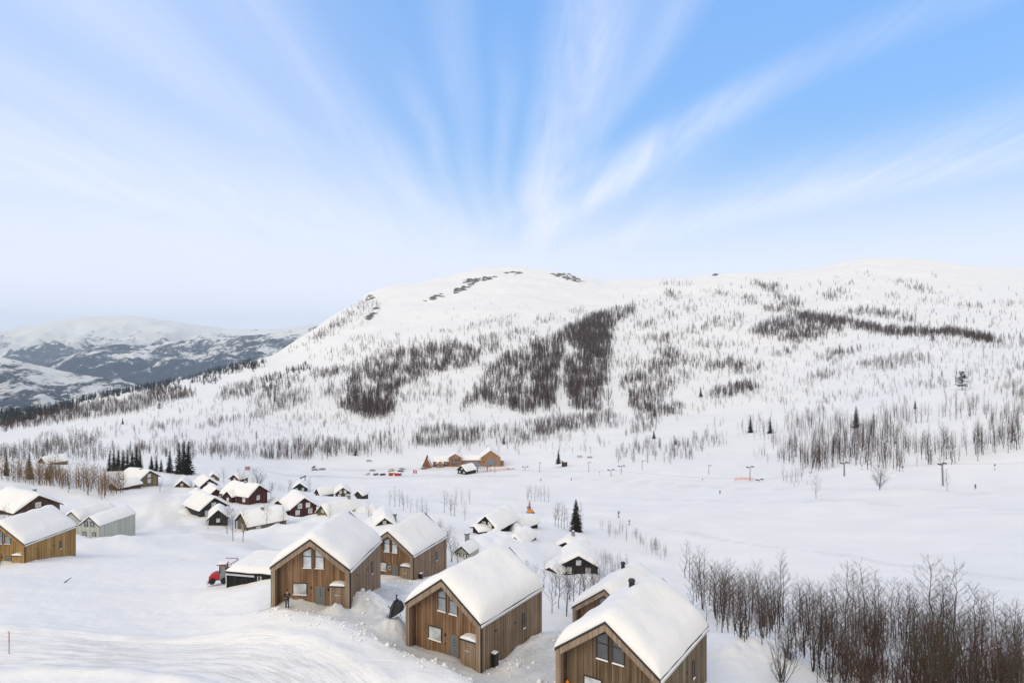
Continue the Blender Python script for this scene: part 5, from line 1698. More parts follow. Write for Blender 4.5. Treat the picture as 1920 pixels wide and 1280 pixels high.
def person(label, loc, rz, pose, jacket, trousers, group=None, skis=False, hat=None, sub=2):
    p = empty('person', loc, R(rz), label, 'person', group)
    arms = pose
    # skeleton: facing -y
    J = [(0, 0, 0.95, 0.15, 0.11), (0, 0, 1.15, 0.14, 0.10), (0, 0, 1.38, 0.17, 0.11), (0, -0.01, 1.50, 0.07), (0, -0.03, 1.60, 0.075, 0.09), (0, -0.02, 1.72, 0.07, 0.085)]
    E = [(0, 1), (1, 2), (2, 3), (3, 4), (4, 5)]
    for s_ in (-1, 1):
        b = len(J)
        lg = arms['legs'][0 if s_ < 0 else 1]
        J += [(s_ * 0.10, 0, 0.88, 0.095), (lg[0][0], lg[0][1], lg[0][2], 0.065), (lg[1][0], lg[1][1], lg[1][2], 0.045), (lg[1][0], lg[1][1] - 0.14, lg[1][2] - 0.03, 0.04)]
        E += [(0, b), (b, b + 1), (b + 1, b + 2), (b + 2, b + 3)]
        b = len(J)
        am = arms['arms'][0 if s_ < 0 else 1]
        J += [(s_ * 0.19, 0, 1.42, 0.065), (am[0][0], am[0][1], am[0][2], 0.045), (am[1][0], am[1][1], am[1][2], 0.036), (am[2][0], am[2][1], am[2][2], 0.03)]
        E += [(2, b), (b, b + 1), (b + 1, b + 2), (b + 2, b + 3)]
        hb = len(J) - 1
        if sub > 1:      # five short fingers
            d = Vector(am[2]) - Vector(am[1])
            d.normalize()
            sd_ = Vector((s_ * 0.6, -0.8, 0)).normalized()
            for k in range(5):
                f = Vector(am[2]) + d * (0.05 if k else 0.0) + sd_ * (0.018 * (k - 2))
                tip = f + d * (0.06 if k else 0.03) + sd_ * (0.0 if k else -0.05) + Vector((0, 0, -0.01 * k))
                J.append((*f, 0.010))
                J.append((*tip, 0.008))
                E += [(hb, len(J) - 2), (len(J) - 2, len(J) - 1)]
    skin_body('body', J, E, M['skin'], p, 0, sub)
    # clothing
    JJ = [(0, 0, 0.82, 0.185, 0.14), (0, 0, 1.0, 0.185, 0.14), (0, 0, 1.2, 0.18, 0.135), (0, 0, 1.40, 0.20, 0.135), (0, 0, 1.50, 0.09)]
    EE = [(0, 1), (1, 2), (2, 3), (3, 4)]
    for k, s_ in enumerate((-1, 1)):
        am = arms['arms'][k]
        b = len(JJ)
        JJ += [(s_ * 0.21, 0, 1.41, 0.09), (*am[0], 0.07), (*am[1], 0.052)]
        EE += [(3, b), (b, b + 1), (b + 1, b + 2)]
    skin_body('jacket', JJ, EE, jacket, p, 1, sub)
    JT = [(0, 0, 0.95, 0.165, 0.13)]
    ET = []
    for k, s_ in enumerate((-1, 1)):
        lg = arms['legs'][k]
        b = len(JT)
        JT += [(s_ * 0.10, 0, 0.86, 0.115), (*lg[0], 0.085), (lg[1][0], lg[1][1], lg[1][2] + 0.06, 0.065)]
        ET += [(0, b), (b, b + 1), (b + 1, b + 2)]
    skin_body('trousers', JT, ET, trousers, p, 0, sub)
    for k in range(2):
        a = arms['legs'][k][1]
        MB().prism([(a[1] - 0.2, a[2] - 0.09), (a[1] + 0.09, a[2] - 0.09), (a[1] + 0.08, a[2] + 0.09), (a[1] - 0.05, a[2] + 0.08), (a[1] - 0.2, a[2] - 0.02)], a[0] - 0.055, a[0] + 0.055, Matrix(((0, 1, 0, 0), (1, 0, 0, 0), (0, 0, 1, 0), (0, 0, 0, 1)))).build('shoe', M['black'], p)
    MB().lathe([(0.098, 1.665), (0.108, 1.72), (0.10, 1.78), (0.06, 1.825), (0.01, 1.835)], 12, Matrix.Translation((0, 0.012, 0))).build('hair' if hat is None else 'hat', M['hair'] if hat is None else hat, p, smooth=True)
    if sub > 1:
        for s_ in (-1, 1):
            MB().lathe([(0.004, -0.01), (0.012, 0.0), (0.004, 0.01)], 6, Matrix.Translation((s_ * 0.032, -0.108, 1.665))).build('eye', M['black'], p)
            MB().lathe([(0.012, -0.03), (0.02, 0.0), (0.012, 0.03)], 6, Matrix.Translation((s_ * 0.085, -0.01, 1.655))).build('ear', M['skin'], p)
        MB().lathe([(0.016, -0.025), (0.008, 0.02)], 6, Matrix.Translation((0, -0.12, 1.635))).build('nose', M['skin'], p)
        MB().box(-0.025, 0.025, -0.115, -0.1, 1.588, 1.598).build('mouth', plain('lips', (0.3, 0.1, 0.09), 0.6), p)
    if skis:
        for k in range(2):
            a = arms['legs'][k][1]
            MB().box(a[0] - 0.05, a[0] + 0.05, -0.95, 0.75, -0.02, 0.01).build('ski', M['black'], p)
            h_ = arms['arms'][k][2]
            MB().tube([(h_[0], h_[1], h_[2] + 0.05), (h_[0] + 0.1, h_[1] + 0.35, 0.0)], 0.015, 4).build('pole', M['metal_dark'], p)
    return p


STAND = {'legs': [[(-0.11, -0.02, 0.48), (-0.12, 0.02, 0.08)], [(0.11, -0.03, 0.48), (0.13, 0.0, 0.08)]],
         'arms': [[(-0.30, 0.03, 1.16), (-0.12, -0.26, 1.10), (-0.03, -0.32, 1.12)], [(0.30, 0.02, 1.17), (0.16, -0.26, 1.28), (0.06, -0.30, 1.38)]]}
SKI = {'legs': [[(-0.11, -0.14, 0.5), (-0.12, 0.0, 0.10)], [(0.11, -0.14, 0.5), (0.12, 0.0, 0.10)]],
       'arms': [[(-0.30, -0.1, 1.15), (-0.28, -0.34, 1.05), (-0.28, -0.42, 1.05)], [(0.30, -0.1, 1.15), (0.28, -0.34, 1.05), (0.28, -0.42, 1.05)]]}
px_, py_ = col_x(538.5, 66.0), 66.0
person('person in black jacket and jeans standing in front of the first cabin', (px_, py_, gz(px_, py_) + 0.0), 8, STAND, M['jacket'], M['jeans'])
for px, py, d, rz, lb, jk in ((1071, 905, 392, 60, 'skier in dark red on the flat below the lamp posts', M['wood_red']), (1350, 934, 305, -40, 'dark dressed skier alone on the middle of the piste', M['jacket']), (1829, 906, 255, -60, 'skier in black gliding at the right edge of the lift', M['jacket']),
                               (1014, 906, 400, 20, 'skier just above the small grove of birches', M['jeans']), (920, 881, 455, 0, 'person standing in front of the lodge gate', M['jeans'])):
    x, y, z = T3(px, d)
    person(lb, (x, y, z + 0.02), rz, SKI, jk, M['jacket'], 'people on the piste', True, M['black'], 1)

# loose clods along the ploughed edges
cl_r = np.random.default_rng(61)
CV, CT = [], []
c_off = 0
oct_v = np.array([(1, 0, 0), (0, 1, 0), (-1, 0, 0), (0, -1, 0), (0, 0, 1), (0, 0, -1)], dtype=float)
oct_f = np.array([(0, 1, 4), (1, 2, 4), (2, 3, 4), (3, 0, 4), (1, 0, 5), (2, 1, 5), (3, 2, 5), (0, 3, 5)])
for pl, n_, sp in ((DRIVE, 420, 2.6), (DRIVE2, 120, 1.6), (DRIVE3, 130, 2.0), (BANK, 160, 0.8)):
    seg = np.array(pl)
    for k in range(n_):
        i = cl_r.integers(len(seg) - 1)
        t = cl_r.random()
        q = seg[i] * (1 - t) + seg[i + 1] * t
        dv = seg[i + 1] - seg[i]
        nv_ = np.array([-dv[1], dv[0]]) / np.hypot(*dv)
        off_ = sp * cl_r.choice([-1, 1]) + cl_r.normal(0, 0.8)
        x, y = q + nv_ * off_
        s_ = cl_r.lognormal(-2.3, 0.5)
        v = oct_v * cl_r.uniform(0.6, 1.2, (6, 1)) * s_ * np.array([1.2, 1.0, 0.8])
        a = cl_r.uniform(0, 6.28)
        v = v @ np.array([[math.cos(a), math.sin(a), 0], [-math.sin(a), math.cos(a), 0], [0, 0, 1]])
        CV.append((v, x, y))
zz_ = height(np.array([c[1] for c in CV]), np.array([c[2] for c in CV]))
CV2 = []
for (v, x, y), z in zip(CV, zz_):
    CV2.append(v + np.array([x, y, z + 0.03]))
    CT.append(oct_f + c_off)
    c_off += 6
co = link_mesh('snow_clods', np_mesh('snow_clods', np.concatenate(CV2), np.concatenate(CT), M['snow']))
tag(co, 'small loose snow clods along the ploughed edges', None, None, 'stuff')

# ------------------------------------------------------------------ trees
class Twigs:
    """triangle soup of tapered 3-sided sticks"""
    def __init__(s):
        s.v, s.f = [], []

    def cone(s, p, q, r):
        """stick from p (radius r) to a point q: 3 triangles"""
        d = (q - p)
        L = d.length
        if L < 1e-6:
            return
        d = d / L
        a = d.orthogonal().normalized()
        b = d.cross(a)
        i = len(s.v)
        for t in (0.0, 2.0944, 4.1888):
            s.v.append(p + (a * math.cos(t) + b * math.sin(t)) * r)
        s.v.append(q)
        s.f += [(i, i + 1, i + 3), (i + 1, i + 2, i + 3), (i + 2, i, i + 3)]

    def limb(s, pts, rad, n=3):
        i0 = len(s.v)
        for k, p in enumerate(pts):
            d = (pts[min(k + 1, len(pts) - 1)] - pts[max(k - 1, 0)]).normalized()
            a = d.orthogonal().normalized()
            b = d.cross(a)
            for j in range(n):
                t = 2 * math.pi * j / n
                s.v.append(p + (a * math.cos(t) + b * math.sin(t)) * rad[k])
        for k in range(len(pts) - 1):
            for j in range(n):
                j2 = (j + 1) % n
                a0, a1, b0, b1 = i0 + k * n + j, i0 + k * n + j2, i0 + (k + 1) * n + j, i0 + (k + 1) * n + j2
                s.f += [(a0, a1, b1), (a0, b1, b0)]

    def arr(s):
        return np.array([tuple(p) for p in s.v], dtype=np.float32), np.array(s.f, dtype=np.int32)


def rvec(rn, s=1.0):
    return Vector((rn.gauss(0, s), rn.gauss(0, s), rn.gauss(0, s)))


def birch_proto(seed, lod, h=9.0, spread=0.24, stems=1, droop=0.0, lean=0.05, start=0.22, tw=1.0, nbr=0, nsb=0):
    """bare birch of height h. lod 2 near, 1 middle, 0 far. returns trunk and crown twigs"""
    rn = random.Random(seed)
    tr, cr = Twigs(), Twigs()
    for st in range(stems):
        az0 = rn.uniform(0, 6.28)
        ln = lean + (0.10 if stems > 1 else 0) * rn.uniform(0.5, 1.5)
        hh = h * (1 if st == 0 else rn.uniform(0.7, 0.95))
        nseg = 7 if lod == 2 else (5 if lod == 1 else 1)
        pts = []
        for k in range(nseg + 1):
            t = k / nseg
            w_ = Vector((rn.gauss(0, 0.012), rn.gauss(0, 0.012), 0)) * hh * (1 if k else 0)
            pts.append(Vector((math.cos(az0) * ln * hh * t ** 1.4, math.sin(az0) * ln * hh * t ** 1.4, hh * t)) + w_)
        pts[0].z = -0.4
        r0 = hh * 0.0105 * (1.0 if lod else 0.75) * tw
        tr.limb(pts, [max(r0 * (1 - 0.9 * k / nseg), 0.006 * hh / 9) for k in range(nseg + 1)], 5 if lod == 2 else 3)

        def along(t):
            f = t * nseg
            i = min(int(f), nseg - 1)
            return pts[i].lerp(pts[i + 1], f - i)
        nb = nbr or {2: 26, 1: 18, 0: 12}[lod]
        for b in range(nb):
            t = start + (0.99 - start) * (b + rn.random()) / nb
            p = along(t)
            az = b * 2.4 + rn.uniform(-0.5, 0.5)
            L = hh * spread * (0.35 + 1.15 * (1 - t) ** 0.7) * rn.uniform(0.7, 1.25) * min(1.0, 0.45 + (t - start) * 4)
            up = rn.uniform(0.55, 1.1) if lod else rn.uniform(0.25, 0.95)
            d = Vector((math.cos(az), math.sin(az), up)).normalized()
            if lod == 0:
                q = p + d * L * 1.1 + Vector((0, 0, L * rn.uniform(-0.1, 0.35)))
                cr.cone(p, q, hh * 0.0070 * tw)
                continue
            m = p + d * L * 0.55
            q = m + (d + Vector((0, 0, 0.35 - droop)) + rvec(rn, 0.12)).normalized() * L * 0.55
            rb = hh * 0.0036 * (1 - 0.5 * t) * tw
            if lod == 2:
                tr.limb([p, m, q], [rb, rb * 0.7, rb * 0.25], 3)
            else:
                cr.limb([p, m], [rb * 1.25, rb * 0.9], 3)
                cr.cone(m, q, rb * 0.9)
            ns = nsb or (7 if lod == 2 else 6)
            for s_ in range(ns):
                u = rn.uniform(0.2, 1.0)
                o = p.lerp(m, u * 2) if u < 0.5 else m.lerp(q, u * 2 - 1)
                dd = (d + rvec(rn, 0.55) + Vector((0, 0, 0.45 - droop))).normalized()
                l2 = L * rn.uniform(0.25, 0.55)
                e = o + dd * l2
                cr.cone(o, e, rb * (0.42 if lod == 2 else 0.62))
                if lod == 2:
                    for k in range(3):
                        o2 = o.lerp(e, rn.uniform(0.25, 0.9))
                        d2 = (dd + rvec(rn, 0.55) + Vector((0, 0, 0.2 - droop))).normalized()
                        cr.cone(o2, o2 + d2 * l2 * rn.uniform(0.35, 0.7), rb * 0.27)
    return tr.arr(), cr.arr()


def shrub_proto(seed, h=2.6, n=16, lod=2, tw=1.0):
    """many-stemmed bare bush"""
    rn = random.Random(seed)
    tr, cr = Twigs(), Twigs()
    for k in range(n):
        az = rn.uniform(0, 6.28)
        out = rn.uniform(0.15, 0.75)
        d = Vector((math.cos(az) * out, math.sin(az) * out, 1)).normalized()
        L = h * rn.uniform(0.6, 1.05)
        p = Vector((rn.gauss(0, 0.12), rn.gauss(0, 0.12), -0.2))
        m = p + d * L * 0.5 + rvec(rn, 0.05)
        q = m + (d + Vector((0, 0, 0.25))).normalized() * L * 0.5
        r_ = h * 0.010 * tw
        tr.limb([p, m, q], [r_, r_ * 0.7, r_ * 0.2], 3)
        for s_ in range(9 if lod == 2 else 4):
            u = rn.uniform(0.25, 1)
            o = p.lerp(m, u * 2) if u < 0.5 else m.lerp(q, u * 2 - 1)
            dd = (d + rvec(rn, 0.45) + Vector((0, 0, 0.2))).normalized()
            l2 = L * rn.uniform(0.15, 0.38)
            cr.cone(o, o + dd * l2, r_ * 0.5)
            if lod == 2:
                for _k in range(2):
                    o2 = o + dd * l2 * rn.uniform(0.3, 0.9)
                    cr.cone(o2, o2 + (dd + rvec(rn, 0.5)).normalized() * l2 * 0.5, r_ * 0.3)
    return tr.arr(), cr.arr()


def spruce_proto(seed, lod, h=9.0, width=0.22, base=0.06, ragged=0.3):
    rn = random.Random(seed)
    tr, cr = Twigs(), Twigs()
    tr.limb([Vector((0, 0, -0.4)), Vector((0, 0, h * 0.97))], [h * 0.016, h * 0.003], 5)
    tiers = {2: 26, 1: 16, 0: 6}[lod]
    for k in range(tiers):
        t = base + (1 - base) * k / tiers
        z = h * t
        rad = h * width * (1 - t) ** 0.85 + h * 0.012
        nf = {2: 13, 1: 8, 0: 4}[lod]
        for j in range(nf):
            az = 2 * math.pi * (j + 0.5 * (k % 2)) / nf + rn.uniform(-0.2, 0.2)
            L = rad * rn.uniform(1 - ragged, 1 + ragged)
            wd = L * math.tan(math.pi / nf) * (1.05 if lod else 1.5)
            o = Vector((0, 0, z))
            d = Vector((math.cos(az), math.sin(az), 0))
            sv = Vector((-math.sin(az), math.cos(az), 0))
            mid = o + d * L * 0.55 + Vector((0, 0, -L * 0.16))
            tip = o + d * L + Vector((0, 0, -L * rn.uniform(0.15, 0.38)))
            i = len(cr.v)
            th = h / tiers * 0.9
            cr.v += [o + Vector((0, 0, th * 0.5)), mid + sv * wd * 0.6 + Vector((0, 0, -th * 0.35)), tip, mid - sv * wd * 0.6 + Vector((0, 0, -th * 0.35)), mid + Vector((0, 0, th * 0.15))]
            cr.f += [(i, i + 1, i + 4), (i + 1, i + 2, i + 4), (i + 2, i + 3, i + 4), (i + 3, i, i + 4)]
            if lod == 2:
                for q in range(4):
                    b0 = o.lerp(tip, rn.uniform(0.35, 1.0))
                    cr.cone(b0, b0 + (d * 0.6 + rvec(rn, 0.5) + Vector((0, 0, -0.5))).normalized() * L * 0.22, h * 0.006)
    cr.cone(Vector((0, 0, h * 0.9)), Vector((0, 0, h)), h * 0.012)
    return tr.arr(), cr.arr()


def pine_proto(seed, h=8.0):
    rn = random.Random(seed)
    tr, cr = Twigs(), Twigs()
    tr.limb([Vector((0, 0, -0.4)), Vector((0.1, 0, h * 0.5)), Vector((0, 0.1, h * 0.95))], [h * 0.02, h * 0.014, h * 0.004], 5)
    for k in range(64):
        t = rn.uniform(0.18, 1.0)
        az = k * 2.4
        L = h * 0.36 * (1.12 - t) * rn.uniform(0.45, 1.15) + 0.4
        p = Vector((0, 0, h * t))
        q = p + Vector((math.cos(az), math.sin(az), rn.uniform(0.0, 0.25))) * L
        tr.limb([p, q], [h * 0.006, h * 0.002], 3)
        for s_ in range(20):
            o = p.lerp(q, rn.uniform(0.35, 1.05)) + rvec(rn, L * 0.07)
            cr.cone(o, o + (rvec(rn, 1) + Vector((0, 0, 0.3))).normalized() * h * 0.05, h * 0.009)
    return tr.arr(), cr.arr()


def proto_mesh(name, ar, mat):
    return np_mesh(name, ar[0], ar[1], mat)


def proto_pair(name, gen, tmat, cmat):
    t, c = gen
    return proto_mesh(name + '_trunk', t, tmat), proto_mesh(name + '_crown', c, cmat), t, c


def place_tree(pair, loc, s, rz, name, label, cat, group, sz=1.0):
    e = empty(name, loc, rz, label, cat, group)
    e.scale = (s, s, s * sz)
    link_mesh('trunk', pair[0], e)
    link_mesh('crown', pair[1], e)
    return e


NEAR_B = [proto_pair('birch_near', birch_proto(500 + k, 2, spread=(0.20 + 0.02 * (k % 4)), stems=1 + (k % 3 == 2), lean=0.02 + 0.04 * (k % 3), start=0.18 + 0.05 * (k % 3)), M['bark'], M['twig_brown'] if k % 4 else M['twig_grey']) for k in range(9)]
ROUND_B = proto_pair('birch_round', birch_proto(540, 2, h=8, spread=0.40, stems=2, start=0.10, droop=0.15, tw=1.9), M['bark'], M['twig_grey'])
MID_G = [proto_pair('birch_mid_grey', birch_proto(560 + k, 1, spread=0.17 + 0.02 * (k % 3), stems=1 + (k % 4 == 3), tw=1.25), M['bark'], M['twig_grey']) for k in range(7)]
MID_B = [proto_pair('birch_mid_brown', birch_proto(580 + k, 1, spread=0.16 + 0.02 * (k % 3), tw=1.35), M['bark'], M['twig_brown']) for k in range(6)]
MID_T = [proto_pair('birch_tan', birch_proto(600 + k, 1, spread=0.26, stems=1 + k % 2, start=0.1, tw=1.3), M['twig_tan'], M['twig_tan']) for k in range(5)]
SHRUB = [proto_pair('shrub', shrub_proto(620 + k), M['bark'], M['twig_brown']) for k in range(4)]
SPR2 = [proto_pair('spruce_near', spruce_proto(640 + k, 2, width=0.23), M['bark'], M['needle_brown']) for k in range(1)]
SPR1 = [proto_pair('spruce', spruce_proto(650 + k, 1, width=0.20 + 0.03 * (k % 3)), M['bark'], M['needle']) for k in range(4)]
PINE = proto_pair('pine', pine_proto(670), M['bark'], M['needle'])


def in_poly(x, y, poly):
    c = np.zeros(np.shape(x), dtype=bool)
    n = len(poly)
    for i in range(n):
        (x0, y0), (x1, y1) = poly[i], poly[(i + 1) % n]
        if y0 == y1:
            continue
        c ^= ((y0 > y) != (y1 > y)) & (x < (x1 - x0) * (y - y0) / (y1 - y0) + x0)
    return c


def scatter(poly, dens, rg, clump=0.5, seed=0):
    """photo positions inside a polygon, dens trees per 100 square pixels, thinned by clumps"""
    P = np.array(poly)
    x0, y0 = P.min(0)
    x1, y1 = P.max(0)
    n = rg.poisson(max(0.1, (x1 - x0) * (y1 - y0) * dens / 100.0))
    x, y = rg.uniform(x0, x1, n), rg.uniform(y0, y1, n)
    k = in_poly(x, y, poly)
    x, y = x[k], y[k]
    if clump > 0 and len(x):
        nz = gnoise(x / 16.0 + seed * 5.7, y / 9.0 + seed * 3.3, 33) + 0.6 * gnoise(x / 6.0, y / 8.0, 44)
        k = nz > (clump - 0.5) * 0.9
        x, y = x[k], y[k]
        x = x + rg.normal(0, 5.0, len(x))
        y = y + rg.normal(0, 2.4, len(y))
    return x, y


def C3(*p):
    return [(a / 3.0, 560 + b / 3.0) for a, b in p]


def C4(*p):
    return [(500 + a / 3.0, 480 + b / 3.0) for a, b in p]


def C5(*p):
    return [(1000 + a / 3.2, 460 + b / 3.2) for a, b in p]


def C6(*p):
    return [(1400 + a / 3.692, 460 + b / 3.692) for a, b in p]


def CM(*p):
    return [(1380 + a / 3.556, 740 + b / 3.556) for a, b in p]


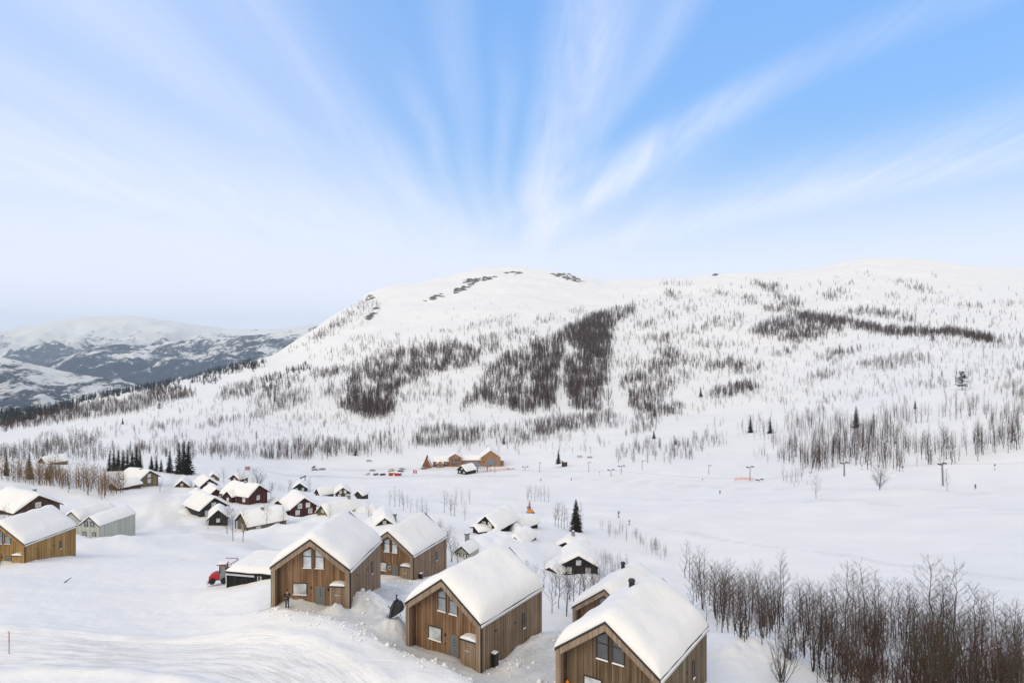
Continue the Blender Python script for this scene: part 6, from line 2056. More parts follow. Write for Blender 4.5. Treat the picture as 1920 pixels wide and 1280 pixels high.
# woods on the far slope: (outline in the photo, density, kind, height range in m, clumping)
WOODS = [
    ([(1180, 560), (1400, 535), (1700, 540), (1920, 560), (1920, 720), (1700, 700), (1400, 740), (1200, 720)], 0.7, 'b', (6, 8), 0.85),
    ([(1380, 690), (1650, 660), (1920, 640), (1920, 780), (1650, 760), (1400, 800)], 0.7, 'g', (6, 8), 0.8),
    ([(300, 740), (650, 700), (700, 790), (1150, 800), (1150, 850), (500, 850), (250, 830)], 0.6, 'b', (5, 8), 0.85),
    ([(640, 640), (900, 610), (1150, 590), (1400, 640), (1420, 760), (1200, 800), (900, 770), (640, 780)], 0.55, 'b', (6, 9), 0.5),
    ([(200, 760), (600, 690), (1100, 800), (1100, 850), (300, 850)], 0.45, 'g', (5, 8), 0.5),
    (C3((0, 690), (300, 610), (600, 570), (900, 510), (1080, 500), (1080, 540), (900, 590), (700, 640), (400, 680), (150, 720), (0, 745)), 10, 'b', (5, 8), 0.1),
    (C3((1210, 560), (1250, 500), (1400, 460), (1600, 430), (1700, 420), (1700, 470), (1600, 500), (1400, 560), (1250, 575)), 6, 'b', (6, 8), 0.3),
    (C3((1390, 600), (1480, 540), (1600, 520), (1730, 510), (1740, 590), (1600, 620), (1500, 610)), 5.5, 'b', (7, 9), 0.3),
    (C3((1090, 720), (1200, 680), (1400, 650), (1560, 600), (1560, 650), (1300, 710), (1100, 730)), 5, 'b', (5, 8), 0.4),
    (C3((820, 740), (900, 700), (1080, 670), (1080, 690), (900, 740)), 5, 'g', (5, 7), 0.35),
    (C3((60, 830), (250, 760), (700, 690), (750, 750), (550, 800), (330, 850), (0, 900)), 2.6, 'g', (4, 7), 0.5),
    (C3((230, 820), (420, 770), (540, 780), (540, 830), (250, 870)), 4.5, 'g', (5, 8), 0.3),
    (C3((600, 860), (1000, 800), (1400, 830), (1640, 790), (1920, 780), (1920, 890), (1000, 900), (600, 900)), 3.6, 'b', (5, 8), 0.45),
    (C3((0, 850), (300, 850), (600, 840), (620, 900), (0, 900)), 3.0, 'g', (5, 8), 0.4),
    (C3((1450, 720), (1540, 700), (1700, 640), (1780, 680), (1540, 745)), 2.2, 'g', (4, 6), 0.5),
    (C3((1800, 480), (1920, 470), (1920, 570), (1830, 560)), 4, 'b', (5, 8), 0.4),
    (C3((1760, 390), (1920, 370), (1920, 430), (1780, 440)), 6, 'b', (5, 7), 0.25),
    # centre left
    (C4((460, 680), (560, 600), (700, 540), (900, 490), (1000, 480), (1100, 490), (1200, 540), (1200, 600), (1080, 625), (960, 650), (900, 670), (700, 750), (760, 810), (640, 905), (500, 855), (440, 770)), 6.2, 'd', (7, 10), 0.36),
    (C4((790, 1055), (870, 970), (1000, 955), (1220, 970), (1220, 1025), (1100, 1055), (800, 1065)), 7, 'b', (6, 8), 0.2),
    (C4((1090, 865), (1190, 730), (1300, 570), (1480, 490), (1660, 430), (1650, 570), (1640, 855), (1450, 885), (1200, 805)), 5.0, 'd', (8, 11), 0.42),
    (C4((1700, 430), (1840, 330), (1920, 320), (1920, 570), (1750, 520)), 7.5, 'd', (8, 10), 0.2),
    (C4((1690, 530), (1920, 510), (1920, 865), (1700, 855)), 4.3, 'd', (8, 11), 0.45),
    (C4((250, 655), (400, 625), (550, 580), (550, 610), (400, 665), (270, 695)), 5, 'b', (6, 8), 0.3),
    (C4((160, 875), (280, 875), (230, 965), (120, 965)), 1.8, 'g', (4, 7), 0.5),
    (C4((300, 885), (450, 895), (400, 955), (300, 955)), 2.8, 'g', (5, 8), 0.4),
    (C4((300, 745), (440, 745), (430, 785), (310, 775)), 4, 'b', (6, 9), 0.4),
    (C4((400, 835), (500, 795), (700, 835), (690, 885), (640, 915), (510, 895)), 5, 'd', (7, 10), 0.3),
    (C4((780, 665), (950, 635), (960, 665), (800, 695)), 5, 'b', (6, 8), 0.3),
    (C4((640, 745), (800, 705), (1000, 690), (1080, 730), (1060, 785), (900, 825), (780, 825), (700, 805)), 2.8, 'b', (6, 9), 0.5),
    (C4((1140, 470), (1280, 420), (1500, 400), (1520, 430), (1400, 480), (1280, 540), (1200, 550)), 3.6, 'b', (6, 9), 0.4),
    (C4((940, 415), (1060, 405), (1250, 355), (1400, 322), (1400, 334), (1200, 385), (1050, 425)), 7, 'b', (4, 6), 0.2),
    (C4((1270, 365), (1370, 355), (1370, 390)), 5, 'b', (5, 6), 0.3),
    (C4((1510, 345), (1610, 315), (1600, 365), (1520, 375)), 5, 'b', (4, 6), 0.3),
    (C4((1630, 355), (1710, 350), (1700, 380)), 6, 'b', (4, 6), 0.3),
    (C4((1710, 295), (1800, 280), (1800, 315), (1720, 325)), 5, 'b', (4, 6), 0.3),
    (C4((60, 575), (200, 480), (380, 350), (560, 220), (640, 240), (620, 320), (520, 390), (400, 420), (250, 480)), 4.2, 'b', (4, 7), 0.42),
    (C4((200, 500), (380, 372), (560, 240), (575, 262), (420, 385), (230, 520)), 4, 'd', (5, 8), 0.35),
    (C4((230, 565), (560, 425), (750, 435), (700, 510), (500, 565), (280, 605)), 2.4, 'b', (5, 7), 0.5),
    (C4((540, 600), (600, 540), (720, 500), (700, 520), (600, 580)), 4, 'b', (5, 7), 0.3),
    (C4((640, 420), (1100, 230), (1500, 250), (1650, 300), (1400, 310), (1000, 400)), 0.22, 'b', (3, 5), 0.5),
    (C4((860, 935), (940, 895), (960, 925), (870, 945)), 3.5, 'g', (5, 7), 0.4),
    (C4((0, 1070), (540, 1035), (740, 985), (740, 1105), (0, 1135)), 3.6, 'b', (6, 9), 0.42),
    (C4((1230, 970), (1450, 940), (1650, 905), (1920, 870), (1920, 935), (1650, 975), (1460, 1055), (1320, 1065), (1230, 1015)), 4.6, 'b', (6, 9), 0.36),
    (C4((1610, 1020), (1700, 1005), (1700, 1035)), 3, 'g', (6, 8), 0.3),
    (C4((0, 900), (500, 860), (900, 900), (900, 980), (700, 1000), (0, 1020)), 0.5, 'g', (3, 6), 0.5),
    # centre
    (C5((200, 490), (360, 420), (480, 380), (620, 365), (600, 405), (480, 460), (470, 570), (240, 610), (150, 530)), 7.5, 'd', (7, 10), 0.18),
    (C5((0, 570), (170, 530), (170, 630), (120, 905), (0, 965)), 4.8, 'd', (8, 11), 0.42),
    (C5((200, 670), (470, 590), (450, 785), (370, 925), (230, 965), (190, 805)), 4.4, 'd', (8, 11), 0.42),
    (C5((500, 700), (620, 640), (620, 725), (520, 745)), 3, 'b', (6, 9), 0.5),
    (C5((520, 805), (640, 725), (700, 695), (860, 625), (850, 765), (840, 865), (700, 1005), (600, 1005), (530, 905)), 3.8, 'd', (7, 10), 0.45),
    (C5((720, 605), (860, 615), (1000, 695), (1000, 725), (880, 705), (740, 645)), 5, 'b', (7, 9), 0.3),
    (C5((870, 745), (950, 705), (920, 835), (880, 805)), 3.6, 'b', (7, 9), 0.4),
    (C5((1000, 690), (1200, 680), (1380, 710), (1370, 745), (1250, 775), (1050, 745)), 4.6, 'b', (7, 9), 0.35),
    (C5((650, 540), (780, 530), (880, 520), (940, 565), (860, 565), (760, 595), (660, 565)), 5, 'b', (6, 8), 0.3),
    (C5((970, 570), (1140, 590), (1140, 625), (1050, 605), (980, 590)), 4, 'b', (6, 8), 0.3),
    (C5((890, 510), (1050, 470), (1060, 505), (920, 525)), 5.5, 'b', (6, 8), 0.25),
    (C5((1020, 450), (1200, 390), (1260, 425), (1240, 495), (1060, 495)), 3.4, 'b', (6, 8), 0.4),
    (C5((760, 390), (980, 350), (980, 405), (800, 435)), 3.4, 'b', (6, 8), 0.4),
    (C5((760, 265), (860, 258), (900, 315), (860, 335)), 5, 'b', (6, 8), 0.3),
    (C5((770, 210), (950, 220), (950, 240), (770, 225)), 6, 'b', (5, 7), 0.2),
    (C5((1040, 262), (1170, 277), (1160, 305), (1060, 295)), 5, 'b', (6, 7), 0.3),
    (C5((680, 335), (760, 335), (740, 375), (660, 375)), 3, 'b', (5, 7), 0.4),
    (C5((1220, 287), (1320, 297), (1350, 355), (1290, 345)), 5, 'b', (6, 8), 0.3),
    (C5((1310, 207), (1480, 237), (1480, 275), (1380, 275)), 5, 'b', (6, 8), 0.3),
    (C5((1380, 347), (1540, 337), (1610, 347), (1600, 405), (1400, 395)), 5, 'b', (6, 8), 0.3),
    (C5((1400, 290), (1500, 280), (1600, 327), (1560, 357), (1480, 337)), 4, 'b', (6, 8), 0.4),
    (C5((600, 457), (780, 437), (770, 467), (640, 497)), 4.5, 'b', (6, 8), 0.35),
    (C5((1310, 490), (1460, 430), (1600, 410), (1792, 440), (1792, 505), (1650, 545), (1600, 575), (1400, 555), (1320, 510)), 4.4, 'd', (6, 9), 0.35),
    (C5((1020, 888), (1180, 830), (1280, 810), (1360, 848), (1280, 878), (1100, 908)), 6, 'd', (6, 9), 0.25),
    (C5((1000, 895), (1290, 885), (1200, 935), (1010, 955)), 2.4, 'g', (5, 7), 0.45),
    (C5((740, 968), (890, 948), (880, 1005), (750, 1015)), 6, 'd', (6, 9), 0.25),
    (C5((600, 1010), (740, 970), (740, 1055), (680, 1135), (560, 1125)), 4, 'b', (7, 9), 0.35),
    (C5((400, 1010), (500, 990), (500, 1085), (0, 1135), (0, 1065), (200, 1035)), 4.5, 'b', (6, 9), 0.3),
    (C5((1410, 630), (1570, 600), (1560, 640), (1420, 668)), 2.8, 'g', (6, 8), 0.4),
    (C5((1680, 668), (1792, 638), (1792, 698)), 3.2, 'g', (6, 8), 0.3),
    (C5((1570, 808), (1792, 738), (1792, 788), (1600, 828)), 3.2, 'g', (6, 8), 0.35),
    (C5((560, 300), (700, 260), (900, 260), (1300, 200), (1400, 300), (1200, 420), (700, 440)), 0.7, 'b', (5, 7), 0.5),
    (C5((500, 420), (1300, 440), (1300, 700), (900, 640), (500, 560)), 0.5, 'b', (5, 7), 0.5),
    (C5((490, 1240), (650, 1170), (780, 1180), (980, 1150), (1140, 1060), (1150, 1190), (1000, 1250), (900, 1290), (520, 1290)), 2.2, 'g', (7, 9), 0.45),
    (C5((1290, 880), (1700, 830), (1792, 900), (1400, 960)), 1.2, 'g', (5, 7), 0.5),
    # right
    (C6((370, 458), (520, 478), (700, 508), (860, 548), (1020, 568), (1200, 578), (1440, 578), (1640, 618), (1750, 648), (1740, 668), (1600, 648), (1430, 613), (1020, 618), (860, 588), (640, 548), (380, 498)), 13, 'd', (6, 8), 0.05),
    (C6((110, 418), (290, 398), (300, 448), (120, 438)), 5, 'b', (6, 8), 0.3),
    (C6((200, 488), (370, 468), (640, 538), (690, 608), (450, 648), (370, 668), (120, 628), (40, 598), (120, 538)), 4.2, 'd', (7, 9), 0.38),
    (C6((670, 443), (860, 438), (1060, 458), (1160, 498), (1150, 528), (1000, 498), (820, 478), (690, 468)), 6.5, 'b', (6, 8), 0.2),
    (C6((30, 238), (240, 278), (220, 328), (120, 308)), 5, 'b', (6, 8), 0.3),
    (C6((220, 358), (370, 378), (380, 428), (240, 408)), 5, 'b', (6, 8), 0.3),
    (C6((470, 318), (640, 348), (650, 383), (540, 358)), 5.5, 'b', (6, 8), 0.25),
    (C6((470, 253), (690, 318), (690, 338), (560, 298)), 4.5, 'b', (6, 8), 0.3),
    (C6((270, 280), (350, 290), (350, 308), (270, 300)), 5, 'b', (6, 8), 0.3),
    (C6((600, 218), (750, 248), (740, 268), (600, 235)), 4, 'b', (5, 7), 0.35),
    (C6((780, 184), (940, 199), (940, 214), (780, 194)), 5, 'b', (5, 7), 0.3),
    (C6((990, 223), (1130, 248), (1280, 288), (1340, 328), (1180, 318), (1080, 288)), 5, 'b', (5, 7), 0.3),
    (C6((1260, 198), (1350, 213), (1350, 224), (1260, 208)), 5, 'b', (5, 7), 0.3),
    (C6((960, 338), (1090, 348), (1080, 368), (960, 355)), 4.5, 'b', (5, 7), 0.3),
    (C6((1190, 362), (1400, 402), (1640, 407), (1640, 427), (1400, 413), (1200, 378)), 6, 'b', (5, 7), 0.25),
    (C6((1000, 397), (1100, 407), (1190, 437), (1100, 447)), 5, 'b', (5, 7), 0.3),
    (C6((1720, 388), (1920, 378), (1920, 418), (1740, 408)), 2.2, 'g', (5, 7), 0.45),
    (C6((1660, 448), (1900, 448), (1900, 473)), 2.6, 'g', (5, 7), 0.4),
    (C6((1370, 478), (1480, 488), (1430, 548), (1370, 528)), 3.4, 'g', (5, 7), 0.35),
    (C6((1770, 628), (1920, 638), (1920, 698), (1850, 658)), 6, 'b', (6, 8), 0.25),
    (C6((1100, 628), (1440, 608), (1920, 698), (1700, 728), (1200, 688)), 1.6, 'g', (5, 8), 0.45),
    (C6((470, 800), (580, 730), (740, 700), (820, 730), (700, 780), (600, 820)), 4, 'b', (6, 8), 0.35),
    (C6((770, 820), (880, 780), (1080, 750), (1250, 750), (1290, 800), (1100, 840), (1000, 860), (820, 860)), 4, 'b', (6, 8), 0.35),
    (C6((340, 940), (480, 870), (620, 850), (760, 840), (700, 880), (480, 930), (350, 960)), 3.4, 'g', (6, 8), 0.35),
    (C6((150, 750), (330, 700), (330, 730), (160, 780)), 2.6, 'b', (6, 8), 0.4),
    (C6((0, 800), (110, 810), (110, 880), (0, 910)), 3, 'g', (6, 8), 0.4),
    (C6((1520, 838), (1740, 798), (1740, 823), (1560, 843)), 4, 'g', (3, 5), 0.3),
    (C6((1830, 858), (1920, 808), (1920, 868)), 4.5, 'b', (5, 7), 0.3),
    (C6((560, 1030), (900, 950), (1400, 910), (1400, 970), (1000, 1030), (620, 1090)), 2.2, 'g', (4, 6), 0.45),
    (C6((430, 1090), (560, 1060), (540, 1140), (440, 1150)), 3, 'b', (5, 7), 0.4),
    (C6((1380, 880), (1800, 860), (1900, 940), (1500, 960)), 1.6, 'g', (4, 6), 0.45),
    (C6((1780, 970), (1920, 910), (1920, 1060), (1800, 1020)), 3.0, 'g', (6, 8), 0.35),
    (C6((0, 200), (1920, 300), (1920, 620), (900, 540), (0, 640)), 0.35, 'b', (4, 6), 0.5),
    (C6((0, 650), (1920, 700), (1920, 900), (0, 1000)), 0.5, 'g', (4, 6), 0.5),
]
MIDWOODS = [   # nearer wood at the right: larger trees
    (CM((240, 300), (300, 170), (500, 130), (700, 150), (770, 180), (770, 300), (700, 440), (560, 475), (440, 485), (300, 435)), 1.9, 'b', (8, 11), 0.38),
    (CM((430, 400), (700, 330), (760, 380), (720, 450), (560, 490), (440, 490)), 1.7, 'b', (8, 11), 0.3),
    (CM((760, 230), (1000, 110), (1280, 110), (1280, 170), (1100, 220), (1080, 330), (1120, 505), (900, 465), (760, 455)), 1.9, 'b', (8, 11), 0.38),
    (CM((1100, 330), (1500, 300), (1480, 450), (1200, 470)), 1.4, 'g', (8, 12), 0.4),
    (CM((1480, 330), (1700, 260), (1920, 200), (1920, 340), (1600, 425)), 1.4, 'g', (8, 12), 0.4),
    (CM((1640, 120), (1920, 80), (1920, 200), (1700, 240)), 1.3, 'g', (7, 9), 0.4),
    (CM((100, 400), (190, 380), (190, 460), (110, 460)), 1.2, 'g', (6, 8), 0.3),
    (CM((0, 180), (250, 120), (240, 300), (0, 300)), 0.9, 'g', (6, 9), 0.45),
    (CM((1340, 60), (1640, 40), (1600, 170), (1380, 200)), 0.7, 'g', (7, 9), 0.5),
    (CM((300, 560), (430, 560), (430, 600), (300, 600)), 0.9, 'g', (6, 8), 0.2),
]
rgw = np.random.default_rng(2024)
far_list = []        # x, y, z, h, kind
mid_list = []
for lst, out, mul, dy, dmin in ((WOODS, far_list, 3.2, 3.0, 240), (MIDWOODS, mid_list, 2.4, 4.0, 100)):
    for i, (poly, dens, kind, hr, cl) in enumerate(lst):
        xs_, ys_ = scatter(poly, dens * mul * (1.35 if kind == 'd' else 1.0), rgw, cl + (0.13 if lst is WOODS else 0.0), i + (200 if lst is MIDWOODS else 0))
        if not len(xs_):
            continue
        G, ok = ground_many(xs_, ys_ + dy)
        for g, o_ in zip(G, ok):
            if o_ and g[1] > dmin:
                hp = np.interp(g[1], [300, 450, 600, 800, 1100, 1500, 2200], [24, 17, 13.5, 11.5, 10, 9, 7.5]) * (hr[0] + hr[1]) / 15.0
                hm = hp / F * g[1] if lst is WOODS else rgw.uniform(*hr)
                out.append((g[0], g[1], g[2], hm * rgw.uniform(0.55, 1.25), kind))
mid_list.sort(key=lambda t: -t[3] / t[1])
print('far trees', len(far_list), 'mid trees', len(mid_list))


def bake(name, label, items, protos, mat, cols):
    """one mesh of many small trees; items (x,y,z,h), protos arrays of height 9"""
    VV, TT, TO = [], [], []
    off = 0
    rg = np.random.default_rng(len(items))
    for k, (x, y, z, h) in enumerate(items):
        v, f = protos[rg.integers(len(protos))]
        s = h / 9.0
        a = rg.uniform(0, 6.283)
        ca, sa = math.cos(a) * s, math.sin(a) * s
        w_ = np.empty_like(v)
        w_[:, 0] = v[:, 0] * ca - v[:, 1] * sa + x
        w_[:, 1] = v[:, 0] * sa + v[:, 1] * ca + y
        w_[:, 2] = v[:, 2] * s + z
        VV.append(w_)
        TT.append(f + off)
        TO.append(np.full(len(f), rg.uniform(0, 1), dtype=np.float32))
        off += len(v)
    V, T = np.concatenate(VV), np.concatenate(TT)
    me = np_mesh(name, V, T, mat)
    at = me.attributes.new('tone', 'FLOAT', 'FACE')
    at.data.foreach_set('value', np.concatenate(TO))
    o = link_mesh(name, me)
    tag(o, label, None, None, 'stuff')
    return o


def join(p):
    (tv, tf), (cv, cf) = p
    return np.concatenate([tv, cv]), np.concatenate([tf, cf + len(tv)])


FAR_P = [join(birch_proto(700 + k, 0, spread=0.22 + 0.04 * (k % 3), tw=2.5, start=0.12)) for k in range(8)]
FAR_Q = [join(birch_proto(720 + k, 0, spread=0.22 + 0.04 * (k % 3), tw=3.6, start=0.08)) for k in range(8)]
CON_P = [join(spruce_proto(740 + k, 0, width=0.16 + 0.03 * (k % 3))) for k in range(5)]
bake('birch_wood', 'brown leafless birch woods on the lower mountain slope', [t[:4] for t in far_list if t[4] == 'b' and t[1] < 900], FAR_P, M['stand_brown'], None)
bake('high_birch_wood', 'brown leafless birch woods high on the mountain slope', [t[:4] for t in far_list if t[4] == 'b' and t[1] >= 900], FAR_Q, M['stand_brown'], None)
bake('dark_birch_wood', 'dense dark brown birch wood in the middle of the slope', [t[:4] for t in far_list if t[4] == 'd'], FAR_Q, M['stand_brown'], None)
bake('grey_birch_wood', 'thin grey birch scrub on the lower slopes', [t[:4] for t in far_list if t[4] == 'g'], FAR_P, M['stand_grey'], None)

# dark conifers along the shoulder towards the valley
con = []
for poly, dens in ((C3((0, 640), (300, 580), (600, 510), (900, 465), (1080, 405), (1300, 360), (1480, 345), (1480, 385), (1300, 405), (1080, 435), (900, 495), (640, 535), (300, 605), (0, 675)), 40),
                   (C3((1480, 440), (1620, 395), (1740, 365), (1745, 390), (1600, 415), (1500, 455)), 16),
                   (C3((1070, 440), (1160, 425), (1240, 435), (1240, 470), (1080, 470)), 12),
                   (C3((0, 690), (270, 620), (420, 590), (420, 615), (270, 645), (0, 710)), 24),
                   (C3((780, 530), (900, 500), (1040, 490), (1040, 505), (900, 520)), 12)):
    xs_, ys_ = scatter(poly, dens, rgw, 0.2, 3)
    G, ok = ground_many(xs_, ys_ + 2)
    con += [(*g, rgw.uniform(6, 10.5)) for g, o_ in zip(G, ok) if o_]
bake('conifer_forest', 'dark conifer forest along the shoulder above the valley', con, CON_P, M['stand_conifer'], None)

# individual trees in the wood at the right (largest first)
N_MID = 30
for k, (x, y, z, h, kind) in enumerate(mid_list[:N_MID]):
    pr = (MID_B if kind == 'b' else MID_G)[k % 6]
    place_tree(pr, (x, y, z), h / 9.0, random.uniform(0, 6.28), 'birch_tree', 'bare birch in the wood above the lift line at right', 'tree', 'birches of the wood above the lift')
bake('mid_birch_wood', 'smaller birches filling the wood above the lift', [t[:4] for t in mid_list[N_MID:]], [join(birch_proto(860 + k, 1, spread=0.17 + 0.02 * (k % 3), tw=1.5, nbr=14, nsb=4)) for k in range(6)], M['stand_brown'], None)

# single conifers: column, base row, height in rows, label
for px, py, hp, lb in ((1605, 802, 42, 'broad black spruce in the wood above the lift'), (1407, 811, 34, 'dark spruce, left of a pair above the piste'), (1444, 812, 32, 'dark spruce, right of a pair above the piste'),
                       (1716, 766, 16, 'small spruce tip high in the right hand wood'), (1226, 822, 17, 'small spruce left of the pale scrub above the piste'), (1267, 833, 13, 'small spruce in the pale scrub above the piste'), (945, 832, 15, 'little spruce above the ski lodge'),
                       (1227, 779, 20, 'slim dark spruce at the foot of the central wood'), (1314, 743, 18, 'slim dark spruce right of the central wood'), (666, 854, 14, 'small round spruce by the belt of birches above the cars'),
                       (515, 752, 14, 'spruce among the brown birches on the left slope'), (716, 706, 16, 'black spruce on the left edge of the dense wood'), (230, 795, 12, 'lone spruce on the left snowfield')):
    g = ground_at(px, py)
    if g:
        place_tree(SPR1[int(px) % 4], g, hp / F * g[1] / 9.0, px * 0.7, 'spruce_tree', lb, 'tree', 'spruces on the slope', 1.0)
for px, py, hp, lb in ((1804, 731, 36, 'spreading pine on the right slope'), (1749, 642, 16, 'slanting pine high on the right slope'), (299, 768, 13, 'flat topped pine on the left snowfield'), (542, 728, 16, 'dark pine on the left slope')):
    g = ground_at(px, py)
    if g:
        place_tree(PINE, g, hp / F * g[1] / 8.0, px * 0.3, 'pine_tree', lb, 'tree', 'pines on the slope')
g = T3(1047, 462, 869)
place_tree(SPR1[1], g, 27 / F * g[1] / 9.0, 0.4, 'spruce_tree', 'lone spruce beside the tiny hut above the lift', 'tree', None)
g = T3(1080, 184)
place_tree(SPR2[0], g, 62 / F * 184 / 9.0, 1.0, 'spruce_tree', 'tall brown green spruce on the edge of the piste', 'tree', None)
# dark spruces behind the village
for k, (px, py, hp) in enumerate(((205, 872, 22), (213, 871, 26), (222, 872, 28), (231, 870, 27), (239, 872, 30), (248, 871, 26), (256, 870, 32), (263, 872, 28), (293, 884, 30), (302, 882, 22), (318, 888, 42), (336, 888, 58), (345, 888, 60), (353, 886, 58), (284, 880, 26), (12, 882, 28), (55, 890, 40), (88, 902, 26), (60, 905, 28))):
    g = T3(px, 285 if px > 100 else 235, None)
    zz = -(py - PCY) / F * g[1]
    place_tree(SPR1[k % 4], (g[0], g[1], min(g[2], zz)), (hp / F * g[1] + max(0, zz - g[2])) / 9.0, k * 1.3, 'spruce_tree', 'dark spruce in the clump behind the village' if 100 < px < 300 else ('tall dark spruce at the right end of the village clump' if px > 300 else 'snow dusted spruce in the tan thicket at left'), 'tree', 'dark spruces behind the village', 1.05)

# tan thicket at the left
rgt = np.random.default_rng(5)
pts = []
xs_, ys_ = scatter([(0, 885), (60, 880), (160, 885), (215, 895), (232, 905), (222, 928), (200, 932), (160, 922), (110, 912), (60, 908), (0, 905)], 1.1, rgt, 0.0)
for a, b in zip(xs_, ys_):
    d = 232 - (b - 880) * 0.6
    x = col_x(a, d)
    pts.append((x, d, gz(x, d), rgt.uniform(5, 9)))
for k, (x, y, z, h) in enumerate(pts[:70]):
    place_tree(MID_T[k % 5], (x, y, z), h / 9.0, k * 0.9, 'bare_tree', 'tan leafless tree in the thicket behind the left cabins', 'tree', 'tan thicket trees at left')

# scattered village and snowfield birches: column, base row, depth, height in rows
VB = [(740, 942, 255, 36, 'tallest grey birch left of the snowfield row'), (731, 940, 258, 30, None), (749, 943, 252, 32, None), (757, 950, 240, 34, None), (770, 955, 235, 24, None), (782, 958, 232, 26, None), (792, 975, 205, 44, None), (800, 978, 205, 40, None), (764, 948, 245, 24, None),
      (833, 966, 235, 40, None), (846, 975, 222, 38, None), (852, 976, 222, 36, None), (838, 942, 262, 26, None), (866, 938, 268, 26, None), (881, 942, 268, 28, None), (872, 978, 215, 36, None), (855, 940, 265, 30, None),
      (990, 934, 278, 30, None), (996, 934, 278, 28, None), (1003, 935, 275, 30, None), (1009, 935, 275, 28, None), (1015, 934, 276, 30, None), (1021, 934, 276, 31, None), (1028, 933, 277, 28, None),
      (1041, 990, 190, 42, None), (1047, 992, 188, 46, None), (1053, 993, 188, 46, None), (1058, 994, 186, 44, None), (1090, 992, 190, 48, None), (1064, 990, 190, 34, None)]
for k, (px, py, d, hp, lb) in enumerate(VB):
    x, y, z = T3(px, d)
    place_tree(MID_G[k % 7], (x, y, z), hp / F * d / 9.0 * 1.05, k * 1.7, 'birch_tree', 'grey birch on the snowfield between village and piste', 'tree', 'grey birches on the snowfield')
SB = [(437, 1025, 132, 62, 'bare birch standing left before the grey brown cabin', 1), (455, 1028, 130, 58, 'bare birch standing right before the grey brown cabin', 2), (426, 1000, 150, 60, 'slim birch touching the dark annex', 3), (485, 905, 240, 40, 'round crowned bare tree above the long red cabin', -1), (580, 921, 320, 28, 'birch beside the small black cabin', 4), (545, 921, 322, 20, 'little birch left of the small black cabin', 5),
      (847, 1040, 108, 62, 'bent birch behind the second timber cabin', 2), (835, 1030, 112, 58, 'birch brushing the second timber cabin roof', 5), (823, 1012, 118, 45, 'twiggy birch at the second timber cabin gable', 8), (858, 1045, 104, 50, 'thin birch right of the bent one', 3),
      (1000, 1068, 95, 50, 'birch in front of the low dark brown house', 2), (1020, 1075, 100, 46, 'slender birch before the low dark brown house roof', 4), (1062, 1072, 108, 42, 'birch in front of the black house', 6), (985, 1060, 100, 46, 'bare tree above the middle cabin roof ridge', 1),
      (500, 1000, 148, 40, 'slim birch right of the grey brown cabin', 7), (532, 985, 165, 38, 'birch in the drift below the wine red cabin', 0), (618, 985, 150, 36, 'birch just behind the first timber cabin roof', 3), (390, 990, 160, 40, 'young birch below the dark grey cabin', 6), (420, 900, 262, 28, 'birch beside the little dark hut', 1), (452, 900, 258, 30, 'birch beside the flagpole', 5), (508, 925, 230, 26, 'thin birch right of the long red cabin', 2), (300, 925, 225, 30, 'birch between the road and the brown gable', 8), (690, 985, 150, 34, 'birch left of the buried black gable', 4),
      (1530, 930, 258, 42, 'slim cone shaped birch on the piste', 3), (1776, 922, 255, 38, 'thin birch beside the tall lift tower', 4), (8, 965, 120, 64, 'bare bushy tree at the left edge above the yellow cabin', 2), (-2, 1075, 88, 60, 'bare twigs at the left edge below the yellow cabin', 2)]
for k, (px, py, d, hp, lb, pi_) in enumerate(SB):
    x, y, z = T3(px, d)
    place_tree(ROUND_B if pi_ < 0 else NEAR_B[pi_ % 9], (x, y, z), hp / F * d / (8.0 if pi_ < 0 else 9.0) * 1.05, k * 2.1, 'birch_tree', lb, 'tree', None)
x, y, z = T3(1650, 262)
place_tree(ROUND_B, (x, y, z), 44 / F * 262 / 8.0, 0.5, 'birch_tree', 'wide round crowned birch alone on the piste', 'tree', None)
for k, (px, py, d, hp) in enumerate(((1475, 905, 330, 24), (1485, 906, 328, 28), (1496, 905, 328, 26), (1503, 900, 332, 26))):
    x, y, z = T3(px, d)
    place_tree(MID_G[k], (x, y, z), hp / F * d / 9.0, k, 'birch_tree', 'small birch in the group of four on the piste', 'tree', 'four birches on the piste')

# birches in the hollow between the middle and the nearest cabin
for k, (px, d, h) in enumerate(((1035, 84, 5.5), (1048, 86, 6.0), (1062, 83, 6.2), (1076, 87, 5.8), (1088, 85, 6.5), (1100, 88, 6.0), (1112, 84, 5.5), (1124, 90, 5.8), (1136, 92, 5.0), (1150, 95, 5.0), (1168, 98, 4.6), (1068, 92, 5.0), (1094, 95, 5.2), (1042, 94, 4.6), (1116, 98, 4.8))):
    x, y, z = T3(px, d)
    place_tree(NEAR_B[k % 9], (x, y, z), h / 9.0, k * 1.1, 'birch_tree', 'slim birch in the hollow beyond the middle cabin', 'tree', 'birches in the hollow')

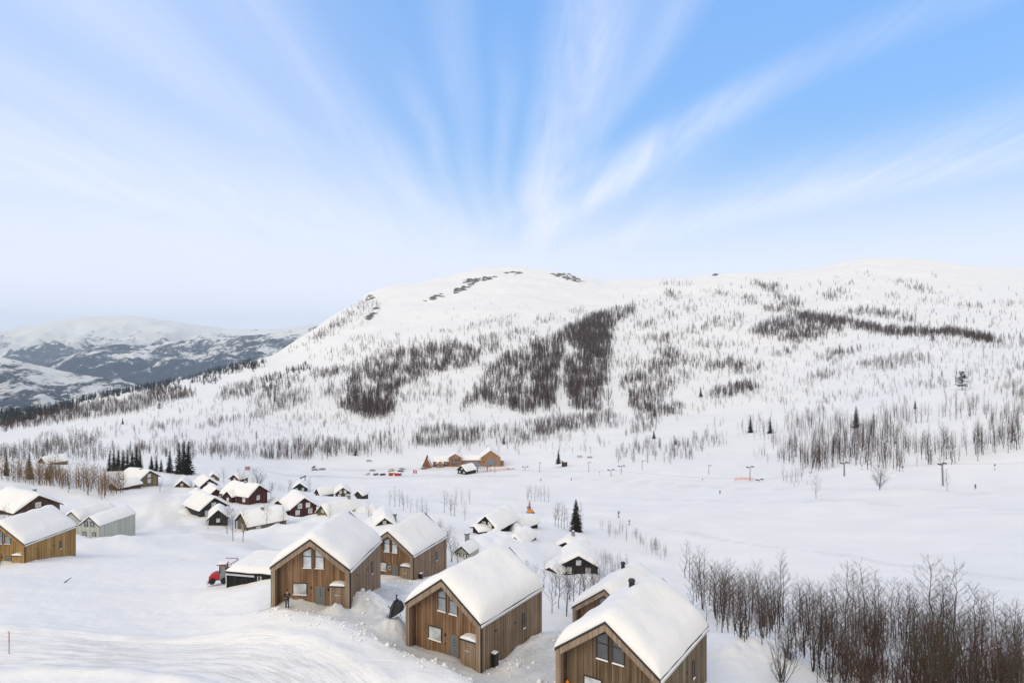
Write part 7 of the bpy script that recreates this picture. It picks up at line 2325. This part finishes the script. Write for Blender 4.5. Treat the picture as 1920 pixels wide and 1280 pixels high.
# the dense grove at the lower right
rgg = np.random.default_rng(77)
grove = []
xs_, ys_ = scatter([(1285, 1100), (1330, 1118), (1420, 1140), (1520, 1155), (1620, 1165), (1720, 1185), (1820, 1215), (1930, 1245), (1990, 1300), (1990, 1460), (1700, 1440), (1580, 1330), (1510, 1262), (1440, 1212), (1345, 1196), (1300, 1150)], 0.34, rgg, 0.0)
kp = rgg.random(len(xs_)) < np.interp(ys_, [1180, 1240, 1290, 1400], [1.0, 0.7, 0.28, 0.14])
xs_, ys_ = xs_[kp], ys_[kp]
G, ok = ground_many(xs_, ys_)
for g, o_ in zip(G, ok):
    if o_ and g[1] > 44:
        grove.append((*g, rgg.uniform(3.6, 6.6)))
for px, py, h in ((1285, 1083, 8.2), (1293, 1085, 7.6), (1312, 1082, 7.0), (1320, 1084, 6.6), (1352, 1150, 5.6), (1375, 1150, 5.4), (1452, 1165, 6.2), (1470, 1170, 7.6), (1500, 1170, 6.0), (1540, 1180, 6.0), (1585, 1185, 8.6), (1600, 1185, 7.5), (1622, 1185, 8.8), (1640, 1190, 7.5), (1750, 1230, 8.3), (1770, 1235, 7.5), (1790, 1230, 8.6), (1830, 1260, 6.2), (1905, 1270, 6.0), (1860, 1270, 5.5), (1670, 1195, 6.8), (1700, 1205, 6.4), (1430, 1165, 6.6), (1306, 1128, 6.6), (1318, 1140, 7.2), (1330, 1135, 6.8), (1342, 1160, 7.0), (1356, 1165, 6.6), (1368, 1140, 7.4), (1382, 1165, 6.8), (1396, 1172, 6.4), (1410, 1150, 7.6), (1424, 1180, 6.6), (1444, 1185, 7.0), (1460, 1150, 8.2), (1300, 1160, 5.8)):
    g = ground_at(px, py)
    grove.append((*g, h))
grove.sort(key=lambda t: -t[3] / t[1])
rest = grove[185:]
grove = grove[:185]
print('grove', len(grove))
for k, (x, y, z, h) in enumerate(grove):
    pr = NEAR_B[int(rgg.integers(9))]
    c_ = PCX + F * x / y
    where = 'left end' if c_ < 1450 else ('middle' if c_ < 1680 else 'right end')
    depth = 'far edge' if y > 84 else ('heart' if y > 64 else 'near edge')
    place_tree(pr, (x, y, z), h / 9.0, rgg.uniform(0, 6.28), 'birch_tree', 'bare birch at the %s of the lower right grove, in its %s' % (where, depth), 'tree', 'birch grove at lower right, %s, %s' % (where, depth), rgg.uniform(0.95, 1.1))
for k in range(36):
    a = rgg.uniform(1330, 1960)
    b = np.interp(a, [1330, 1450, 1550, 1960], [1190, 1215, 1280, 1330]) - rgg.uniform(0, 60)
    g = ground_at(a, b)
    if g:
        place_tree(SHRUB[k % 4], g, rgg.uniform(0.6, 1.2), k, 'bare_shrub', 'twiggy bare shrub under the grove at lower right', 'shrub', 'undergrowth of the grove')
g = ground_at(1465, 1278) or (21, 51, -29)
place_tree(proto_pair('open_shrub', shrub_proto(690, 3.6, 20, 2, 0.8), M['bark'], M['bark']), g, 1.0, 0.3, 'bare_shrub', 'open fan shaped bare shrub right of the nearest cabin', 'shrub', None)
x, y = col_x(1745, 52), 52
place_tree(proto_pair('green_bush', shrub_proto(691, 5.5, 30, 2, 0.9), M['bark'], plain('mossy_twigs', (0.055, 0.055, 0.03), 0.9)), (x, y, gz(x, y)), 1.0, 0.3, 'bare_shrub', 'mossy green tinged bush at the bottom right', 'shrub', None)

# young brown stems filling the grove and the tan thicket
ug = [tuple(t) for t in rest]
for n_, poly in ((400, [(1290, 1100), (1420, 1145), (1620, 1170), (1820, 1220), (1960, 1260), (1990, 1420), (1640, 1400), (1520, 1255), (1440, 1208), (1345, 1192)]),):
    xs_, ys_ = scatter(poly, 0.9, rgg, 0.3)
    G, ok = ground_many(xs_, ys_)
    for g, o_ in list(zip(G, ok))[:n_]:
        if o_ and g[1] > 46:
            ug.append((*g, rgg.uniform(2.0, 4.6)))
bake('grove_undergrowth', 'thin brown young stems filling the grove at lower right', ug, [join(birch_proto(800 + k, 1, spread=0.22, start=0.08, tw=1.1, nbr=14, nsb=5)) for k in range(5)], M['stand_brown'], None)
tt_ = []
xs_, ys_ = scatter([(0, 872), (80, 868), (180, 875), (232, 895), (225, 925), (160, 918), (60, 902), (0, 900)], 2.4, rgt, 0.35)
for a, b in zip(xs_, ys_):
    d = 238 - (b - 875) * 0.6
    tt_.append((col_x(a, d), d, gz(col_x(a, d), d), rgt.uniform(3.5, 9.0)))
bake('tan_brush', 'tan brown brush filling the thicket behind the left cabins', tt_, [join(birch_proto(870 + k, 1, spread=0.26, start=0.1, tw=1.5, nbr=12, nsb=4)) for k in range(4)], M['twig_tan'], None)

# brush on the slope above the black house and along the piste edge
rgs = np.random.default_rng(9)
br = []
for poly, dens in (([(1125, 992), (1160, 990), (1230, 1022), (1260, 1045), (1240, 1050), (1190, 1020), (1130, 1004)], 3.0), ([(1170, 830), (1250, 850), (1350, 850), (1340, 862), (1200, 860)], 1.0), ([(1470, 908), (1520, 905), (1520, 918), (1470, 918)], 1.0), ([(1120, 1050), (1180, 1060), (1170, 1085), (1125, 1080)], 2.0), ([(200, 900), (330, 905), (340, 915), (200, 912)], 0.0), ([(500, 912), (545, 915), (540, 925), (500, 922)], 5)):
    xs_, ys_ = scatter(poly, dens, rgs, 0.0)
    for a, b in zip(xs_, ys_):
        g = ground_at(a, b)
        if g:
            br.append((*g, rgs.uniform(1.6, 3.2)))
bake('brush', 'thin grey brush sticking out of the snow along the piste edge', br, [join((p[2], p[3])) for p in MID_G[:3]], M['stand_grey'], None)

# ------------------------------------------------------------------ rock bands below the summit
rk = []
for poly, n in ((C4((1040, 215), (1060, 185), (1130, 160), (1080, 140), (1200, 120), (1290, 115), (1280, 130), (1180, 145), (1110, 195)), 90), (C4((1600, 100), (1680, 95), (1800, 150), (1760, 152), (1640, 120)), 70), (C4((550, 235), (590, 215), (610, 240), (580, 250)), 14), (C4((1340, 90), (1430, 85), (1430, 110), (1340, 115)), 14), (C4((860, 255), (1000, 205), (1020, 220), (900, 255)), 16), (C4((560, 350), (620, 290), (630, 300), (575, 365)), 16), (C5((1080, 170), (1120, 168), (1120, 180), (1080, 182)), 8)):
    P = np.array(poly)
    c = 0
    while c < n:
        a, b = rgs.uniform(*P[:, 0][[P[:, 0].argmin(), P[:, 0].argmax()]]), rgs.uniform(*P[:, 1][[P[:, 1].argmin(), P[:, 1].argmax()]])
        if not in_poly(np.array([a]), np.array([b]), poly)[0]:
            continue
        c += 1
        g = ground_at(a, b)
        if g:
            rk.append(g)
RV, RT = [], []
off = 0
ico = [Vector(v).normalized() for v in ((0, 0, 1), (.9, 0, .4), (.28, .85, .45), (-.72, .53, .4), (-.72, -.53, .45), (.28, -.85, .4), (.72, .53, -.45), (-.28, .85, -.4), (-.9, 0, -.45), (-.28, -.85, -.4), (.72, -.53, -.45), (0, 0, -1))]
icf = [(0, 1, 2), (0, 2, 3), (0, 3, 4), (0, 4, 5), (0, 5, 1), (1, 6, 2), (2, 7, 3), (3, 8, 4), (4, 9, 5), (5, 10, 1), (6, 7, 2), (7, 8, 3), (8, 9, 4), (9, 10, 5), (10, 6, 1), (11, 7, 6), (11, 8, 7), (11, 9, 8), (11, 10, 9), (11, 6, 10)]
for x, y, z in rk:
    s = rgs.uniform(2.0, 6.5)
    v = np.array([tuple(q * rgs.uniform(0.7, 1.2)) for q in ico]) * np.array([s * 1.8, s, s * 0.55]) + np.array([x, y, z])
    RV.append(v)
    RT.append(np.array(icf) + off)
    off += 12
ro = link_mesh('rock_outcrops', np_mesh('rock_outcrops', np.concatenate(RV), np.concatenate(RT), M['rock']))
tag(ro, 'dark rock bands breaking through the snow below the summit', None, None, 'stuff')
